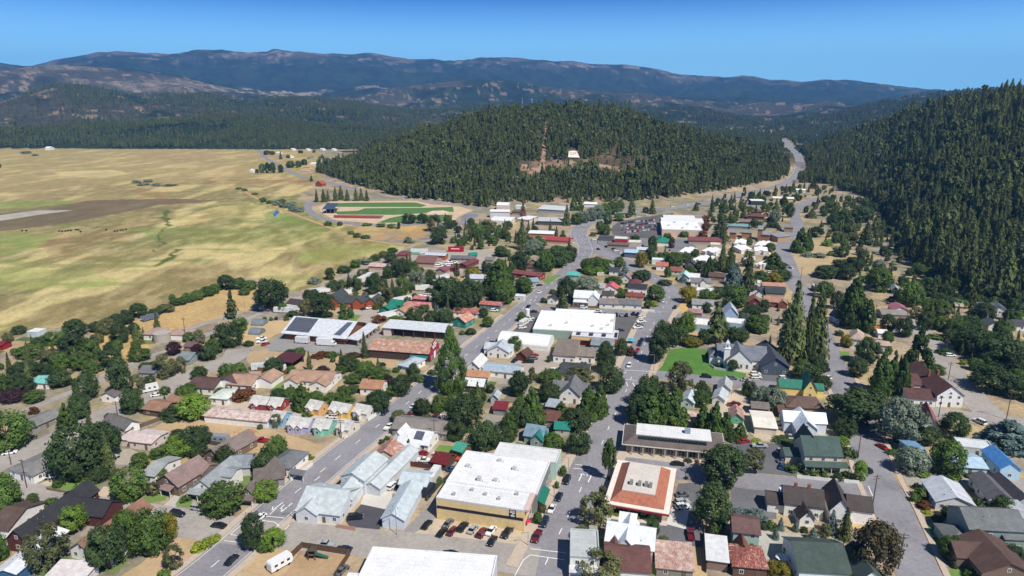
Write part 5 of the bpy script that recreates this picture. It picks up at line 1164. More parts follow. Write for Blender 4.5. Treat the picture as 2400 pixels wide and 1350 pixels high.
house('Z8', 276, 1124, 382, 1132, 10, 4, 'G', 4.6, 'm:3a7a68', 'e0cc88', 'yellow steep gabled house with green metal roof', 'the yellow steep gabled house', wings=((-9, 2, 9, 8, 3.4, 'g', 2.2), (5.6, 3, 3, 6, 3, 'g', 1.6)))
house('Z4', 75, 238, 182, 248, 5, 2.6, 's', .5, '6b5048', '9a7a6c', 'low brick garage in front of the tan house', None, name='garage', cat='garage', win=0)
# ---- church, market and the middle of town
c_ = house('Z7', 1625, 878, 2010, 905, 15, 4.6, 'g', 4.4, '737880', WH, 'white church with slate grey roof, front gable and small bell tower', 'the white church', name='church', cat='church', wings=((3.6, -3.6, 11, 14, 4.8, 'G', 5.2), (-3.5, 3, 4, 10, 4, 'h', 2.2)))
root, a, w_, an, roof = c_
tw = MB().box(2.4, -1.2, 0, 5, 1.4, 9.6).box(2.2, -1.4, 9.6, 5.2, 1.6, 9.9).box(2.8, -.8, 9.9, 4.6, 1, 12.2).build('bell_tower', M('wall', WH), root)
MB().add([(2.6, -1, 12.2), (4.8, -1, 12.2), (4.8, 1.2, 12.2), (2.6, 1.2, 12.2), (3.7, .1, 14)], [(0, 1, 4), (1, 2, 4), (2, 3, 4), (3, 0, 4), (3, 2, 1, 0)]).build('spire', M('plain', 'c8c8c8'), tw)
put_window(tw, 3.7, -.82, 10.3, 0, .9, 1.4)
for u in (5, 7.5, 10, 12.6): put_window(root, u, -3.62, 1.4, 0, 1.1, 2.2)
house('Z8', -55, 938, 160, 950, 24, 4.4, 'G', 4, '474c58', '4f5a68', 'dark navy roofed parish hall beside the church', 'the navy parish hall', name='hall', cat='building', ov=.6)
house('Z7', 165, 580, 805, 616, 33, 5, 'f', 0, 'f:ececec', '8fa597', 'large green walled market with bright white roof', 'the white roofed market', at=5.0, name='market', cat='store', win=0, wings=((8, 33, 22, 5, 5, 'f', 0, 'f:ececec'),))
root = bpy.data.objects['market']
for u, v in ((8, 6), (16, 12), (30, 9), (35, 5), (38, 12), (40, 20)): MB().box(u, v, 5.1, u + 1.3, v + 1.3, 6.2).build('roof_unit', M('plain', 'c2c2c0'), root)
h_ = house('Z7', 468, 702, 830, 728, 13, 4.6, 'f', 0, 'f:d4d6d8', 'b8583a', 'burnt orange building with grey roof and dark skylights', 'the burnt orange building', name='store', cat='store', win=0)
for i in range(4): MB().box(2 + i * 6.5, 2.2, 4.75, 4.2 + i * 6.5, 9.8, 4.95).build('skylight', M('glass', '2a2c34'), h_[0])
MB().add([(.1, -.02, 4.4), (14, -.02, 4.4), (14, -1.6, 3.4), (.1, -1.6, 3.4), (.1, -.02, 4.5), (14, -.02, 4.5), (14, -1.6, 3.52), (.1, -1.6, 3.52)], [(0, 1, 2, 3), (7, 6, 5, 4), (0, 4, 5, 1), (1, 5, 6, 2), (2, 6, 7, 3), (3, 7, 4, 0)]).build('awning', M('plain', 'a88a62'), h_[0])
house('Z7', 625, 748, 795, 764, 9, 3.2, 'g', 2.2, '868c92', 'a9c2cc', 'pale blue house with grey gable beside the orange building', 'the pale blue gabled house', wings=((5, -2, 4.5, 8, 3, 'G', 2),))
house('Z7', -115, 716, 285, 754, 14, 1.6, 'b', 4, 'f:e6e6e4', WH, 'white half barrel roofed warehouse beside the gravel yard', 'the white barrel warehouse', name='warehouse', cat='warehouse', win=0)
house('Z7', 325, 838, 500, 852, 17, 3.6, 's', 2.2, 's:7f746c', WH, 'white building with big sloping taupe roof', 'the big sloping taupe roof', name='building', cat='building')
house('Z7', 503, 838, 652, 848, 9, 3.2, 's', 1, 's:8a7f76', WH, 'lower taupe roofed annex beside the big sloping roof', None, name='building', cat='building')
house('Z7', 32, 822, 112, 837, 7, 2.6, 'G', 2, 's:5f4438', '6e4230', 'small brown barn on the gravel yard', 'the small brown barn', name='barn', cat='barn', win=0)
house('Z7', 380, 972, 600, 990, 13, 3, 'g', 2.2, '43464a', WH, 'black roofed white house behind pale bare trees', 'the black roofed white house')
house('Z6', 1800, 952, 2075, 980, 10, 3, 'g', 1.4, 'm:a8b8c4', WH, 'long white building with pale blue metal roof', 'the long pale blue roof')
house('Z6', 1668, 918, 1765, 930, 11, 3, 'G', 2.6, 'm:dcdcd8', WH, 'white house with weathered white tin gable by the big sequoia', 'the white tin gabled house')
house('Z6', 1668, 992, 1835, 1004, 7, 2.6, 'g', 1.5, 's:b08466', CR, 'low tan roofed house beside the big sequoia', 'the low tan house')
house('Z6', 1830, 798, 2000, 814, 10, 3.2, 'G', 3, 'b4bcc2', WH, 'white house with pale grey steep roof by the main street', 'the pale steep roofed house', wings=((-2.5, 3, 14, 7, 3, 'g', 2.2),))
# rust barn, covered shed, solar barn
b_ = house('Z6', 895, 802, 1366, 838, 14, 4.2, 'g', 3.2, 'r:a88672', '4c3c36', 'old barn with large rusted tin roof and red false front', 'the rust roofed barn', name='barn', cat='barn', win=0)
root, a, w_, an, roof = b_
ff = MB(); pr = [(-.3, 0), (14.3, 0), (14.3, 4.6), (12.2, 5.2), (11.6, 6.8), (9, 7.4), (8.6, 8.6), (5.4, 8.6), (5, 7.4), (2.4, 6.8), (1.8, 5.2), (-.3, 4.6)]
n = len(pr); ff.add([(w_ + .5, y, z) for y, z in pr] + [(w_ + .85, y, z) for y, z in pr], [tuple(range(n - 1, -1, -1)), tuple(range(n, 2 * n))] + [(i, (i + 1) % n, (i + 1) % n + n, i + n) for i in range(n)])
fo = ff.build('false_front', M('wall', '97343e'), root)
lt = MB()
for y0, y1, z0, z1 in ((5, 9, 7.1, 7.8), (3.4, 10.6, 6, 6.6), (4.5, 9.5, 5, 5.5), (5.4, 8.4, 0, 3.2)): lt.box(w_ + .87, y0, z0, w_ + .93, y1, z1)
lt.build('lettering_board', WHITE, fo)
for y in (2.4, 11.4): put_window(fo, w_ + .9, y, .8, math.pi / 2, 2.2, 1.4)
MB().add([(w_ * .7, -.02, 2.9), (w_ - .2, -.02, 2.9), (w_ - .2, -1.8, 2.2), (w_ * .7, -1.8, 2.2), (w_ * .7, -.02, 3.0), (w_ - .2, -.02, 3.0), (w_ - .2, -1.8, 2.3), (w_ * .7, -1.8, 2.3)], [(0, 1, 2, 3), (7, 6, 5, 4), (0, 4, 5, 1), (1, 5, 6, 2), (2, 6, 7, 3), (3, 7, 4, 0)]).build('awning', M('plain', '1f6a68'), root)
def open_shed(fr, x1, y1, x2, y2, dep, e, rise, rm, pm, label, lm, name='open_shed', back=True, n=7):
    a, w, an = site(fr, x1, y1, x2, y2, dep); root = thing(name, label, 'shed', a, an)
    MB().add([(-.6, -.6, e), (w + .6, -.6, e), (w + .6, dep + .6, e + rise), (-.6, dep + .6, e + rise), (-.6, -.6, e + .25), (w + .6, -.6, e + .25), (w + .6, dep + .6, e + rise + .25), (-.6, dep + .6, e + rise + .25)], [(0, 3, 2, 1), (4, 5, 6, 7), (0, 1, 5, 4), (1, 2, 6, 5), (2, 3, 7, 6), (3, 0, 4, 7)]).build('roof', mkm(rm), root)
    for i in range(n): MB().box(w * i / (n - 1) - .15, -.1, 0, w * i / (n - 1) + .15, .2, e + .02).build('post', mkm(pm), root)
    MB().box(0, dep - .2, 0, w, dep, e + rise * .9).box(-.02, .3, 0, .15, dep - .25, e).build('wall', mkm(pm), root)
    c = a + Vector((w / 2, dep / 2, 0)); FOOT.append((c, max(w, dep) / 2))
    if lm: LM.append((lm, c))
    return root, w
os_, ow = open_shed('Z6', 1005, 628, 1500, 668, 11, 4.4, .8, 'm:d8dce0', '7a3c38', 'long open lumber shed with white metal roof and red posts', 'the long open shed')
MB().box(.3, .05, 0, 4.5, 2, 4.2).build('office_wall', M('wall', 'd8ccc8'), os_)
open_shed('Z6', 145, 872, 290, 892, 9, 3, .8, 'm:5c3434', '4e3a32', 'dark open pole shed with maroon roof beside the campers', 'the maroon pole shed', n=4)
s_ = house('Z6', 235, 658, 706, 702, 24, 4.2, 'g', 4.6, 'm:d4d8dc', '8a5c42', 'huge barn with white metal roof, blue solar panels and stone arcade', 'the solar roofed barn', name='barn', cat='barn', win=0, ov=1.6, solar=(0, 13.5, .4, 11.2))
root, a, w_, an, roof = s_
k = 4.6 / 12
MB().add([(w_ - 6.5, .4, 4.6 + .4 * k), (w_ - 2.5, .4, 4.6 + .4 * k), (w_ - .5, 10.5, 4.6 + 10.5 * k), (w_ - 3.5, 10.5, 4.6 + 10.5 * k)], [(0, 1, 2, 3)]).build('solar_panel', M('solar', '2a3a5a'), roof)
MB().add([(w_ + 1.7, -1, 3.6), (w_ + 8, -1, 3.2), (w_ + 8, 25, 3.2), (w_ + 1.7, 25, 3.6), (w_ + 1.7, -1, 4.1), (w_ + 8, -1, 3.45), (w_ + 8, 25, 3.45), (w_ + 1.7, 25, 4.1)], [(0, 3, 2, 1), (4, 5, 6, 7), (0, 1, 5, 4), (1, 2, 6, 5), (2, 3, 7, 6), (3, 0, 4, 7)]).build('arcade_roof', M('metal', 'd4d8dc'), root)
for i in range(7): MB().box(w_ + 7, -.6 + i * 4.1, 0, w_ + 7.8, .2 + i * 4.1, 3.22).build('stone_pier', M('plain', 'a08a78'), root)
house('Z6', 632, 405, 840, 418, 12, 3.2, 'g', 3, '454b4c', 'a85638', 'rust red ranch house with dark green roof and tall end gables', 'the rust red ranch house', wings=((-6, -.5, 7, 16, 4.4, 'G', 3.4), (12, -2, 6, 12, 4.2, 'G', 2.8), (19, 1, 7, 12, 3.4, 'G', 3)))
house('Z6', 242, 422, 372, 440, 9, 3.4, 'g', 2.2, '4a4244', '8a3436', 'dark red barn behind two white trailers', 'the dark red barn', name='barn', cat='barn', win=0)
house('Z6', 975, 455, 1062, 466, 10, 3, 'G', 1.8, 'm:2f7f68', '3f7a68', 'green walled workshop with teal metal roof', 'the green workshop', name='workshop', cat='building', wings=((1.5, 8, 8, 8, 3.8, 'g', 2),))
house('Z6', 1130, 425, 1370, 438, 8, 3, 'g', 1.2, 'r:b87078', 'c8b0a8', 'long building with faded pink red tin roof', 'the long pink red roof', name='workshop', cat='building', win=0)
house('Z6', 1095, 476, 1185, 486, 11, 2.8, 'G', 1.8, 's:b08a6c', WH, 'white gabled cottage with tan roof beside the pink red tin roof', 'the tan topped white cottage')
house('Z6', 1238, 372, 1345, 380, 5, 2.8, 's', .5, 'r:b07078', '8a3a3c', 'little red striped store room behind the pink red roof', None, name='shed', cat='shed', win=0)
house('Z6', 1553, 556, 1655, 574, 10, 3.6, 'G', 2.6, 'r:b88a70', '3a8a7c', 'teal barn with curved rusty roof beside the main street', 'the teal barn', name='barn', cat='barn')
house('Z6', 1768, 414, 1928, 428, 7, 2.8, 'g', 1.1, 'r:a85a58', '6a7a84', 'low store with faded red tin roof by the main street', 'the faded red tin store', name='store', cat='store')
house('Z6', 1560, 478, 1765, 492, 8, 2.8, 'g', 1.2, 'r:9a4648', WH, 'white house with red tin roof behind the teal barn', 'the red tin white house')
house('Z6', 1122, 908, 1215, 930, 12, 2.9, 'h', 1.4, 'm:b8c4cc', WH, 'white house with flat pale blue hip roof near the rust barn', 'the pale hip house by the barn')
house('Z5', 1136, 662, 1245, 668, 10, 3, 'h', 2, 's:a58c84', WH, 'white pavilion house with pinkish hip roof', 'the pink hip pavilion', wings=((12, 2, 11, 9, 2.8, 'h', 2),))
house('Z5', 266, 1048, 385, 1054, 8, 2.8, 'g', 1.4, 'm:7fc4bc', WH, 'white cabin with turquoise metal roof beyond the trail', 'the turquoise roofed cabin', name='cabin', cat='house')
house('Z5', 218, 640, 300, 645, 6, 2.6, 'f', 0, 'f:d8dcdc', 'c4ccd0', 'flat white shed on the edge of the meadow', 'the flat meadow shed', name='shed', cat='shed', win=0)
house('Z5', -40, 745, 18, 748, 6, 2.6, 'g', 1, 'm:8a2f34', '8a2a30', 'dark red shed at the left edge of the photo', None, name='shed', cat='shed', win=0)
house('Z5', 1400, 862, 1500, 868, 11, 2.8, 'g', 1.8, '7d8688', '8a9690', 'grey green house among dark purple plum trees', 'the house among plum trees')
house('Z5', 1100, 968, 1225, 972, 9, 2.8, 'g', 1.6, '6f7072', '9a9a94', 'low grey roofed house behind two plum trees', None)
house('Z5', 806, 1152, 912, 1160, 11, 2.8, 'G', 1.6, '6c6460', WH, 'white gabled house with brown grey roof in the shade of tall trees', 'the shaded white gable')
house('Z5', 1460, 755, 1540, 758, 7, 2.6, 'g', 1.3, '6f5854', '8a7a70', 'small brown roof among trees above the side street', None)
a, w, an = site('Z5', 1190, 692, 1312, 696, 6)
tk = tag(MB().cyl((0, 0, 0), (0, 0, 4.2), w / 2, n=24).cyl((0, 0, 4.2), (0, 0, 4.5), w / 2 + .1, w / 2 + .1, n=24).build('water_tank', M('plain', 'a8a098')), 'round concrete water tank in front of the pink hip pavilion', 'water tank'); tk.location = (a.x + w / 2, a.y + w / 2, 0)
for x1, y1, x2, y2, lab in ((1136, 525, 1270, 490, 'long blue solar array on the dry hillside by the meadow trees'), (800, 622, 935, 592, 'blue solar array on the dry grass near the grey shed')):
    a, w, an = site('Z5', x1, y1, x2, y2, 4); t = thing('solar_array', lab, 'solar panel', a, an)
    MB().add([(0, 0, .8), (w, 0, .8), (w, 3.4, 2.8), (0, 3.4, 2.8), (0, 0, .9), (w, 0, .9), (w, 3.4, 2.9), (0, 3.4, 2.9)], [(0, 3, 2, 1), (4, 5, 6, 7), (0, 1, 5, 4), (1, 2, 6, 5), (2, 3, 7, 6), (3, 0, 4, 7)]).build('panel', M('solar', '26304a'), t)
    for i in range(4): MB().box(w * i / 3 - .1, 2.6, 0, w * i / 3 + .1, 2.8, 2.4).build('post', M('plain', '8a8a8a'), t)
for x1, y1, x2, y2, lab in ((-40, 552, 55, 556, 'grey half round hoop shelter on the dry yard'), (-60, 622, 28, 628, 'lower grey hoop shelter on the dry yard')):
    house('Z6', x1, y1, x2, y2, 6, .4, 'b', 2.6, 'm:7f8890', '7f8890', lab, None, name='hoop_shelter', cat='shed', win=0)
# ---- around the market and the curved street
house('Z7', 488, 388, 660, 398, 11, 5, 'g', 3, 'm:e8e8e8', WH, 'two storey white house with white metal roof and wooden deck', 'the two storey white house', wings=((9, -1.5, 6, 11, 4.8, 'G', 2.8),), porch=(0, 9, 2.4, 2.6, 'm:e0e0e0'))
house('Z7', 690, 412, 838, 420, 10, 3, 'g', 2, 's:857b76', WH, 'long white building with taupe roof and dark garage door', 'the taupe roofed long building')
house('Z7', 840, 418, 1018, 430, 9, 3.2, 'g', 2, '6f7070', WH, 'white building with grey roof at the corner of the curved street', 'the grey roofed corner building')
house('Z7', 280, 378, 350, 384, 8, 2.8, 'G', 2, '3c3e42', WH, 'small white house with black roof by the dark blue spruce', 'the small black roofed house')
house('Z7', 915, 300, 1060, 310, 9, 4.2, 'g', 1.8, '38383c', WH, 'white house with long black roof near the curved street', 'the long black roof')
house('Z7', 895, 348, 1035, 360, 8, 2.8, 'h', 1.6, '84463e', 'c8a890', 'low house with brick red hip roof', 'the brick red hip roof')
house('Z7', 915, 255, 1010, 262, 10, 3, 'h', 2.6, '6a4044', WH, 'white house with dark maroon hip roof', 'the maroon hip roof')
house('Z7', 728, 288, 830, 295, 9, 2.8, 'G', 2.4, 'm:d86a68', WH, 'white house with bright coral red gable roof', 'the coral red gable')
house('Z7', 712, 340, 800, 345, 8, 2.8, 'g', 1.6, '4f4644', WH, 'white house with dark brown roof below the coral gable', None)
house('Z7', 865, 208, 935, 214, 8, 3, 'G', 2.4, '9a8484', WH, 'pinkish gabled house beside the curved street', 'the pinkish gable')
house('Z7', 660, 285, 730, 290, 10, 3, 'g', 1.8, 'a0a8a8', 'b8bcb8', 'grey roofed house behind the silver tree', None)
house('Z7', 768, 150, 845, 155, 9, 3, 'g', 1.8, '43474a', WH, 'white house with black roof near the spruce', 'the black roofed spruce house')
house('Z7', 735, 120, 795, 124, 8, 3, 'G', 2, '8f9896', 'a8b0ac', 'grey green gabled house behind round trees', None)
house('Z7', 440, 180, 525, 186, 7, 2.8, 'g', 1.4, 'm:5fb8a8', '8ab0a8', 'low building with bright teal roof beside the straight street', 'the bright teal roof')
house('Z7', 0, 170, 215, 200, 9, 3.4, 'g', 1.5, 's:7a4a48', '8f3a30', 'long dark red apartment block with maroon roof', 'the long maroon apartment block', name='apartment_block', cat='building')
house('Z7', 110, 120, 235, 130, 9, 3, 'h', 1.6, '6b4444', 'a88a78', 'low maroon hip roofed house in the trees', None)
house('Z7', 10, 230, 70, 240, 9, 3, 'G', 1.8, 'm:b4c0c6', WH, 'pale blue grey roofed house behind the maroon block', None)
house('Z7', 145, 240, 215, 235, 9, 3, 'g', 1.6, 'm:8fa4b0', 'a8b4b8', 'blue grey roofed house beside the straight street', 'the blue grey street house')
house('Z7', 20, 356, 92, 362, 5, 3, 'f', 0, 'f:dcdcdc', 'd0d4d0', 'small white kiosk building beside the straight street', 'the white kiosk', name='kiosk', cat='building')
house('Z7', 130, 75, 200, 80, 7, 3, 'G', 1.8, '8a8684', 'a08878', 'grey gabled cottage in front of the dense tree wall', None)
house('Z7', 1425, 418, 1590, 428, 9, 3, 'g', 2, '8c8f90', WH, 'white house with grey roof on the corner with dry lawn', 'the grey roofed corner house')
house('Z7', 1395, 480, 1500, 488, 8, 2.6, 'g', 1, 's:a07f80', '9a8080', 'low pink roofed shed behind the dry corner lawn', None, name='shed', cat='shed', win=0)
house('Z7', 1430, 592, 1560, 604, 11, 3.6, 'f', 0, 'f:e4e4e4', '9ab4cc', 'light blue school annex with white flat roof', 'the blue school annex', name='school_building', cat='building')
house('Z7', 1690, 575, 1840, 590, 9, 3.4, 'f', 0, 'f:e4e4e4', '9ab4cc', 'light blue wing with white flat roof behind the tall pine', 'the blue wing', name='school_building', cat='building')
house('Z7', 1680, 508, 1782, 514, 11, 4, 'G', 4, 'm:cfd8e4', 'a4bcd8', 'pale blue house with steep white gable', 'the pale blue steep gable')
house('Z7', 1455, 310, 1600, 322, 8, 3, 'f', 0, 'f:e0e0e0', WH, 'long white flat roofed building behind golden trees', 'the long white flat roof')
house('Z7', 1415, 240, 1570, 248, 9, 3, 'g', 2, '7c7c7c', WH, 'grey roofed house with white dormer', 'the grey dormer house', wings=((6, -1, 4, 6, 3.4, 'G', 1.6),))
house('Z7', 1310, 198, 1400, 206, 10, 3, 'G', 2.8, 'm:b4dccc', WH, 'white house with pale mint metal roof', 'the pale mint roof', wings=((5, 2, 9, 8, 3, 'g', 2, 'm:e4e4e4'),))
house('Z7', 1555, 190, 1680, 200, 9, 2.8, 'g', 1.8, '5f4c48', '8a7468', 'dark brown roofed house beside a blue green cedar', 'the dark brown cedar house')
house('Z7', 1250, 145, 1340, 152, 9, 2.8, 'g', 2, 's:8a5a50', CR, 'house with red brown roof up the curved street', 'the red brown roof')
house('Z7', 1140, 112, 1232, 116, 8, 3.4, 'g', 1.9, 's:b0705a', WH, 'white house with orange tile roof up the curved street', 'the orange tile house')
house('Z7', 1105, 65, 1200, 70, 8, 3.2, 'f', 0, 'f:d8dce4', WH, 'white flat roofed house behind the orange tile house', None)
house('Z7', 1370, 100, 1450, 105, 10, 3, 'G', 3, '4c4c52', '6a6a6e', 'dark steep gabled house below the white townhouses', 'the dark steep gable')
house('Z7', 1875, 320, 1990, 328, 9, 3, 'G', 2.4, '45474c', WH, 'dark gabled house with white trim in the right cluster', 'the dark gable in the cluster', wings=((4, -1.5, 4, 5, 2.8, 'G', 1.6),))
house('Z7', 1870, 398, 1965, 404, 9, 3, 'G', 2.4, 's:8a6258', '6a3a34', 'brick red gabled house in the right cluster', 'the brick red gable')
house('Y8', 740, 1212, 945, 1222, 9, 4.6, 'g', 1.2, 's:b88a74', WH, 'long white house with salmon roof in the right cluster', 'the salmon roofed long house')
house('Y8', 770, 1270, 940, 1280, 9, 4, 'g', 1.6, '3f4448', 'a89a8e', 'house with black roof and skylights in the right cluster', 'the black roof with skylights')
house('Y8', 755, 1345, 935, 1358, 10, 3.4, 'g', 2.2, 's:a8806e', '7a4a40', 'brick house with salmon tile roof and white gable', 'the salmon tile brick house', wings=((8, -1.5, 5, 6, 3, 'G', 2),))
house('Y8', 625, 1165, 735, 1172, 8, 3, 'f', 0, 'f:dcdcdc', WH, 'small white flat roof beside the salmon house', None)
house('Z7', 1830, 555, 1905, 560, 9, 3, 'G', 2, '565a60', WH, 'white gabled house with dark roof behind the pale blue gable', None)
# ---- right hand wooded side
house('Z8', 640, 728, 742, 742, 12, 5, 'h', 3, 's:b4a090', WH, 'tall white house with beige hip roof on the right hand street', 'the beige hip roofed house', wings=((9, 2, 9, 7, 3, 'h', 1.6),))
house('Z8', 870, 650, 940, 655, 7, 2.8, 'g', 1, 'f:dcdcd8', WH, 'small white flat topped garage beside the beige house', None, name='garage', cat='garage', win=0)
house('Z8', 566, 545, 632, 540, 9, 3.4, 'G', 3, '6a6c70', WH, 'dark grey steep roofed house behind the tall cedars', None)
house('Z8', 982, 466, 1105, 474, 10, 3.4, 'G', 1.8, 'm:b07078', WH, 'white house with red and white metal roof below the woods', 'the red and white roofed house')
house('Z8', 900, 498, 1090, 505, 9, 2.8, 'g', 1.6, '8a8480', '9a948c', 'low grey brown roof in front of the red and white roof', None)
house('Z8', 1775, 462, 1885, 472, 12, 3.2, 'G', 1.8, '5c6068', WH, 'white house with grey roof high on the right by the woods', 'the grey roofed wood edge house', wings=((-7, 3, 9, 9, 3, 'g', 1.8),))
house('Z8', 1740, 588, 1840, 594, 9, 3, 'G', 2, '565a60', WH, 'small white house with slate roof in the right hand trees', 'the slate roofed tree house')
house('Z8', 1950, 590, 2060, 596, 10, 3, 'g', 1.8, '4c4c4e', WH, 'dark roofed house at the right edge among trees', None)
house('Z8', 985, 600, 1045, 610, 9, 4, 'G', 2.6, '8c3c3c', WH, 'narrow white house with dark red roof behind the cedars', None)
house('Z8', 975, 300, 1030, 305, 9, 3, 'G', 2, 'b4bcc4', '3a3f48', 'dark cabin with pale roof under the tall firs', 'the dark cabin under firs', name='cabin', cat='house')
house('Z8', 365, 285, 440, 288, 8, 3, 'f', 0, 'f:c8ccce', '5a5a5e', 'dark box house beside the right hand lane', None)
house('Z8', -20, 310, 135, 320, 9, 3, 'g', 1.6, '43474c', 'a8a09a', 'low black roofed house beside the tall pines', None)
house('Z8', 1480, 430, 1540, 436, 8, 2.8, 'g', 1.4, 'b0a498', CR, 'pale tan roofed cabin among the right hand trees', None)
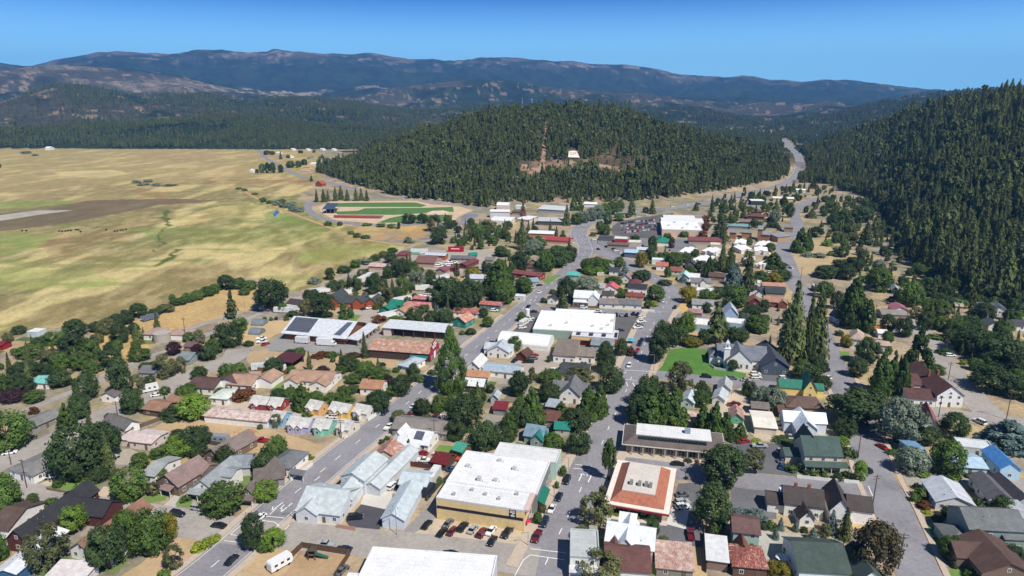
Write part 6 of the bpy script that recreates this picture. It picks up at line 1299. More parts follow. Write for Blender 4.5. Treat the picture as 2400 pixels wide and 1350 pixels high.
# ---- farther off: yard by the trail, school, supermarket, townhouses, highway shops
for a in [
    ('V8', 30, 490, 270, 505, 9, 3, 'g', 1.2, 'r:d0b0b0', 'b8a8a0', 'pale pink tin roofed shed beside the trail trees', 'the pale pink shed', 'shed'),
    ('V8', 470, 310, 640, 315, 11, 3, 'h', 2.2, 'm:7d4a48', '9a8070', 'dark red hip roofed building at the trail end of the yard', 'the red hip yard building', 'building'),
    ('V8', 760, 445, 1060, 460, 20, 3.8, 'g', 3, 'm:85625c', 'b09a88', 'largest yard building with broad maroon metal roof', 'the broad maroon yard roof', 'workshop'),
    ('V8', 930, 325, 1235, 340, 8, 3.8, 'g', 1, 'm:c8d0dc', 'b0603c', 'orange walled yard building with long white roof', 'the orange walled yard building', 'workshop'),
    ('V8', 1330, 365, 1700, 378, 9, 3, 'g', 1.4, '6a6a6a', 'b4a89c', 'long dark grey roofed yard office', 'the long grey yard office', 'office'),
    ('V8', 1570, 480, 1770, 400, 7, 3, 'g', 1.2, 'm:7d4446', '6a4a44', 'narrow red roofed open shed in the yard', 'the narrow red yard shed', 'shed'),
    ('V8', 1090, 560, 1240, 570, 10, 3, 'G', 1.4, 'm:8f5a58', 'a09084', 'low maroon roofed yard building below the broad roof', None, 'building'),
    ('V8', 1310, 520, 1425, 525, 7, 3, 's', .6, 'm:8c4c48', '6a3c38', 'small red brown block in the yard', None, 'shed'),
    ('V8', 1545, 690, 1830, 700, 10, 3, 'h', 2, 'm:c4ccd8', 'd0d0c8', 'white house with pale blue hip roof between dark trees', 'the pale hip roof among trees', 'house'),
    ('V8', 1870, 390, 1990, 395, 9, 3, 'g', 1.3, '7a7a78', 'a49a90', 'small grey roofed hut at the yard corner', None, 'shed'),
    ('V5', 1310, 250, 1530, 255, 14, 5, 'b', 2.6, 'f:e6e6e6', 'd8c0bc', 'white barrel roofed school hall with red doors', 'the barrel roofed school hall', 'school_building'),
    ('V5', 1665, 240, 1830, 245, 9, 3.4, 'f', 0, 'f:d4e0dc', 'd0d8d4', 'white flat roofed classroom with teal windows', None, 'school_building'),
    ('V5', 1160, 540, 1560, 555, 26, 4.4, 'f', 0, 'f:e6e6e6', 'd8cfc4', 'wide white stepped roof school block', 'the stepped school block', 'school_building'),
    ('V5', 1190, 400, 1545, 405, 9, 6.5, 's', .8, 'f:e8e8e8', 'd0d0d0', 'raised white roof of the school gymnasium', None, 'school_building'),
    ('V5', 1700, 480, 1920, 500, 18, 3.2, 's', .8, 'f:e2e2e2', 'c8c4bc', 'white sloped walkway roof beside the school', None, 'school_building'),
    ('V5', 1600, 340, 1820, 345, 11, 3, 'h', 2, '6a5c54', '8a7868', 'round looking brown hip roof behind the school', 'the brown hip school roof', 'school_building'),
    ('Y7', 635, 345, 862, 352, 22, 4, 'g', 2, 'm:c4c8cc', '5a5450', 'broad pale grey low roof beside the tree belt', 'the broad pale grey school roof', 'school_building'),
    ('Y7', 640, 230, 880, 245, 20, 4, 's', 1.6, 'm:d8dce0', 'a8a8a4', 'white fan shaped roof above the broad grey roof', None, 'school_building'),
    ('Y7', 1068, 178, 1180, 182, 12, 3.6, 'g', 1.4, 'f:e4e4e8', WH, 'white building at the foot of the wooded hill', 'the white hill foot building', 'building'),
    ('Y7', 552, 465, 780, 474, 15, 4.2, 'g', 1, 'f:e2e2e2', 'a88068', 'long white roofed brick clinic by the highway bend', 'the white roofed brick clinic', 'clinic'),
    ('Y7', 705, 515, 935, 530, 12, 3.2, 'g', 1.8, 'm:b04a4e', 'b09080', 'bright red roofed restaurant by the highway bend', 'the bright red roofed restaurant', 'restaurant'),
    ('Y7', 1790, 448, 2165, 460, 46, 6, 'f', 0, 'f:ececec', 'd0b8a4', 'huge white roofed supermarket with beige walls', 'the huge supermarket', 'supermarket'),
    ('Y7', 1728, 540, 1850, 545, 16, 3.4, 'h', 3.2, 'm:2f8a70', WH, 'white restaurant with green hip roof beside the supermarket', 'the green hip roofed restaurant', 'restaurant'),
    ('Y7', 1285, 560, 1480, 568, 8, 3, 'g', 1.2, '6a5c56', 'a09080', 'long brown roofed shop row by the bend', 'the brown shop row', 'shop'),
    ('Y7', 1350, 510, 1470, 515, 9, 3.4, 'f', 0, 'f:d8dcdc', 'a83038', 'white roofed shop with red front by the bend', 'the red fronted shop', 'shop'),
    ('Y7', 1480, 545, 1595, 550, 10, 3.4, 'f', 0, 'f:dcd8d0', 'c0b4a4', 'beige flat roofed shop beside the red fronted shop', None, 'shop'),
    ('Y7', 1200, 492, 1330, 500, 9, 3.2, 'f', 0, 'f:5a5a60', '6a6a70', 'dark flat roofed garage with blue canopy', 'the dark flat garage', 'garage'),
    ('Y7', 1442, 648, 1560, 655, 13, 4.2, 'g', 1, 'm:b8d4e8', '5a6a80', 'slate blue store with pale blue metal roof', 'the slate blue store', 'store'),
    ('Y7', 1560, 610, 1680, 615, 8, 3, 's', .5, 'm:dce0e4', 'c0c0c0', 'white open canopy beside the slate blue store', None, 'canopy'),
    ('V7', 760, 345, 1270, 360, 12, 3.2, 'g', 2.2, '7a4a48', 'a8988c', 'long maroon roofed motel with middle gable', 'the long maroon motel', 'motel'),
    ('V7', 1100, 410, 1260, 418, 10, 2.8, 'f', 0, 'f:dcd0bc', 'c8b8a4', 'cream flat roofed annex of the long maroon motel', None, 'building'),
    ('V7', 1380, 110, 1720, 125, 10, 3, 'h', 1.8, 'm:7fa8a4', 'a09890', 'long building with grey teal metal roof', 'the long grey teal roof', 'building'),
    ('V7', 1395, 265, 1490, 272, 9, 6, 's', 1.2, '8a8a8c', 'a4785c', 'narrow brick apartment tower beside the big fir', 'the brick tower by the fir', 'apartment_block'),
    ('V7', 1590, 250, 1740, 258, 9, 5, 's', 1.2, '8a8a8c', 'a4785c', 'brick apartment house partly hidden by an olive tree', None, 'apartment_block'),
    ('V7', 1828, 285, 1900, 290, 9, 10, 's', 1.6, '8c9096', 'a4785c', 'tallest brick apartment tower with sloping grey roof', 'the tallest brick tower', 'apartment_block'),
    ('V7', 1900, 290, 2020, 300, 9, 5.4, 's', 1.4, '8c9096', 'a4785c', 'lower brick block joined to the tallest brick tower', None, 'apartment_block'),
    ('V7', 2150, 320, 2330, 300, 9, 4.6, 's', 1.4, '8c9096', 'ac9078', 'beige block with two sloping grey roofs by the lane', 'the sloping roofed beige block', 'apartment_block'),
    ('V6', 1900, 830, 2060, 840, 9, 4.6, 's', 1.4, '8a8480', 'ac9078', 'beige apartment block above the two sloping grey roofs', None, 'apartment_block'),
    ('V6', 1205, 590, 1520, 610, 13, 3.4, 'h', 2.6, '6a4a48', '7a5a4c', 'wide maroon hip roofed lodge among firs', 'the wide maroon lodge', 'lodge'),
    ('V6', 1290, 505, 1470, 512, 11, 3.4, 'h', 2.6, '6a4a48', '7a5a4c', 'upper maroon hip roofed lodge behind the wide lodge', None, 'lodge'),
    ('V6', 1070, 690, 1290, 700, 12, 3, 'g', 1.8, '84706c', '8a7468', 'low brown roofed lodge in front of the wide lodge', None, 'lodge'),
    ('V6', 1275, 325, 1530, 330, 14, 5, 'f', 0, 'f:e8e8e8', '3c4040', 'white flat roofed dealership beside the highway', 'the white highway dealership', 'store'),
    ('V6', 1690, 255, 2080, 270, 17, 4, 'g', 1, 'f:e8e6dc', 'd8c888', 'pale yellow highway store with wide white roof', 'the pale yellow highway store', 'store'),
    ('V6', 2130, 90, 2300, 95, 12, 3.4, 'g', 1.2, 'f:e6e6e6', WH, 'white roofed house where the highway straightens', None, 'house')]:
    fr, x1, y1, x2, y2, d, e, rt, ri, rm, wm, lab, lm, nm = a
    house(fr, x1, y1, x2, y2, d, e, rt, ri, rm, wm, lab, lm, name=nm, cat=nm.replace('_', ' '), ov=.6, win=(1 if nm in ('apartment_block', 'lodge', 'motel', 'clinic', 'school_building', 'office', 'restaurant') else 0), side=False)
r0 = bpy.data.objects['supermarket']
MB().box(1, 46.05, 0, 42, 70, 6.1).box(4, 70.05, 0, 36, 92, 5.5).build('rear_wing', M('membrane', 'e4e4e4'), r0)
for u, v in ((6, 20), (18, 8), (24, 30), (31, 14), (12, 38)): MB().box(u, v, 6.1, u + 2, v + 1.6, 7.3).build('roof_unit', M('plain', 'b0b0b0'), r0)
r0 = bpy.data.objects['motel.001'] if 'motel.001' in bpy.data.objects else bpy.data.objects['motel']
# white stepped townhouses
for i, (fr, x1, y1, x2, y2, d, n) in enumerate([('V7', 610, 520, 790, 545, 12, 3), ('V7', 810, 650, 1010, 690, 12, 4), ('V7', 960, 505, 1150, 545, 10, 3), ('V7', 1470, 385, 1630, 400, 9, 3), ('V7', 1580, 500, 1740, 480, 9, 3),
                                               ('V7', 1785, 420, 1940, 440, 12, 4), ('V7', 1790, 510, 1990, 520, 8, 3), ('V7', 1790, 720, 1910, 745, 18, 4), ('V7', 1575, 640, 1640, 660, 8, 2)]):
    a, w, an = site(fr, x1, y1, x2, y2, d)
    lab = ['beside the maroon motel drive', 'largest and lowest of the white stepped roofs', 'behind the pointed fir', 'next to the big fir', 'half hidden by brown trees', 'below the brick towers', 'under the broken white roofline', 'beside the right hand lane', 'smallest white roof between two firs'][i]
    t = thing('townhouse', 'white stepped roof townhouse row ' + lab, 'townhouse', a, an, 'white stepped roof townhouses')
    for k in range(n):
        volume(t, w * k / n + .02 * k, (k % 2) * 1.6, w / n - .05, d, 2.8 + .4 * (k % 2) + .15 * k, 's', 1.7, M('membrane', 'ececec'), M('wall', 'dcdad4'), .2)
    FOOT.append((a + Vector((w / 2, d / 2, 0)), max(w, d) / 2))
    if i in (1, 5, 7): LM.append((['', 'the largest white townhouses', '', '', '', 'the townhouses below the towers', '', 'the lane side townhouses'][i], a + Vector((w / 2, d / 2, 0))))
# grandstand by the ball field, orange barn, far farms, hillside patch, masts
a, w, an = site('Y5', 780, 716, 890, 718, 13)
gs = thing('grandstand', 'grandstand with sloping dark blue roof beside the ball field', 'grandstand', a, an); LM.append(('the blue grandstand', a))
MB().add([(0, -1, 5), (w, -1, 5), (w, 15, 9.5), (0, 15, 9.5), (0, -1, 5.3), (w, -1, 5.3), (w, 15, 9.8), (0, 15, 9.8)], [(0, 3, 2, 1), (4, 5, 6, 7), (0, 1, 5, 4), (1, 2, 6, 5), (2, 3, 7, 6), (3, 0, 4, 7)]).build('roof', M('metal', '4a5668'), gs)
for i in range(5): MB().box(.5, 3 + i * 2, i * .8, w - .5, 5 + i * 2, .8 + i * .8).build('bench_row', M('plain', '5a5450'), gs)
for i in range(4): MB().box(w * i / 3 - .15, -.2, 0, w * i / 3 + .15, .1, 5.2).box(w * i / 3 - .15, 14, 0, w * i / 3 + .15, 14.3, 9.3).build('post', M('plain', '8a8a8a'), gs)
fw = MB(); p, q = g('Y5', 890, 757), g('Y5', 1310, 764); strip(fw, [p, q], -.12, .12, 0, h=2.4); tag(fw.build('outfield_fence', M('plain', 'a04048')), 'long red banner fence along the ball field', 'fence')
house('Y5', 712, 462, 770, 466, 10, 4, 'G', 4, 's:a85838', '9a5030', 'orange red barn beside the valley road', 'the orange red barn', name='barn', cat='barn', win=0)
for i, (x1, y1, x2, y2, e, rm, wm, lab) in enumerate([(398, 118, 440, 118, 5, 'f:e8e8e8', WH, 'white barn at the far edge of the meadow')]):
    house('Y4', x1, y1, x2, y2, 18, e, 'g', 3, rm, wm, lab, None, name='barn', cat='barn', win=0)
for x, y, w_, c, lab in [(100, 335, 26, WH, 'lone white farmhouse on the meadow by the poplars'), (570, 345, 90, 'c8b8a4', 'pale farmhouse group wall beside the valley road'), (600, 305, 60, 'd8b890', 'tan roofed farmhouse below the hill edge'), (665, 275, 50, WH, 'white farmhouse tucked at the hill edge'), (345, 165, 30, WH, 'far white farmhouse among roadside trees'),
                         (455, 200, 26, WH, 'far white shed in the open field'), (480, 130, 20, WH, 'tiny white house by the valley woods'), (620, 132, 20, WH, 'tiny white house second along the valley woods'), (755, 130, 24, WH, 'tiny white house nearest the wooded hill'), (860, 132, 22, WH, 'tiny white house in front of the hill flank'), (640, 205, 18, '8a8a86', 'tiny grey barn out in the far field')]:
    house('Y5', x, y, x + w_, y + 1, 12, 3.4, 'g', 2.4, 'f:e0dcd6' if c == WH else 's:b09878', c, lab, None, name='farmhouse', cat='house', win=0)
p = T(1343, 371); q = T(1343, 356)
n = (q - p).normalized(); hp = tag(MB().add([tuple(p + Vector((s * (7.5 if k in (0, 1) else 6.5) + (2 if k == 1 else 0), 0, 0)) + n * t + Vector((0, -1.2, 1.4 + zz))) for zz in (0, .5) for k, s, t in ((0, -1, 0), (1, 1, -2), (2, 1, (q - p).length * .8), (3, .3, (q - p).length), (4, -1, (q - p).length * .9))],
    [(4, 3, 2, 1, 0), (5, 6, 7, 8, 9), (0, 1, 6, 5), (1, 2, 7, 6), (2, 3, 8, 7), (3, 4, 9, 8), (4, 0, 5, 9)]).build('hillside_emblem', M('plain', 'dcd2cc')), 'white painted patch on the wooded hillside', 'hillside emblem')
mk = MB(); L_ = (q - p).length
for s0, s1, t0, t1 in ((-4, 1, .35, .42), (-4, -3.2, .42, .62), (.2, 1, .42, .62), (-4, 1, .62, .68), (2, 4.5, .45, .66)):
    c0 = [p + Vector((s, -1.2, 2.1)) + n * (L_ * t) for s, t in ((s0, t0), (s1, t0), (s1, t1), (s0, t1))]; mk.add([tuple(c) for c in c0], [(0, 1, 2, 3)])
mk.build('emblem_mark', M('plain', 'a89890'), hp)
for x, yb, yt, c, lab in [(1224, 249, 229, 'b85a4a', 'red and white lattice mast on the hill top'), (1247, 245, 231, 'c8c8c8', 'grey radio mast with white drum on the hill top')]:
    p = T(x, yb + 6); d = ray(x, yt); ztop = CAM_H + p.y * d[2] / d[1]; h = ztop - p.z; t = thing('radio_mast', lab, 'mast', p)
    for i in range(4):
        m_ = MB()
        for sx in (-1, 1):
            for sy in (-1, 1): m_.cyl((sx * 1.1, sy * 1.1, h * i / 4), (sx * 1.1, sy * 1.1, h * (i + 1) / 4), .55, n=4)
        for z in (0, .5): m_.box(-1.2, -1.2, h * (i + z) / 4, 1.2, 1.2, h * (i + z) / 4 + .35)
        m_.build('mast_section', M('plain', c if i % 2 else 'd8d4d0'), t)
    MB().cyl((1.2, -1.2, h - 3), (1.2, -2.4, h - 3), 1.3, n=10).cyl((-1.2, -1.2, h - 6), (-1.2, -2.2, h - 6), 1.0, n=10).build('antenna_drum', WHITE, t)
# ------------------------------------------------------------------ vehicles
def car_meshes(ty):
    if ty in TRUNK: return TRUNK[ty]
    hw = {'sedan': .9, 'suv': .96, 'pickup': .98, 'van': .98}[ty]
    L = {'sedan': 2.3, 'suv': 2.35, 'pickup': 2.75, 'van': 2.5}[ty]
    b, w_ = MB(), MB()
    if ty == 'sedan':
        b.prism([(-L, .32), (L, .32), (L, .62), (L - .15, .74), (1.05, .9), (-1.55, .94), (-L + .1, .84), (-L, .7)], -hw, hw, inset=.1)
        w_.prism([(-1.75, .93), (1.15, .9), (.35, 1.36), (-1.05, 1.36)], -hw + .12, hw - .12, inset=.16); b.prism([(-1.0, 1.362), (.32, 1.362), (.26, 1.43), (-.92, 1.43)], -hw + .3, hw - .3, inset=.05)
        for x in (-.45, ): b.prism([(x - .06, .92), (x + .06, .92), (x + .06, 1.37), (x - .06, 1.37)], -hw + .1, hw - .1, inset=.16)
    elif ty in ('suv', 'van'):
        hh = 1.72 if ty == 'suv' else 2.0
        b.prism([(-L, .38), (L, .38), (L, .72), (L - .12, .92), (1.15, 1.04), (-L + .05, 1.08), (-L, .9)], -hw, hw, inset=.08)
        w_.prism([(-L + .12, 1.07), (1.25, 1.02), (.5, hh - .06), (-L + .35, hh - .06)], -hw + .07, hw - .07, inset=.15); b.prism([(-L + .32, hh - .058), (.48, hh - .058), (.38, hh + .02), (-L + .42, hh + .02)], -hw + .22, hw - .22, inset=.05)
        for x in (-1.35, -.35): b.prism([(x - .07, 1.04), (x + .07, 1.04), (x + .07, hh - .05), (x - .07, hh - .05)], -hw + .05, hw - .05, inset=.15)
    else:
        b.prism([(-L, .5), (L, .5), (L, .85), (L - .1, 1.02), (1.35, 1.12), (-.75, 1.14), (-.8, 1.12), (-.8, .78), (-L + .1, .78), (-L + .1, 1.12), (-L, 1.12)], -hw, hw, inset=.04)
        b.box(-L + .1, -hw + .02, .7, -.8, -hw + .12, 1.12).box(-L + .1, hw - .12, .7, -.8, hw - .02, 1.12)
        w_.prism([(-.72, 1.13), (1.4, 1.11), (.7, 1.72), (-.6, 1.74)], -hw + .08, hw - .08, inset=.15); b.prism([(-.58, 1.742), (.68, 1.722), (.55, 1.8), (-.5, 1.81)], -hw + .24, hw - .24, inset=.05)
    wh = MB().cyl((0, -.11, 0), (0, .11, 0), .34, n=10).mesh('wheel', [M('plain', '222224')])
    hl = MB().box(-.04, -.16, -.08, .05, .16, .08).mesh('headlight', [M('plain', 'd8dce0')])
    TRUNK[ty] = (b.mesh('body', [M('paint', 'ffffff')]), w_.mesh('cabin_glass', [M('glass', '1c2228')]), wh, hl, L, hw)
    return TRUNK[ty]
COLS = {'white': 'e2e2e0', 'black': '1e1f22', 'silver': 'a4a8aa', 'grey': '63676a', 'maroon': '6a1f26', 'red': 'a02026', 'blue': '2b4a78', 'navy': '232c42', 'tan': 'b0a48c', 'orange': 'b85a2c', 'green': '2d4a3c', 'teal': '3a9a8a'}
CARS = []
def car(fr, x, y, ty, col, ang, label=None, group=None, small=False):
    p = g(fr, x, y); m = car_meshes(ty)
    nm = {'sedan': 'parked_car', 'suv': 'parked_car', 'pickup': 'pickup_truck', 'van': 'van'}[ty]
    word = {'sedan': 'car', 'suv': 'SUV', 'pickup': 'pickup truck', 'van': 'van'}[ty]
    t = thing(nm, label or '', {'pickup': 'pickup', 'van': 'van'}.get(ty, 'car'), (p.x, p.y, .08 if p.y < 560 else .1 + max(0, hz(p.x, p.y))), R(ang), group)
    b = link('body', m[0], t); b.material_slots[0].link = 'OBJECT'; b.material_slots[0].material = M('paint', COLS[col])
    link('cabin_glass', m[1], t)
    if p.y < 420 and not small:
        for sx in (-1, 1):
            for sy in (-1, 1): link('wheel', m[2], t, (sx * m[4] * .62, sy * (m[5] - .1), .34 if ty != 'pickup' else .4))
        for sy in (-1, 1): link('headlight', m[3], t, (m[4] - .02, sy * (m[5] - .26), .68 if ty == 'sedan' else .8))
    if not label: CARS.append((t, col + ' ' + word))
    return t
def boxcar(fr, x, y, L, W, H, col, ang, label, kind_='cargo_trailer', lift=.5, group=None, cat='trailer'):
    p = g(fr, x, y); t = thing(kind_, label, cat, (p.x, p.y, .06), R(ang), group)
    b = MB()
    if kind_ == 'camper': b.prism([(-L / 2, lift), (L / 2 - .5, lift), (L / 2, lift + .8), (L / 2 - .3, H), (-L / 2 + .3, H), (-L / 2, H - .4)], -W / 2, W / 2)
    elif kind_ == 'boat': b.add([(-L / 2, -W / 2, H * .7), (L * .2, -W / 2, H * .7), (L / 2, 0, H * .9), (L * .2, W / 2, H * .7), (-L / 2, W / 2, H * .7), (-L / 2, -W * .3, lift), (L * .25, -W * .2, lift), (L * .25, W * .2, lift), (-L / 2, W * .3, lift)], [(0, 1, 2, 3, 4), (0, 5, 6, 1), (1, 6, 2), (2, 6, 7), (2, 7, 3), (3, 7, 8, 4), (0, 4, 8, 5), (5, 8, 7, 6)])
    else: b.box(-L / 2, -W / 2, lift, L / 2, W / 2, H)
    b.build('body', M('paint', col) if kind_ != 'cargo_trailer' else M('metal', col), t)
    if kind_ == 'camper':
        for i in range(3): MB().box(-L / 2 + 1 + i * L * .28, -W / 2 - .02, H * .5, -L / 2 + 1.9 + i * L * .28, -W / 2, H * .72).build('window', PANE, t)
    if kind_ == 'box_truck':
        MB().prism([(L / 2 + .05, .5), (L / 2 + 2, .5), (L / 2 + 2, 1.3), (L / 2 + 1.5, 1.5), (L / 2 + 1.2, 2.4), (L / 2 + .05, 2.4)], -W / 2 + .1, W / 2 - .1).build('cab', M('paint', 'e2e2e0'), t); MB().prism([(L / 2 + 1.24, 1.6), (L / 2 + 1.53, 1.5), (L / 2 + 1.3, 2.25)], -W / 2 + .2, W / 2 - .2).build('windscreen', PANE, t)
    if kind_ == 'boat': MB().box(-L * .2, -W * .3, H * .7, L * .1, W * .3, H).build('cabin', M('paint', 'dcdcdc'), t)
    wm = car_meshes('sedan')[2]
    for sx in (-.25, .3 if kind_ != 'box_truck' else .62):
        for sy in (-1, 1): link('wheel', wm, t, (sx * L, sy * (W / 2 - .1), .36))
    return t
AA, BB, DD, CC = 70, 71, 110, -12       # street headings
BBH = 250
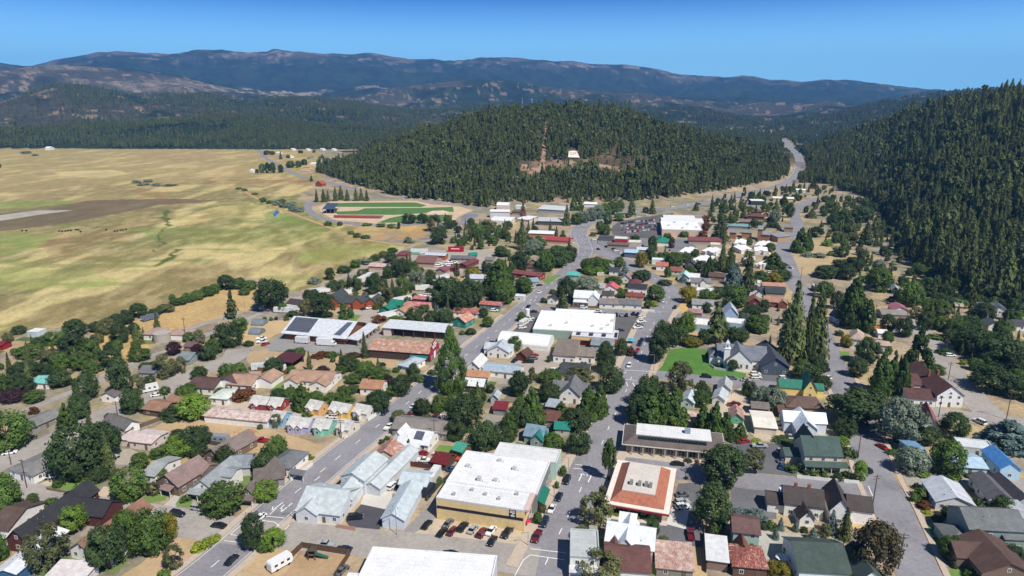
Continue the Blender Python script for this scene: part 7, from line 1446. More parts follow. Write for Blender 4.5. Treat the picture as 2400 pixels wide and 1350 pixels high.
for a in [
    ('Z1', 508, 785, 'suv', 'black', 170, 'black car driving on the cross street before the brown house'), ('Z1', 1395, 884, 'suv', 'silver', -14, 'silver SUV parked at the kerb before the light grey bungalow'), ('Z1', 1250, 925, 'suv', 'black', -14, 'black SUV on the cross street by the round trees'),
    ('Z1', 1540, 1006, 'sedan', 'black', 166, 'black car waiting at the bottom street junction'), ('Z1', 365, 660, 'sedan', 'white', 25, 'white car in the drive of the wide grey hip roofed house'), ('Z1', 540, 1305, 'pickup', 'maroon', -20, 'dark maroon pickup behind the blue walled shed'),
    ('Z1', 70, 492, 'sedan', 'white', 25, 'white car parked on the left side street'), ('Z1', 1100, 84, 'sedan', 'white', 30, 'white car on the side street by a plum tree'), ('Z1', 1630, 1248, 'sedan', 'black', 75, 'black car half under the bushes by the street'),
    ('Z2', 905, 210, 'sedan', 'navy', 250, 'dark blue car on the street opposite the white cottage'), ('Z2', 935, 312, 'pickup', 'white', 70, 'white pickup parked by the long grey motel roof'), ('Z2', 1110, 163, 'sedan', 'white', 70, 'white car parked on the street above the motel'),
    ('Z2', 1103, 215, 'sedan', 'maroon', 20, 'maroon car at the motel court hedge'), ('Z2', 1262, 238, 'sedan', 'maroon', 60, 'dark maroon car in the motel court'), ('Z2', 1310, 243, 'suv', 'white', 60, 'white SUV in the motel court'),
    ('Z2', 535, 238, 'suv', 'white', 170, 'white SUV before the yellow cottage'), ('Z2', 710, 252, 'sedan', 'black', 80, 'black car before the white back row cottage'), ('Z2', 40, 408, 'pickup', 'red', 170, 'bright red pickup on the dry lot'),
    ('Z2', 698, 948, 'suv', 'black', 8, 'black SUV on the black tarmac by the pale corner house'), ('Z2', 958, 728, 'suv', 'white', 65, 'white SUV beside the two storey pale blue house'), ('Z2', 1014, 730, 'sedan', 'black', 65, 'black car beside the white SUV at the pale blue house'),
    ('Z2', 1117, 658, 'van', 'black', 72, 'long black van in the fenced yard'), ('Z2', 1188, 640, 'suv', 'black', 72, 'black SUV next to the white box trailer'), ('Z2', 1185, 548, 'pickup', 'white', 175, 'white pickup by the rusty tin cottage'), ('Z2', 1170, 496, 'sedan', 'red', 160, 'red car behind the rusty tin cottage'), ('Z2', 1396, 536, 'pickup', 'orange', 160, 'orange pickup by the teal roofed shed'),
    ('Z2', 1384, 608, 'sedan', 'blue', 20, 'small blue car at the end of the dark red shed'),
    ('Z2', 1202, 1000, 'sedan', 'black', 68, 'black car alone at the alley mouth by the yellow store'), ('Z2', 1308, 1054, 'sedan', 'black', 66, 'black car at the row start by the yellow store'), ('Z2', 1352, 990, 'sedan', 'grey', 66, 'dark grey car against the yellow store wall'), ('Z2', 1380, 1045, 'sedan', 'maroon', 66, 'maroon car between black cars by the yellow store'),
    ('Z2', 1454, 1018, 'suv', 'black', 66, 'large black SUV by the yellow store'), ('Z2', 1526, 1032, 'sedan', 'silver', 66, 'silver car by the yellow store'), ('Z2', 1590, 1060, 'suv', 'maroon', 66, 'deep red SUV by the yellow store'), ('Z2', 1652, 1044, 'sedan', 'white', 246, 'white car by the yellow store'),
    ('Z2', 1768, 1058, 'pickup', 'black', 246, 'black pickup nearest the yellow store corner'), ('Z2', 1660, 1116, 'sedan', 'black', 250, 'black car leaving the gravel car park'), ('Z2', 492, 1142, 'pickup', 'silver', 170, 'silver pickup with canopy at the playground fence'), ('Z2', 620, 1172, 'sedan', 'navy', 170, 'dark blue car at the playground fence corner'),
    ('Z2', 606, 1322, 'sedan', 'grey', 62, 'dark grey car beside the playground at the bottom edge'), ('Z2', 28, 950, 'sedan', 'white', 250, 'white car at the junction under the dark spruce'), ('Z2', 1365, 1205, 'sedan', 'black', 168, 'black car behind the large white roofed hall'),
    ('Z3', 385, 688, 'suv', 'black', 252, 'black SUV parked by the long white roofed store'), ('Z3', 330, 804, 'sedan', 'black', 252, 'black car parked by the green awning'), ('Z3', 280, 888, 'sedan', 'white', 252, 'white car parked along the yellow store street'), ('Z3', 228, 985, 'suv', 'navy', 252, 'dark SUV parked at the yellow store corner'), ('Z3', 175, 1086, 'pickup', 'maroon', 252, 'maroon pickup nearest the bottom crossing'),
    ('Z3', 525, 451, 'sedan', 'white', 252, 'white car parked under the dark wide tree'), ('Z3', 815, 304, 'sedan', 'white', 70, 'white car behind the long mansard office'), ('Z3', 1165, 571, 'sedan', 'black', -8, 'black car before the long mansard office'), ('Z3', 1197, 788, 'sedan', 'grey', 10, 'dark grey car beside the red tiled bank'),
    ('Z3', 1195, 842, 'suv', 'silver', 12, 'pale silver SUV beside the red tiled bank'), ('Z3', 1200, 874, 'suv', 'white', 10, 'white SUV beside the red tiled bank'), ('Z3', 1254, 1070, 'pickup', 'maroon', 82, 'maroon pickup behind the white cross gabled house'), ('Z3', 1388, 372, 'suv', 'white', -20, 'white SUV behind the long mansard office'),
    ('Z3', 1310, 362, 'suv', 'black', -20, 'black SUV behind the skylight roof'), ('Z3', 1452, 386, 'sedan', 'navy', -20, 'dark blue car behind the skylight roof end'), ('Z3', 1062, 322, 'sedan', 'red', 170, 'red car behind the long mansard office'), ('Z3', 1630, 411, 'sedan', 'red', 15, 'small red car by the cream garage hedge'), ('Z3', 1740, 445, 'pickup', 'silver', -4, 'silver pickup in the dark car park'), ('Z3', 1672, 622, 'sedan', 'black', -8, 'black car on the street behind round trees'), ('Z3', 1560, 152, 'pickup', 'maroon', 10, 'maroon pickup by the fenced yard'),
    ('Z4', 798, 450, 'sedan', 'red', 108, 'bright red car parked under the silver tree'), ('Z4', 686, 615, 'suv', 'black', 108, 'black SUV parked by the dark green roofed house'), ('Z4', 105, 486, 'suv', 'silver', 5, 'silver SUV by the dark green roofed house'), ('Z4', 106, 550, 'sedan', 'grey', 5, 'grey car by the dark green roofed house'), ('Z4', 98, 588, 'sedan', 'blue', 60, 'blue car by the dark green roofed house'), ('Z4', 72, 300, 'sedan', 'white', 80, 'white car by the cream garage'), ('Z4', 152, 376, 'sedan', 'silver', 80, 'silver car by the white and blue gabled house'), ('Z4', 1485, 275, 'van', 'white', 110, 'white covered vehicle behind the round dark tree'),
    ('Z7', 1012, 705, 'pickup', 'black', 251, 'black pickup queueing by the market'), ('Z7', 1022, 680, 'suv', 'black', 251, 'black SUV queueing behind the pickup'), ('Z7', 995, 752, 'sedan', 'red', 251, 'red car on the street by the market'), ('Z7', 976, 780, 'sedan', 'black', 251, 'black car behind the red car on the street'), ('Z7', 926, 876, 'suv', 'white', 251, 'white SUV on the street by the lawn'), ('Z7', 1290, 414, 'pickup', 'black', 252, 'black pickup on the curved street'), ('Z7', 1197, 364, 'sedan', 'white', 252, 'white car on the curved street'), ('Z7', 130, 405, 'sedan', 'black', 70, 'black car turning at the upper junction'), ('Z7', 215, 294, 'sedan', 'white', 250, 'white car driving on the straight street'),
    ('Z6', 1860, 692, 'sedan', 'black', 70, 'black car parked by the white barrel warehouse'), ('Z6', 1817, 726, 'sedan', 'black', 70, 'second black car below the barrel warehouse'), ('Z7', 1536, 962, 'suv', 'black', -12, 'black SUV parked at the church lawn'), ('Z7', 1740, 975, 'suv', 'grey', -12, 'grey SUV parked at the church lawn corner'), ('Z7', 1925, 942, 'suv', 'white', 0, 'white SUV before the church'), ('Z7', 1930, 968, 'suv', 'white', 0, 'second white SUV before the church'), ('Z7', 1850, 990, 'sedan', 'silver', -10, 'silver car on the church street'), ('Z8', 125, 975, 'suv', 'white', 5, 'white SUV by the navy parish hall'), ('Z8', 120, 1000, 'suv', 'navy', 5, 'navy SUV by the navy parish hall'), ('Z8', 450, 905, 'suv', 'navy', 110, 'dark car parked on the right street below the pines'), ('Z8', 470, 968, 'sedan', 'white', 110, 'white car under the dark tree on the right street'),
    ('Z7', 22, 836, 'sedan', 'navy', 60, 'navy car on the gravel yard edge'), ('Z7', 132, 845, 'pickup', 'black', 0, 'black pickup on the gravel yard'), ('Z7', 176, 790, 'sedan', 'red', 10, 'red car on the gravel yard'), ('Z7', 168, 818, 'suv', 'grey', 8, 'grey SUV on the gravel yard'), ('Z7', 572, 860, 'sedan', 'silver', -12, 'silver car by the taupe roofed annex'), ('Z7', 340, 918, 'van', 'white', 0, 'white van by the black roofed white house'),
    ('Z6', 45, 662, 'pickup', 'white', 10, 'white pickup on the dry yard'), ('Z6', 48, 688, 'pickup', 'white', 8, 'second white pickup on the dry yard'), ('Z6', 76, 704, 'sedan', 'red', 60, 'red car on the dry yard'), ('Z8', 1440, 795, 'suv', 'white', 0, 'white car behind the round tree by the right lane'), ('Z8', 1870, 468, 'suv', 'silver', 80, 'silver car by the wood edge house'), ('Z6', 900, 418, 'pickup', 'white', 40, 'white pickup by the rust red ranch house'), ('Z6', 855, 424, 'sedan', 'black', 40, 'black car by the rust red ranch house'), ('Z6', 1885, 438, 'suv', 'white', 0, 'white SUV before the faded red tin store')]:
    car(*a[:6], label=a[6])
# market car park
for x, y, ty, c in [(553, 459, 'suv', 'black'), (626, 460, 'suv', 'black'), (692, 465, 'suv', 'black'), (732, 467, 'sedan', 'black'), (826, 472, 'suv', 'black'), (870, 475, 'pickup', 'silver'), (905, 476, 'suv', 'black'), (960, 465, 'pickup', 'navy'), (995, 470, 'pickup', 'black'), (570, 443, 'pickup', 'white'), (676, 447, 'pickup', 'white'), (566, 413, 'suv', 'white'),
                    (1024, 490, 'suv', 'white'), (1020, 528, 'pickup', 'white'), (1008, 552, 'sedan', 'grey'), (995, 574, 'pickup', 'white'), (858, 595, 'sedan', 'navy'), (145, 500, 'sedan', 'white'), (128, 518, 'sedan', 'white'), (80, 574, 'suv', 'white'), (172, 446, 'sedan', 'navy'), (395, 470, 'van', 'white')]:
    car('Z7', x, y, ty, c, 80 if y < 480 and x > 540 and y > 450 else 0 if y < 450 else 20)
# supermarket car park and bend
for i in range(56):
    rw = i % 4; x = 1410 + (i // 4) * 24 + rw * 6 + rnd.uniform(-8, 8); y = 335 + rw * 29 + (i // 4) * -2.2 + rnd.uniform(-4, 4)
    car('Y7', x, y, rnd.choice(['sedan', 'suv', 'pickup', 'suv']), rnd.choice(['white', 'white', 'silver', 'black', 'grey', 'red', 'blue']), rnd.choice([75, 255]), small=True)
for x, y, ty, c, an in [(1160, 490, 'suv', 'white', 20), (1185, 510, 'sedan', 'white', 20), (1210, 515, 'suv', 'silver', 20), (1365, 592, 'suv', 'white', 20), (1390, 590, 'sedan', 'silver', 20), (1345, 575, 'sedan', 'black', 20), (1590, 555, 'suv', 'white', 60), (1610, 550, 'suv', 'black', 60), (1075, 328, 'suv', 'white', 25), (1200, 578, 'sedan', 'blue', 300), (960, 515, 'sedan', 'white', 290), (1890, 182, 'suv', 'white', 15), (2030, 165, 'suv', 'white', 15), (2140, 157, 'van', 'blue', 15), (1810, 330, 'van', 'white', 75), (1870, 262, 'van', 'white', 0), (1570, 272, 'van', 'white', 0), (1660, 268, 'van', 'white', 0), (1415, 612, 'sedan', 'white', 20), (600, 930, 'suv', 'white', 70), (650, 913, 'sedan', 'black', 20)]:
    car('Y7', x, y, ty, c, an)
for x, y, ty, c, an in [(800, 1030, 'suv', 'white', 80), (800, 850, 'sedan', 'white', 90), (855, 250, 'sedan', 'white', 20), (1033, 73, 'suv', 'white', 90), (610, 392, 'van', 'white', 0), (1003, 990, 'suv', 'white', 110)]: car('Y8', x, y, ty, c, an)
for i in range(20): car('V8', 1120 + (i % 10) * 29, 415 + (i // 10) * 32 + rnd.uniform(-6, 6) - (i % 10) * 3, rnd.choice(['pickup', 'suv', 'van']), 'white', 20, small=True, label='small white work vehicle in the gravel yard', group='white vehicles in the yard')
for i in range(7): car('V8', 900 + (i % 4) * 36, 905 + (i // 4) * 28, rnd.choice(['pickup', 'suv']), 'white', 20, small=True, label='white car on the dry patch behind the pink red roof', group='white cars behind the pink red roof')
for a in [('Z6', 370, 688, 7, 2.5, 3.4, 'e0e0e0', -10, 'white cargo trailer beside the solar roofed barn'), ('Z6', 545, 706, 8, 2.5, 3.8, 'e4e4e4', -10, 'white box truck parked beside the solar roofed barn', 'box_truck'), ('Z2', 1252, 690, 7.5, 2.6, 4.2, 'e2e2e2', 76, 'tall white box trailer in the fenced yard'), ('Z2', 1217, 778, 5, 2.4, 3, '2e3440', 72, 'dark blue cargo trailer by the alley'),
          ('Z1', 1535, 408, 8.5, 2.6, 2.9, '8a9298', -8, 'long grey trailer on the dry lot fence', 'camper'), ('Z1', 1055, 52, 7, 2.5, 3.2, 'e0e0de', 35, 'white camper parked on the side street', 'camper'), ('Z6', 170, 912, 8, 2.5, 3.2, 'e2e2de', -5, 'white camper behind the wooden fence', 'camper'), ('Z6', 38, 900, 8, 2.5, 3.2, 'd0d8d8', 12, 'white cargo container behind the wooden fence'),
          ('Z6', 138, 855, 6, 2.5, 3, 'e0e0dc', 30, 'white trailer behind the maroon pole shed'), ('Z6', 225, 448, 12, 2.6, 3.4, 'e2e2e2', -4, 'long white trailer before the dark red barn'), ('Z6', 285, 430, 11, 2.6, 3.4, 'dedede', -4, 'second long white trailer touching the dark red barn'), ('Z1', 798, 524, 5, 1.9, 1.8, 'e4e4e2', -8, 'white boat on the gravel yard', 'boat'), ('Z2', 172, 1285, 6.5, 2.4, 3, 'e4e4e2', 50, 'white camper by the playground', 'camper'),
          ('Z2', 1285, 512, 5, 2, 1.8, 'e2e2e0', 170, 'white boat behind the dark red shed', 'boat'), ('Z6', 940, 350, 14, 4, 3.4, 'e2e0dc', 60, 'white mobile home beside the rust red ranch house', 'mobile_home'), ('Z6', 1150, 365, 13, 4, 3.2, 'e0dedc', 35, 'white mobile home behind the green workshop', 'mobile_home'), ('Z6', 1055, 480, 14, 4, 2.8, 'e0e0e0', 40, 'white canopy trailer before the green workshop', 'mobile_home'),
          ('Z6', 715, 306, 13, 4, 3.2, 'e0e0dc', 55, 'white mobile home behind the ranch roof', 'mobile_home'), ('Z6', 520, 290, 14, 4, 3, 'dcdcd8', 25, 'pale mobile home beside the trail', 'mobile_home'), ('Z6', 870, 190, 18, 4.4, 3.6, 'e4e4e2', 74, 'long white mobile home between round trees', 'mobile_home'), ('Z6', 1318, 270, 9, 4, 3.4, 'e4e4e2', 0, 'white block house under the blue green tree', 'mobile_home'),
          ('Z6', 1440, 195, 20, 4, 3, 'dcdcdc', 50, 'row of pale carport roof beside the lane', 'mobile_home'), ('V8', 830, 235, 14, 2.8, 4, 'e6e6e6', -3, 'long white semi trailer in the gravel yard'), ('V8', 735, 243, 11, 2.6, 2, '7fb8a8', -6, 'low teal trailer in the gravel yard'), ('V8', 1410, 200, 13, 2.8, 4, 'b0222c', -3, 'bright red semi trailer with pale lettering in the yard'), ('V8', 1680, 265, 7, 3, 2.4, '2f9a80', 20, 'teal green machine in the gravel yard'),
          ('Z7', 95, 545, 7, 2.5, 3.2, 'e2e2e0', 60, 'white camper in the market car park corner', 'camper'), ('Z7', 700, 158, 5, 2.4, 2.8, 'dedad0', 0, 'cream camper behind the hedge', 'camper'), ('Z8', 855, 590, 5, 2.4, 2.8, 'd0782c', 0, 'orange loader truck beside the beige house', 'box_truck')]:
    boxcar(a[0], a[1], a[2], a[3], a[4], a[5], a[6], a[7], a[8], *(a[9:] or ()), cat={'camper': 'camper', 'boat': 'boat', 'box_truck': 'truck', 'mobile_home': 'mobile home'}.get(a[9] if len(a) > 9 else '', 'trailer'))
rt = [o for o in bpy.data.objects if o.get('label', '').startswith('bright red semi')][0]
MB().box(-4, -1.44, 2.2, 3, -1.41, 3.0).build('lettering', M('plain', 'e8c8c8'), rt)
# ------------------------------------------------------------------ trees of the town, as the photo shows them: x, top, bottom, width, kind
def TR(fr, s):
    rows = []
    for tk in s.split(';'):
        tk = tk.strip()
        if not tk: continue
        a = tk.split(','); rows.append((float(a[0]), float(a[1]), float(a[2]), float(a[3]), a[4].strip()))
    trees(fr, rows)
TR('Z1', '''70,180,480,300,b;480,120,330,130,k;570,90,250,140,d;560,270,690,330,d;740,260,560,230,d;930,60,210,130,d;1010,130,210,50,o;1370,70,260,230,l;1210,205,262,110,z;765,205,262,60,b;60,630,960,210,b;130,800,900,110,b;240,770,860,90,p;255,830,930,110,d;150,865,1000,70,B;375,800,900,95,b;540,850,1060,180,l;350,990,1330,280,o;
395,960,1060,100,p;780,985,1330,260,d;900,890,1110,180,b;1080,880,1210,290,b;1180,900,1120,150,g;1230,1130,1310,140,o;1160,1300,1370,90,v;0,1050,1260,140,b;1400,1110,1185,90,y;1460,1085,1150,90,y;1515,1060,1110,80,y;930,580,830,230,b;1270,360,525,230,l;1130,440,530,130,b;1400,420,520,130,d;990,490,600,140,b;1130,600,680,110,b;1080,690,790,90,o;
1590,430,600,130,d;1540,540,612,120,b;1580,700,930,290,b;1250,320,390,100,p;1310,780,830,70,v;690,590,700,150,d;830,600,690,100,o;600,665,762,110,w;410,670,730,60,v;860,250,300,40,v;1480,180,250,40,z;620,400,520,190,d''')
TR('Z2', '''70,680,830,175,l;150,360,535,150,b;60,480,640,160,d;885,385,425,40,z;920,365,395,40,v;815,495,540,60,v;740,525,560,60,z;1075,385,475,60,f;1000,200,285,100,o;1170,100,230,120,d;1195,220,290,90,o;1290,70,190,100,b;1345,100,190,80,b;1460,60,340,250,d;1400,260,400,150,d;1600,260,475,220,d;1560,-10,200,90,f;1700,300,450,200,d;1790,190,320,120,b;-10,900,1180,150,d;
130,1020,1175,165,l;60,1110,1185,110,b;1290,650,705,60,v;360,195,232,70,v;145,210,310,85,o;370,500,532,70,v;160,35,120,120,d;330,0,190,140,k;430,60,175,120,b;540,60,175,130,b;640,80,172,120,b;250,20,110,90,b;870,45,190,160,d;700,10,60,80,b;970,0,90,100,b;1490,470,515,50,v;700,230,265,50,z;30,280,320,40,b''')
TR('Z3', '''150,20,310,170,k;60,130,310,150,d;270,0,130,140,d;345,115,255,100,k;450,180,335,230,d;470,330,495,170,d;285,330,455,180,k;0,260,410,90,b;520,40,270,140,k;875,80,305,165,d;960,0,315,230,k;1060,-30,310,200,k;1140,0,315,190,k;1340,130,345,130,k;1420,110,370,140,k;1500,190,388,130,k;1330,40,170,110,b;1600,260,388,95,k;677,385,690,115,h;
358,570,655,50,b;315,680,738,38,b;215,840,915,62,b;178,905,990,72,b;580,770,1015,240,o;640,710,830,80,o;490,1000,1110,130,o;575,1085,1132,60,d;980,930,1085,100,d;1060,1070,1142,90,o;1185,1105,1152,40,o;705,895,925,28,y;735,900,930,28,y;762,904,934,28,y;792,908,938,28,y;835,914,944,28,y;858,917,947,28,y;885,921,951,28,y;950,936,962,28,y;
1480,440,730,330,d;1400,710,1055,260,d;1690,450,605,180,o;1590,860,958,90,S;1650,880,955,90,S;1710,870,962,90,S;1770,930,985,70,S;1225,645,672,28,z;1235,525,550,55,z;1300,530,552,30,r;620,1190,1430,330,o;720,1200,1265,60,k;1550,1150,1245,110,l;1770,980,1025,60,b;1560,383,412,100,z;1720,390,412,70,y;840,1190,1240,120,b''')
TR('Z4', '''40,20,185,160,s;590,20,330,480,u;740,40,250,230,d;530,230,375,160,d;915,100,425,320,s;1110,300,432,170,d;1300,205,392,190,d;1670,235,490,360,c;1250,400,650,245,b;1000,450,645,220,s;890,470,505,100,v;530,360,432,75,w;560,440,525,110,z;640,540,685,105,l;155,555,622,80,v;265,590,637,60,z;320,590,642,70,v;390,605,648,60,v;490,620,682,70,z;550,610,662,50,z;
222,555,612,50,z;730,980,1400,350,R;530,870,1105,115,f;440,890,1065,115,B;310,1010,1112,100,B;190,950,1042,60,B;85,940,1032,70,B;50,1010,1098,70,B;395,980,1085,80,o;250,1000,1047,50,z;20,950,1032,60,v;165,1140,1222,120,d;60,1260,1370,170,g;345,1140,1192,60,v;455,1090,1172,62,l;1040,690,742,40,z;1075,730,812,110,v;1095,820,887,90,r;1030,760,832,60,v;
1110,885,912,60,y;1190,920,967,70,z;1260,860,952,100,d;1170,700,737,80,z;1250,650,712,100,o;1080,610,652,100,w;1310,625,667,90,w;1465,620,672,70,v;1410,630,662,60,z;1490,800,862,90,z;1640,790,925,130,d;1565,860,897,70,y;1445,740,762,50,y;1270,1070,1235,165,b;1300,1240,1292,52,z;1420,1220,1292,120,b;1610,1120,1215,120,d;1700,1130,1265,165,d;1770,930,992,60,v;1430,1310,1375,100,v;120,395,425,170,z''')
TR('Z5', '''600,500,645,170,d;760,520,605,120,d;860,490,585,120,d;930,450,575,115,d;1010,420,545,115,d;1100,375,495,145,d;1230,410,472,110,b;1310,380,452,140,b;1370,300,382,62,p;1420,330,392,112,b;1490,290,372,112,b;1560,270,352,122,b;1640,240,322,132,b;1700,220,302,102,b;1790,150,272,142,d;1890,170,264,122,d;1980,190,272,112,b;1935,250,312,90,b;1840,275,505,122,i;1095,540,705,125,f;
975,620,692,92,b;740,660,835,112,K;880,680,748,110,o;1110,730,835,172,b;155,550,622,112,d;70,600,682,82,b;430,600,705,190,b;590,620,845,205,d;250,700,812,222,b;320,640,722,130,p;430,740,875,250,o;790,790,882,150,o;210,840,965,215,d;350,850,955,112,d;510,820,892,122,b;490,890,1045,182,d;200,960,1085,152,d;110,1050,1165,192,p;280,1060,1165,152,b;20,930,1085,132,b;
970,800,1120,195,d;690,920,1150,185,d;640,1080,1285,160,d;1100,930,1105,112,o;1190,940,1035,92,p;1320,770,975,182,o;1440,790,935,82,o;1380,680,785,132,p;1570,700,825,122,p;1580,580,705,102,o;1500,600,685,92,o;1690,610,785,150,k;1660,700,835,122,d;1820,520,725,222,d;1900,480,600,120,b;1580,870,985,122,d;1785,860,942,72,d;1855,870,942,82,d;1310,1030,1102,82,p;1540,1010,1084,72,p;
1760,1040,1112,122,l;1900,1050,1152,122,r;1970,1040,1102,100,r;1970,670,712,92,z;1350,1200,1292,160,d;270,1190,1252,72,r;1050,1050,1255,152,d;1120,1090,1242,62,o;1150,840,902,92,d;1220,830,892,82,b;730,900,942,92,v''')
TR('Z6', '''130,170,445,255,d;420,260,382,92,d;540,290,495,205,d;400,330,475,112,o;290,430,482,92,z;70,475,512,30,z;120,480,512,30,v;160,475,507,26,z;240,470,512,40,v;690,360,465,52,K;750,400,495,52,K;700,450,502,82,v;680,180,272,62,d;765,160,295,112,d;945,130,295,122,d;990,190,292,112,o;840,95,182,72,d;1150,10,175,132,d;1160,150,305,112,b;1275,100,265,125,s;
1380,110,235,102,d;1260,80,162,102,b;1040,90,182,72,o;1080,220,325,62,f;1040,240,375,112,o;1200,320,372,62,d;1255,290,332,46,z;1510,160,415,245,d;1700,190,405,205,d;1640,240,435,165,d;1710,90,182,132,g;1910,0,315,195,k;1960,180,385,175,b;1820,250,322,62,o;975,465,527,112,r;1120,475,542,152,b;1260,400,545,152,d;1330,380,452,92,b;1390,430,565,112,d;
1440,390,505,62,B;1500,410,565,132,d;1600,400,472,82,o;1800,410,492,82,p;1835,470,567,92,b;1700,570,627,82,d;1640,590,622,62,v;1545,545,1095,225,Q;680,740,885,68,f;530,870,952,112,p;680,860,932,102,l;610,800,842,42,b;270,740,792,102,b;350,720,802,92,b;280,870,932,82,b;520,760,802,142,r;760,770,812,122,r;600,760,802,102,v;370,990,1205,152,k;
180,1050,1142,112,d;270,1060,1162,102,b;480,1070,1172,122,b;590,1090,1192,122,b;700,1090,1182,112,b;780,930,1012,142,b;870,830,952,152,b;980,880,982,172,b;760,1020,1092,92,g;1110,880,922,62,p;1050,940,1032,82,p;1150,930,1115,155,d;1250,840,1005,102,d;1310,940,1002,62,v;970,1060,1245,185,d;850,1150,1212,92,b;1390,900,942,72,v;1000,840,872,52,z;
1430,1090,1245,92,k;1500,1110,1205,82,b;1310,1140,1245,122,d;1360,1250,1342,82,o;1130,1220,1312,122,o;1540,1000,1095,112,w''')
TR('Z7', '''100,170,302,142,b;60,30,102,152,d;250,20,122,162,d;430,160,365,165,d;400,260,445,112,f;590,155,295,195,s;800,160,242,142,d;890,50,162,102,B;860,250,332,82,b;1130,230,365,155,b;1070,340,422,62,b;1120,350,402,62,y;1040,110,192,122,d;990,130,192,82,d;250,325,372,52,b;320,260,302,52,b;75,440,522,72,p;710,20,142,122,b;600,20,132,122,b;
1230,80,172,62,l;1210,180,232,102,z;1350,150,212,82,B;1420,95,152,72,d;1390,235,375,145,g;1540,260,352,132,b;1750,225,415,195,b;1550,0,162,82,k;1740,50,285,152,c;1850,-20,335,125,i;1960,110,222,112,b;1900,390,472,172,d;1930,460,605,182,b;1820,440,512,62,d;1610,370,705,200,i;1540,360,452,82,o;1390,430,605,135,l;1330,540,705,142,b;1150,580,860,160,d;
1190,505,705,145,d;1270,540,725,122,d;1300,480,562,72,b;1420,640,722,152,g;1510,580,705,112,d;1780,560,682,162,d;1550,735,812,42,z;1640,840,887,52,z;1740,810,912,92,d;860,650,792,112,d;930,700,792,62,r;740,720,935,155,d;770,850,1090,215,d;290,785,842,42,o;160,880,982,82,o;300,900,1012,192,b;530,880,1002,245,o;20,630,765,112,b;400,845,872,42,v;
50,900,1115,152,d;150,1010,1355,192,k;290,1000,1155,182,d;390,1140,1262,112,k;600,1000,1305,190,k;690,1000,1290,150,k;1075,930,1210,192,d;1320,830,1085,215,o;1020,1000,1290,190,d;1870,980,1112,112,d;1970,1030,1185,162,s;1490,1010,1155,172,d;1500,980,1052,62,o''')
TR('Z8', '''175,210,860,270,f;365,240,845,230,f;120,400,860,170,f;300,300,850,150,f;380,780,935,155,d;300,860,1015,225,d;430,950,1062,132,d;660,130,565,235,k;780,320,605,132,k;640,450,582,122,d;540,270,422,102,d;440,200,332,152,b;620,70,192,132,d;480,80,162,202,d;860,90,285,205,b;870,30,132,112,s;1110,190,405,195,b;560,580,632,62,z;620,620,725,102,g;940,460,605,122,d;1070,480,645,122,d;940,590,692,92,o;780,640,865,185,d;
880,720,1105,175,k;960,720,1105,145,k;1040,760,1125,135,k;1170,540,930,200,k;700,800,965,145,d;1330,860,942,142,b;1380,300,405,175,d;1400,400,585,175,o;1230,430,592,122,d;1580,470,595,195,d;1700,370,535,172,d;1610,540,785,275,d;1850,640,905,385,d;1750,860,1085,305,d;1950,940,1135,205,d;1540,810,862,52,y;1990,380,482,92,d;1880,520,602,122,b;
1330,620,662,122,v;1400,730,782,122,z;1640,590,662,92,b;100,100,202,152,d;60,140,212,122,g;450,100,162,82,d;1000,320,362,102,z;1960,760,960,200,d;1500,330,420,150,b;1290,330,400,140,b;1160,400,500,110,o;1480,620,700,130,p;1900,270,380,170,d;1780,250,370,160,d''')
TR('Y7', '''180,290,425,172,o;70,330,445,152,b;330,320,475,92,f;490,290,580,125,f;35,320,402,62,l;290,540,645,132,d;280,640,905,265,k;470,590,775,172,d;320,850,1085,205,b;500,830,965,152,b;600,480,625,182,s;700,560,785,182,b;820,540,745,235,d;930,530,695,152,d;930,610,702,72,s;60,850,1115,162,d;1110,650,785,152,b;1180,640,762,152,b;1160,720,812,202,l;1270,660,762,142,b;1390,640,742,112,b;
1600,590,745,122,g;1690,580,662,82,g;1780,600,682,92,g;1900,600,745,182,b;2040,620,702,82,d;1590,770,882,172,d;1000,230,345,122,b;1060,210,332,122,s;1130,180,312,132,s;1200,160,292,132,s;1260,140,272,122,b;1330,120,252,122,b;1390,110,222,102,b;905,160,355,92,f;970,50,215,72,k;1030,80,215,62,k;1510,80,255,102,f;1700,100,245,82,f;1640,175,232,62,b;1390,235,312,112,b;
1290,240,342,82,o;1210,300,435,82,d;1270,340,442,102,b;1480,230,282,62,b;2110,135,217,72,f;2260,130,222,62,f;2200,240,330,70,r;2190,320,400,70,r;2170,390,470,80,r;2000,400,462,82,d;1700,440,565,82,o;1880,450,562,52,r;1540,430,492,82,z;810,360,462,52,f;870,430,472,62,d;1150,420,452,62,v;500,90,300,85,dead''' .replace('dead', 'X'))
TR('V6', '''240,280,435,112,f;560,260,465,92,f;720,200,395,102,f;900,130,415,132,f;1080,130,425,102,i;1140,330,575,132,f;800,340,482,152,d;700,540,1010,335,f;890,440,605,132,f;960,520,652,152,b;1550,300,452,202,b;1750,200,385,92,f;1890,160,375,152,d;2000,260,565,162,d;1720,390,655,202,s;1350,580,722,152,b;1700,640,752,202,d;1560,460,542,92,r;2200,700,1230,340,k;2330,720,1200,200,k''')
TR('V7', '''1270,350,785,205,f;1410,370,705,122,f;1070,500,875,162,k;1680,440,705,205,o;1700,560,1105,235,i;1480,610,1005,265,c;2080,450,745,300,k;2030,320,482,162,l;2200,620,742,202,l;1900,790,965,172,b;2080,790,975,222,g;2250,740,905,202,b;770,680,832,152,d''')
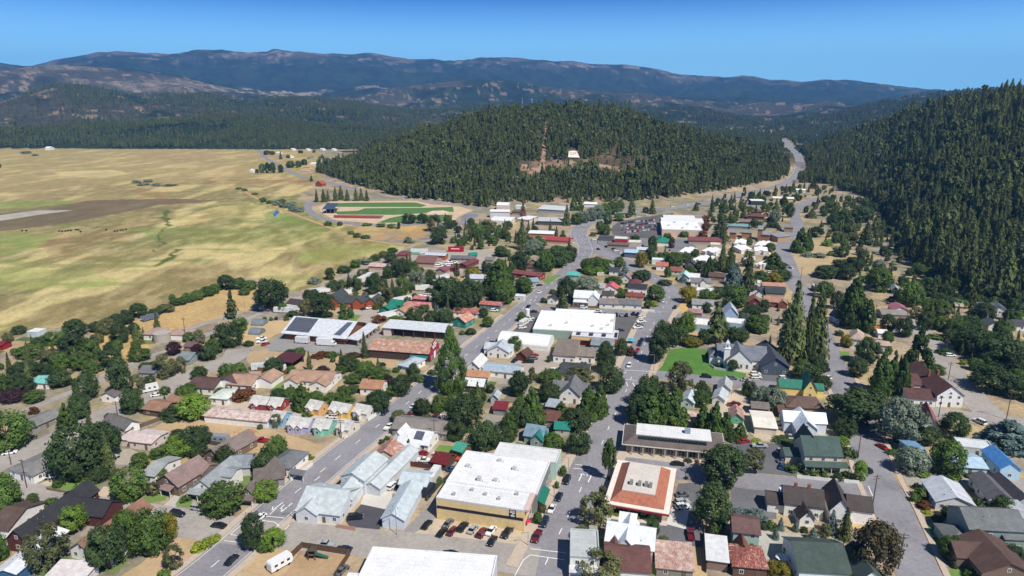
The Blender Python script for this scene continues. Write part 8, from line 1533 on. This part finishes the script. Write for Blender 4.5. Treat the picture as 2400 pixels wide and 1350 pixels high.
TR('Y8', '''1520,190,272,132,s;1390,360,475,132,b;1200,430,525,112,f;1650,400,565,205,d;1400,480,585,122,b;1500,430,565,132,b;1780,370,462,102,o;1680,330,392,72,l;1330,310,372,92,d;1450,640,745,152,o;1340,720,782,92,w;1440,770,842,82,q;1460,830,882,92,q;1160,830,882,112,q;1270,840,892,112,q;1380,830,872,72,v;1330,960,1085,205,d;1480,900,982,152,b;1330,1010,1092,92,b;1560,540,705,152,f;1700,560,765,162,f;1000,220,262,32,b;1240,600,700,140,d;1800,480,640,140,f;1600,880,1030,180,d''')
TR('Y5', '''220,245,342,60,d;270,240,342,52,d;315,235,342,60,o;390,260,337,60,d;170,300,344,35,d;260,125,172,60,b;310,130,172,52,b;390,130,212,36,f;460,165,202,40,b;480,220,292,82,d;555,220,292,62,d;610,210,272,62,d;675,360,417,40,f;575,125,157,52,b;700,120,152,30,b;725,490,612,46,f;790,490,612,62,f;830,500,602,46,f;900,470,602,62,f;950,460,592,72,f;1010,490,602,62,f;1090,480,602,62,f;1140,480,597,62,f;1190,490,602,52,f;
230,580,612,52,v;290,590,622,62,q;350,590,642,82,q;420,610,662,92,q;500,640,692,92,q;560,650,702,92,q;400,580,612,72,v;480,600,642,102,q;830,780,832,62,v;940,790,832,52,d;1040,870,912,62,v;1100,890,942,62,v;1180,910,952,82,v;1190,800,832,82,v;1320,800,842,82,v;1420,810,852,92,v;1580,710,812,132,d;1710,710,812,102,d;1820,720,885,152,o;1940,730,822,92,d;1490,790,862,32,d;1860,850,1005,175,d;1580,930,992,92,q;
850,1220,1335,102,d;980,1200,1275,132,d;1090,1140,1225,112,d;1180,1120,1192,112,q;1270,1090,1162,102,b;1350,1060,1132,102,b;1430,1030,1082,102,b;700,1300,1372,112,q''')
TR('Y4', '''1200,380,411,70,q;1300,375,402,80,q;1260,405,431,90,q;1380,410,436,100,q;1500,415,437,110,q;230,120,151,70,q;310,150,171,50,q;2100,440,466,50,v;2150,455,481,50,v;2240,490,512,50,v;2310,530,562,60,v;2370,560,592,60,v;2,235,276,22,d''')
# undergrowth and garden trees between the houses: clear of roads, roofs and yards
YARD = [[tuple(v.co[:2]) for v in o.data.vertices] for o in C.objects if o.get('kind') and o.name.split('.')[0] in ('parking_lot', 'lawn', 'alley', 'dirt_lot', 'gravel_yard', 'ball_field', 'runway', 'driveway')]
FC = np.array([(c.x, c.y) for c, r_ in FOOT]); FRR = np.array([r_ for c, r_ in FOOT])
def clear(P, gap=1.5, view=1.0):
    X, Y = P.T; ok = height(X, Y) < 2.5
    for pl, wd in ROAD.values():
        ok &= dist_poly(X, Y, [tuple(q[:2]) for q in pl[::3]] + [tuple(pl[-1][:2])]) > wd / 2 + gap + 2.2
    for q in YARD: ok &= ~inpoly(X, Y, q)
    d = np.hypot(X[:, None] - FC[None, :, 0], Y[:, None] - FC[None, :, 1]) - FRR[None]
    ok &= d.min(1) > gap
    front = ((FC[None, :, 1] > Y[:, None]) & (FC[None, :, 1] < Y[:, None] + 24) & (np.abs(X[:, None] - FC[None, :, 0] * Y[:, None] / FC[None, :, 1]) < FRR[None] + 1)).any(1)
    ok &= ~(front & (nr.uniform(size=len(X)) < view))
    ok &= ~inpoly(X, Y, gpoly(MEADOW))
    return P[ok]
def ground_cells(poly, step):
    q = np.array(gpoly(poly)); x0, y0 = q.min(0); x1, y1 = q.max(0)
    gx, gy = np.meshgrid(np.arange(x0, x1, step), np.arange(y0, y1, step)); P = np.stack([gx.ravel(), gy.ravel()], 1) + nr.uniform(-.45, .45, (gx.size, 2)) * step
    return P[inpoly(P[:, 0], P[:, 1], [tuple(v) for v in q])]
# yards: worn grass, weeds and gravel beside the houses
YM = [M('lawn', '6b7a48'), M('lawn', '56683a'), M('dirt', 'a8946e'), M('dirt', '9a9288'), M('lawn', '7d7c4c'), M('dirt', '8a7a64')]
for i, (a, w_, an, dp) in enumerate(HS):
    if a.y > 560: continue
    for side in (0, 1):
        if rnd.random() < .25: continue
        u0, u1 = -rnd.uniform(1, 4), w_ + rnd.uniform(1, 5); v0, v1 = (-rnd.uniform(5, 9), -.4) if side == 0 else (dp + .4, dp + rnd.uniform(5, 10))
        e1, e2 = Vector((math.cos(an), math.sin(an), 0)), Vector((-math.sin(an), math.cos(an), 0))
        Q = [a + e1 * u + e2 * v for u, v in ((u0, v0), (u1, v0), (u1, v1), (u0, v1))]
        T_ = np.array([tuple(((Q[0] * (1 - s) + Q[1] * s) * (1 - t) + (Q[3] * (1 - s) + Q[2] * s) * t)[:2]) for s in (0, .25, .5, .75, 1) for t in (0, .5, 1)])
        if any(dist_poly(T_[:, 0], T_[:, 1], [tuple(q[:2]) for q in pl[::3]] + [tuple(pl[-1][:2])]).min() < wd / 2 + 3.6 for pl, wd in ROAD.values()) or any(inpoly(T_[:, 0], T_[:, 1], q).any() for q in YARD): continue
        kind(MB().add([(q.x, q.y, .006 + .0003 * (i % 15) + .005 * side) for q in Q], [(0, 1, 2, 3)]).build('yard', rnd.choice(YM)), 'structure')
# the larger broad crowns are trees of their own; the many small far ones read as one canopy
seen = sorted(SPEC, key=lambda q: -q[3] * q[4] / (q[0] ** 2 + q[1] ** 2))
nb = 0; REST = []
for q in seen:
    broad = TK[q[5]][0] in ('round', 'loose', 'umbrella', 'high')
    if broad and nb >= 285: REST.append(q); continue
    nb += broad; tree_at(*q)
WOODS = [([(1930, 470), (2120, 470), (2420, 720), (2420, 900), (2240, 860), (2130, 720), (1960, 640), (1920, 540)], 8.5, .55), ([(2160, 640), (2420, 690), (2420, 960), (2330, 930), (2180, 760)], 7.5, .8),
         ([(1440, 600), (1560, 640), (1850, 640), (1840, 560), (1600, 560), (1520, 560)], 9, .8), ([(1590, 690), (1870, 690), (1960, 900), (1700, 860)], 10, .7), ([(1010, 520), (1330, 545), (1360, 600), (1130, 740), (950, 760), (1060, 600)], 9, .75),
         ([(1660, 480), (1830, 440), (1960, 440), (1850, 560), (1660, 560)], 9.5, .6), ([(1000, 900), (1430, 800), (1420, 1000), (1300, 1080), (1090, 1010)], 9, .7), ([(1500, 900), (1990, 920), (2020, 1120), (1500, 1090)], 10, .6),
         ([(0, 800), (280, 780), (420, 760), (300, 850), (0, 960)], 8, .85), ([(0, 1000), (560, 860), (900, 830), (960, 900), (560, 1230), (0, 1330)], 8.5, .8), ([(0, 1180), (420, 1210), (380, 1345), (0, 1345)], 8, .8), ([(2080, 780), (2420, 1000), (2420, 1330), (2180, 1330), (2040, 1000)], 10, .6), ([(620, 700), (900, 600), (1000, 600), (960, 720), (700, 760)], 9, .6)]
PTS = []
for poly, step, dens in WOODS:
    P = clear(ground_cells(poly, step), 2.5, .8); PTS.append(P[nr.uniform(size=len(P)) < dens])
PTS = np.concatenate(PTS); n = len(PTS)
HT = nr.uniform(3.5, 9.5, n) * np.where(nr.uniform(size=n) < .35, .45, 1)
def proto(shape, seed, leaf):
    """the crown of one of the standing trees of that shape"""
    c = [o for t in bpy.data.objects if t.get('category') == 'tree' for o in t.children if o.data == CROWN.get((shape, seed))]
    return c[0]
broadP = [proto('round', i, None) for i in (1, 2, 3, 4, 5)]
con = nr.uniform(size=n) < .28
forest('conifer_canopy', np.concatenate([PTS[con], height(PTS[con, 0], PTS[con, 1])[:, None] - .1], 1), HT[con] * 1.6, HT[con] * .62, FINE)
PTS, HT = PTS[~con], HT[~con]; n = len(PTS)
px_ = np.concatenate([PTS, np.array([(q[0], q[1]) for q in REST])])
hh = np.concatenate([HT, np.array([q[3] for q in REST])]); ww = np.concatenate([HT * nr.uniform(.75, 1.15, n), np.array([q[4] for q in REST])])
for i, lf in enumerate((('dark', .42), ('green', .8), ('olive', 1.01))):
    lo = (0, .42, .8)[i]; u = vnoise(px_[:, 0] * 1.7, px_[:, 1] * 1.7, 91 + 0); m_ = (u >= lo) & (u < lf[1])
    P3 = np.concatenate([px_[m_], height(px_[m_, 0], px_[m_, 1])[:, None] - .1], 1)
    o = forest('tree_canopy', P3, hh[m_], ww[m_], broadP, leaf=LEAF[lf[0]])

# ------------------------------------------------------------------ poles, lamps, fences, small things
POLE, GREYP = M('plain', '5a4a3e'), M('plain', '8c8e90')
def upole(fr, x, yb, yt, label, kind_='utility_pole'):
    p = g(fr, x, yb); d = ray(*pix(fr, x, yt)); h = CAM_H + p.y * d[2] / d[1]
    t = thing(kind_, label, {'utility_pole': 'utility pole', 'street_lamp': 'street lamp', 'flagpole': 'pole'}[kind_], (p.x, p.y, 0), rnd.uniform(-.3, .3))
    if kind_ == 'utility_pole':
        MB().cyl((0, 0, 0), (0, 0, h), .17, .12, 7).build('pole', POLE, t)
        for z in (h - .5, h - 1.3)[:1 + rnd.randint(0, 1)]:
            cr = MB().box(-1.3, -.07, z - .07, 1.3, .07, z + .07).build('crossarm', POLE, t)
            for s in (-1.2, -.5, .5, 1.2): MB().cyl((s, 0, z + .08), (s, 0, z + .3), .05, n=5).build('insulator', GREYP, cr)
    else:
        MB().cyl((0, 0, 0), (0, 0, h), .12, .07, 7).build('pole', GREYP, t)
        if kind_ == 'street_lamp': MB().box(-1.6, -.04, h - .1, .05, .04, h).box(-1.9, -.14, h - .2, -1.3, .14, h - .08).build('lamp_head', GREYP, t)
    return t
for a in [('Z4', 735, 860, 640, 'tall wooden utility pole at the junction beside the white many gabled house'), ('Z4', 915, 1300, 1050, 'utility pole with transformers beside the bronze tree'), ('Z4', 630, 525, 355, 'pale utility pole by the dark green roofed house'), ('Z4', 1197, 235, 90, 'utility pole before the big chocolate roofed hall'), ('Z4', 1675, 250, 50, 'utility pole with crossarm above the spreading blue green tree'),
          ('Z1', 80, 570, 410, 'utility pole on the verge of the left side street'), ('Z1', 190, 730, 530, 'utility pole at the corner of the wide grey hip roofed house'), ('Z1', 830, 240, 120, 'utility pole on the side street near the small grey gabled house'), ('Z1', 900, 840, 610, 'utility pole in front of the round green trees'), ('Z5', 690, 900, 755, 'utility pole beyond the gravel trail'), ('Z5', 1470, 660, 485, 'thin utility pole by the pink hip pavilion lane'), ('Z6', 145, 450, 350, 'thin pole before the white trailers'),
          ('Z8', 430, 815, 715, 'utility pole on the right street below the tall pines'), ('Z8', 840, 525, 385, 'utility pole behind the beige hip roofed house'), ('Z8', 1425, 980, 840, 'utility pole beside the lane behind the chocolate hall'), ('Z8', 1620, 1000, 815, 'utility pole at the shaded lane corner'), ('Z8', 1400, 770, 650, 'utility pole at the bend of the shaded lane'), ('Z8', 1615, 560, 490, 'distant utility pole among right hand trees'), ('Y8', 1100, 1080, 980, 'utility pole at the dry meadow corner'), ('Z2', 600, 385, 250, 'thin utility pole between the cream cottage and its neighbour'), ('Z2', 1255, 400, 250, 'thin utility pole behind the white solar roofed house')]: upole(*a)
for a in [('Z5', 1940, 455, 290, 'tall pale mast beside the gravel lane', 'flagpole'), ('Z6', 1335, 550, 400, 'tall pale mast behind the long open shed', 'flagpole'), ('Y5', 2105, 660, 600, 'tall light mast beside the ball field car park', 'flagpole'), ('Z7', 1120, 910, 780, 'street lamp at the lawn corner by the church', 'street_lamp'), ('Z8', 505, 1000, 920, 'street lamp under the big dark trees', 'street_lamp'), ('Z2', 263, 945, 855, 'street lamp at the pale corner house', 'street_lamp'),
          ('Z2', 990, 1062, 880, 'tall lamp pole beside the long pale blue garage', 'street_lamp'), ('Z3', 397, 602, 515, 'street lamp with banner near the mint walled store', 'street_lamp'), ('Z3', 296, 797, 712, 'street lamp with flower basket by the green awning', 'street_lamp'), ('Z3', 113, 1137, 1042, 'street lamp at the bottom crossing corner', 'street_lamp')]: upole(*a)
def fence(fr, pts, h, col, label, name='fence'):
    pl = [g(fr, *p) for p in pts]; t = thing(name, label, 'fence' if name == 'fence' else 'wall', pl[0]); b = MB(); o = pl[0]
    for p, q in zip(pl[:-1], pl[1:]):
        d = (q - p).normalized(); n = Vector((-d.y, d.x, 0)) * .06
        b.add([tuple(p - o - n), tuple(q - o - n), tuple(q - o + n), tuple(p - o + n)] + [tuple(v + Vector((0, 0, h))) for v in (p - o - n, q - o - n, q - o + n, p - o + n)], [(0, 3, 2, 1), (4, 5, 6, 7), (0, 1, 5, 4), (1, 2, 6, 5), (2, 3, 7, 6), (3, 0, 4, 7)])
        for i in range(int((q - p).length / 2.6) + 1):
            c = p - o + d * 2.6 * i; b.box(c.x - .09, c.y - .09, 0, c.x + .09, c.y + .09, h + .12)
    b.build('panel', M('plain', col), t)
for a in [('Z2', [(160, 1310), (325, 1152), (660, 1205), (560, 1360)], 1.9, '5f4a3a', 'brown wooden fence enclosing the sandy playground'), ('Z4', [(205, 660), (420, 684), (640, 700)], 1.1, 'd8d8d4', 'white picket fence along the dark green roofed house'), ('Z2', [(245, 682), (400, 572)], 1.2, 'd8d8d4', 'white fence along the street beside the grey solar hip house'), ('Z2', [(622, 388), (718, 305)], 1.3, 'd8d4cc', 'white fence at the street end of the front cottages'), ('Z2', [(788, 262), (875, 205)], 1.5, 'dcdcd8', 'white fence at the street end of the back cottages'),
          ('Z6', [(-60, 905), (110, 915), (245, 940)], 1.8, '7a5540', 'brown board fence before the white campers'), ('Z1', [(885, 365), (1010, 300), (1145, 252)], 1.7, '6a5a4e', 'weathered grey fence around the dry lot'), ('Z2', [(835, 552), (1000, 566), (1228, 598)], 1.9, '5a3836', 'dark maroon fence behind the two storey pale blue house'), ('Z2', [(1200, 825), (1290, 720), (1375, 640)], 1.6, '4a4644', 'dark fence along the alley'), ('Z7', [(1565, 868), (1600, 893), (1688, 912)], 1.1, 'dcdcd8', 'white railing at the church steps'),
          ('Z7', [(1025, 436), (1130, 442)], 1.3, 'dcd8d2', 'white wall at the corner building by the curved street', 'low_wall'), ('Z2', [(570, 1012), (700, 1034)], 1.3, 'b08a78', 'low pinkish brick wall by the pale corner house', 'low_wall'), ('Z1', [(330, 745), (480, 770), (640, 790)], .9, '7a6250', 'low brown garden wall below the dark tree', 'low_wall'), ('Z1', [(1340, 402), (1450, 420), (1560, 440)], 1.6, '5a5048', 'dark board fence behind the long grey trailer'), ('Z7', [(455, 405), (680, 412)], 1.2, '7a5a3c', 'brown deck fence around the two storey white house'), ('Z3', [(1350, 1060), (1365, 1330)], 1.8, '6a5444', 'tall brown fence beside the white sloped shed')]: fence(*a)
def small(name, label, cat, fr, x, y, parts, rz=0):
    t = thing(name, label, cat, g(fr, x, y), R(rz))
    for nm, b, m in parts: b.build(nm, m, t)
small('play_slide', 'green spiral slide tower in the sandy playground', 'slide', 'Z2', 400, 1225, [('tower', MB().box(-1, -1, 0, -.85, -.85, 3).box(.85, -1, 0, 1, -.85, 3).box(-1, .85, 0, -.85, 1, 3).box(.85, .85, 0, 1, 1, 3).box(-1, -1, 1.5, 1, 1, 1.65), M('plain', '5a4636')), ('roof', MB().add([(-1.2, -1.2, 3), (1.2, -1.2, 3), (1.2, 1.2, 3), (-1.2, 1.2, 3), (0, 0, 4)], [(3, 2, 1, 0), (0, 1, 4), (1, 2, 4), (2, 3, 4), (3, 0, 4)]), M('plain', '4a4038')), ('slide', MB().add([(1, -.5, 1.6), (4.2, -.5, .3), (4.2, .5, .3), (1, .5, 1.6), (1, -.5, 1.3), (4.2, -.5, .05), (4.2, .5, .05), (1, .5, 1.3)], [(0, 1, 2, 3), (7, 6, 5, 4), (0, 4, 5, 1), (1, 5, 6, 2), (2, 6, 7, 3), (3, 7, 4, 0)]), M('plain', '2a5a4a'))])
UMB = lambda c, r: [('pole', MB().cyl((0, 0, 0), (0, 0, 2.4), .04, n=5), GREYP), ('shade', MB().add([(0, 0, 2.7)] + [(math.cos(i * .785) * r, math.sin(i * .785) * r, 2.05) for i in range(8)], [(0, i + 1, (i + 1) % 8 + 1) for i in range(8)] + [tuple(range(8, 0, -1))]), M('plain', c))]
small('patio_umbrella', 'red patio umbrella at the yellow store corner', 'umbrella', 'Z3', 102, 1005, UMB('b82840', 1.3)); small('patio_umbrella', 'white patio umbrella behind the bottom dark green roof', 'umbrella', 'Z4', 95, 1262, UMB('dcdcd8', 1.8)); small('sun_canopy', 'turquoise shade canopy beside the market corner', 'canopy', 'Z7', 942, 690, UMB('2aa8c0', 2.2))
small('bank_sign', 'small white roadside sign on posts before the red tiled bank', 'sign', 'Z3', 570, 1062, [('post', MB().box(-1.1, -.08, 0, -.95, .08, 3).box(.95, -.08, 0, 1.1, .08, 3), GREYP), ('panel', MB().box(-1.2, -.12, 1.4, 1.2, -.09, 3.2), M('plain', 'c4ccc0'))], -12)
small('portable_toilet', 'blue portable toilet with white roof beside the dark car park', 'toilet', 'Z4', 90, 780, [('cabin', MB().box(-.6, -.6, 0, .6, .6, 2.1), M('plain', '2a6ab8')), ('roof', MB().box(-.65, -.65, 2.11, .65, .65, 2.35), WHITE)])
small('waste_bin', 'green wheeled bin behind the bright red car', 'bin', 'Z4', 830, 488, [('bin_body', MB().box(-.35, -.35, 0, .35, .35, 1), M('plain', '2a5a48')), ('bin_lid', MB().box(-.38, -.38, 1.01, .38, .38, 1.1), M('plain', '24463a'))])
small('storage_tank', 'upright white tank at the market car park entrance', 'tank', 'Z7', 122, 480, [('tank', MB().cyl((0, 0, .6), (0, 0, 4.6), 1.3, n=16), WHITE), ('leg_frame', MB().box(-1, -1, 0, -.8, -.8, .62).box(.8, -1, 0, 1, -.8, .62).box(-1, .8, 0, -.8, 1, .62).box(.8, .8, 0, 1, 1, .62), GREYP)])
b = MB()
for i in range(90): 
    x, y, z = rnd.gauss(0, 1.8), rnd.gauss(0, 1.2), 0; s = rnd.uniform(.15, .4); q = Matrix.Translation((x, y, max(0, .9 - math.hypot(x, y) * .35))) @ Matrix.Rotation(rnd.uniform(0, 3), 4, 'Z') @ Matrix.Rotation(rnd.uniform(-.5, .5), 4, 'X'); b.box(-s * 1.6, -s * .5, 0, s * 1.6, s * .5, s * .5, 0, q)
wp = tag(b.build('firewood_pile', M('plain', 'b07a50')), 'heap of orange firewood on the dry lot', 'firewood'); wp.location = g('Z1', 1745, 345)
cm = bpy.data.meshes.new('cow'); cm.from_pydata([(0, 0, 1.05), (.7, 0, 1.1), (-.7, 0, 1.1), (1.05, 0, 1.15), (1.4, 0, .8), (.6, .25, .6), (.6, .25, 0), (.6, -.25, .6), (.6, -.25, 0), (-.65, .25, .6), (-.65, .25, 0), (-.65, -.25, .6), (-.65, -.25, 0)], [(0, 1), (0, 2), (1, 3), (3, 4), (1, 5), (5, 6), (1, 7), (7, 8), (2, 9), (9, 10), (2, 11), (11, 12)], [])
cw = link('cow', cm); cm.materials.append(M('plain', '2a221e')); sk_ = cw.modifiers.new('skin', 'SKIN')
for i, r_ in enumerate((.42, .4, .38, .26, .16, .13, .08, .13, .08, .14, .08, .14, .08)): cm.skin_vertices[0].data[i].radius = (r_, r_)
cows = [(520, 837), (548, 840), (575, 838), (600, 834), (625, 832), (672, 824), (690, 826), (710, 842), (935, 826), (1008, 838), (1032, 836), (1060, 831), (1085, 828), (1108, 824), (195, 833), (232, 833)]
for i, (x, y) in enumerate(cows):
    o = cw if i == 0 else cw.copy()
    if i: C.objects.link(o)
    o.location = g('Y4', x, y); o.rotation_euler.z = rnd.uniform(0, 6.28); tag(o, 'dark cow grazing on the wide meadow', 'cow', 'cows grazing on the meadow')

# ------------------------------------------------------------------ labels of trees and unlabelled cars: say where each stands
def rel(p, c):
    """how P stands to the landmark C, seen from the town's front"""
    d = p - c; ang = math.degrees(math.atan2(d.x, d.y)) % 360
    return ['behind', 'right of', 'in front of', 'left of'][int(((ang + 45) % 360) // 90)]
USED = {}
def describe(p, word):
    near = sorted(LM, key=lambda q: (q[1] - p).length)[:7]
    for nm, c in near[:3]:
        s = f'{word} {rel(p, c)} {nm}'
        if s.lower() not in USED and len(s.split()) <= 16: USED[s.lower()] = 1; return s
    for i in range(5):
        for j in range(i + 1, 7):
            (n1, c1), (n2, c2) = near[i], near[j]
            s = f'{word} {rel(p, c1)} {n1}, towards {n2}' if (c2 - p).length > 12 else f'{word} {rel(p, c1)} {n1}, beside {n2}'
            if s.lower() not in USED and len(s.split()) <= 16: USED[s.lower()] = 1; return s
    nm, c = near[0]
    for od in ('second', 'third', 'fourth', 'fifth', 'sixth', 'seventh', 'eighth', 'ninth'):
        s = f'{od} {word} {rel(p, c)} {nm}'
        if s.lower() not in USED and len(s.split()) <= 16: USED[s.lower()] = 1; return s
    return f'{word} near {nm}'
LM += [('the dry hillside', g('Z5', 1400, 420)), ('the blue pond', g('Y5', 345, 715)), ('the ball field', g('Y5', 1400, 690)), ('the meadow willows', g('Y4', 1350, 410)), ('the cul-de-sac', g('Z5', 1840, 790)), ('the valley road', G(671, 398)), ('the highway curve', G(1860, 415)),
       ('the dry meadow clearing', g('Y8', 1250, 960)), ('the supermarket car park', g('Y7', 1550, 380)), ('the playground', g('Z2', 400, 1270)), ('the bottom left corner', G(60, 1330)), ('the church lawn', g('Z7', 1400, 850)), ('the meadow trail', G(761, 529)), ('the far meadow edge', g('Y4', 500, 110)), ('the shaded lane', g('Z8', 1300, 800))]
for t, word, size, cat, h in sorted(TREES, key=lambda q: q[0].location.y):
    t['label'] = describe(t.location, f'{size} {word}'); t['category'] = cat
    t['group'] = 'bushes about the town' if cat == 'bush' else 'trees about the town'
for t, word in CARS:
    t['label'] = describe(t.location, word); t['group'] = 'cars parked about the town'
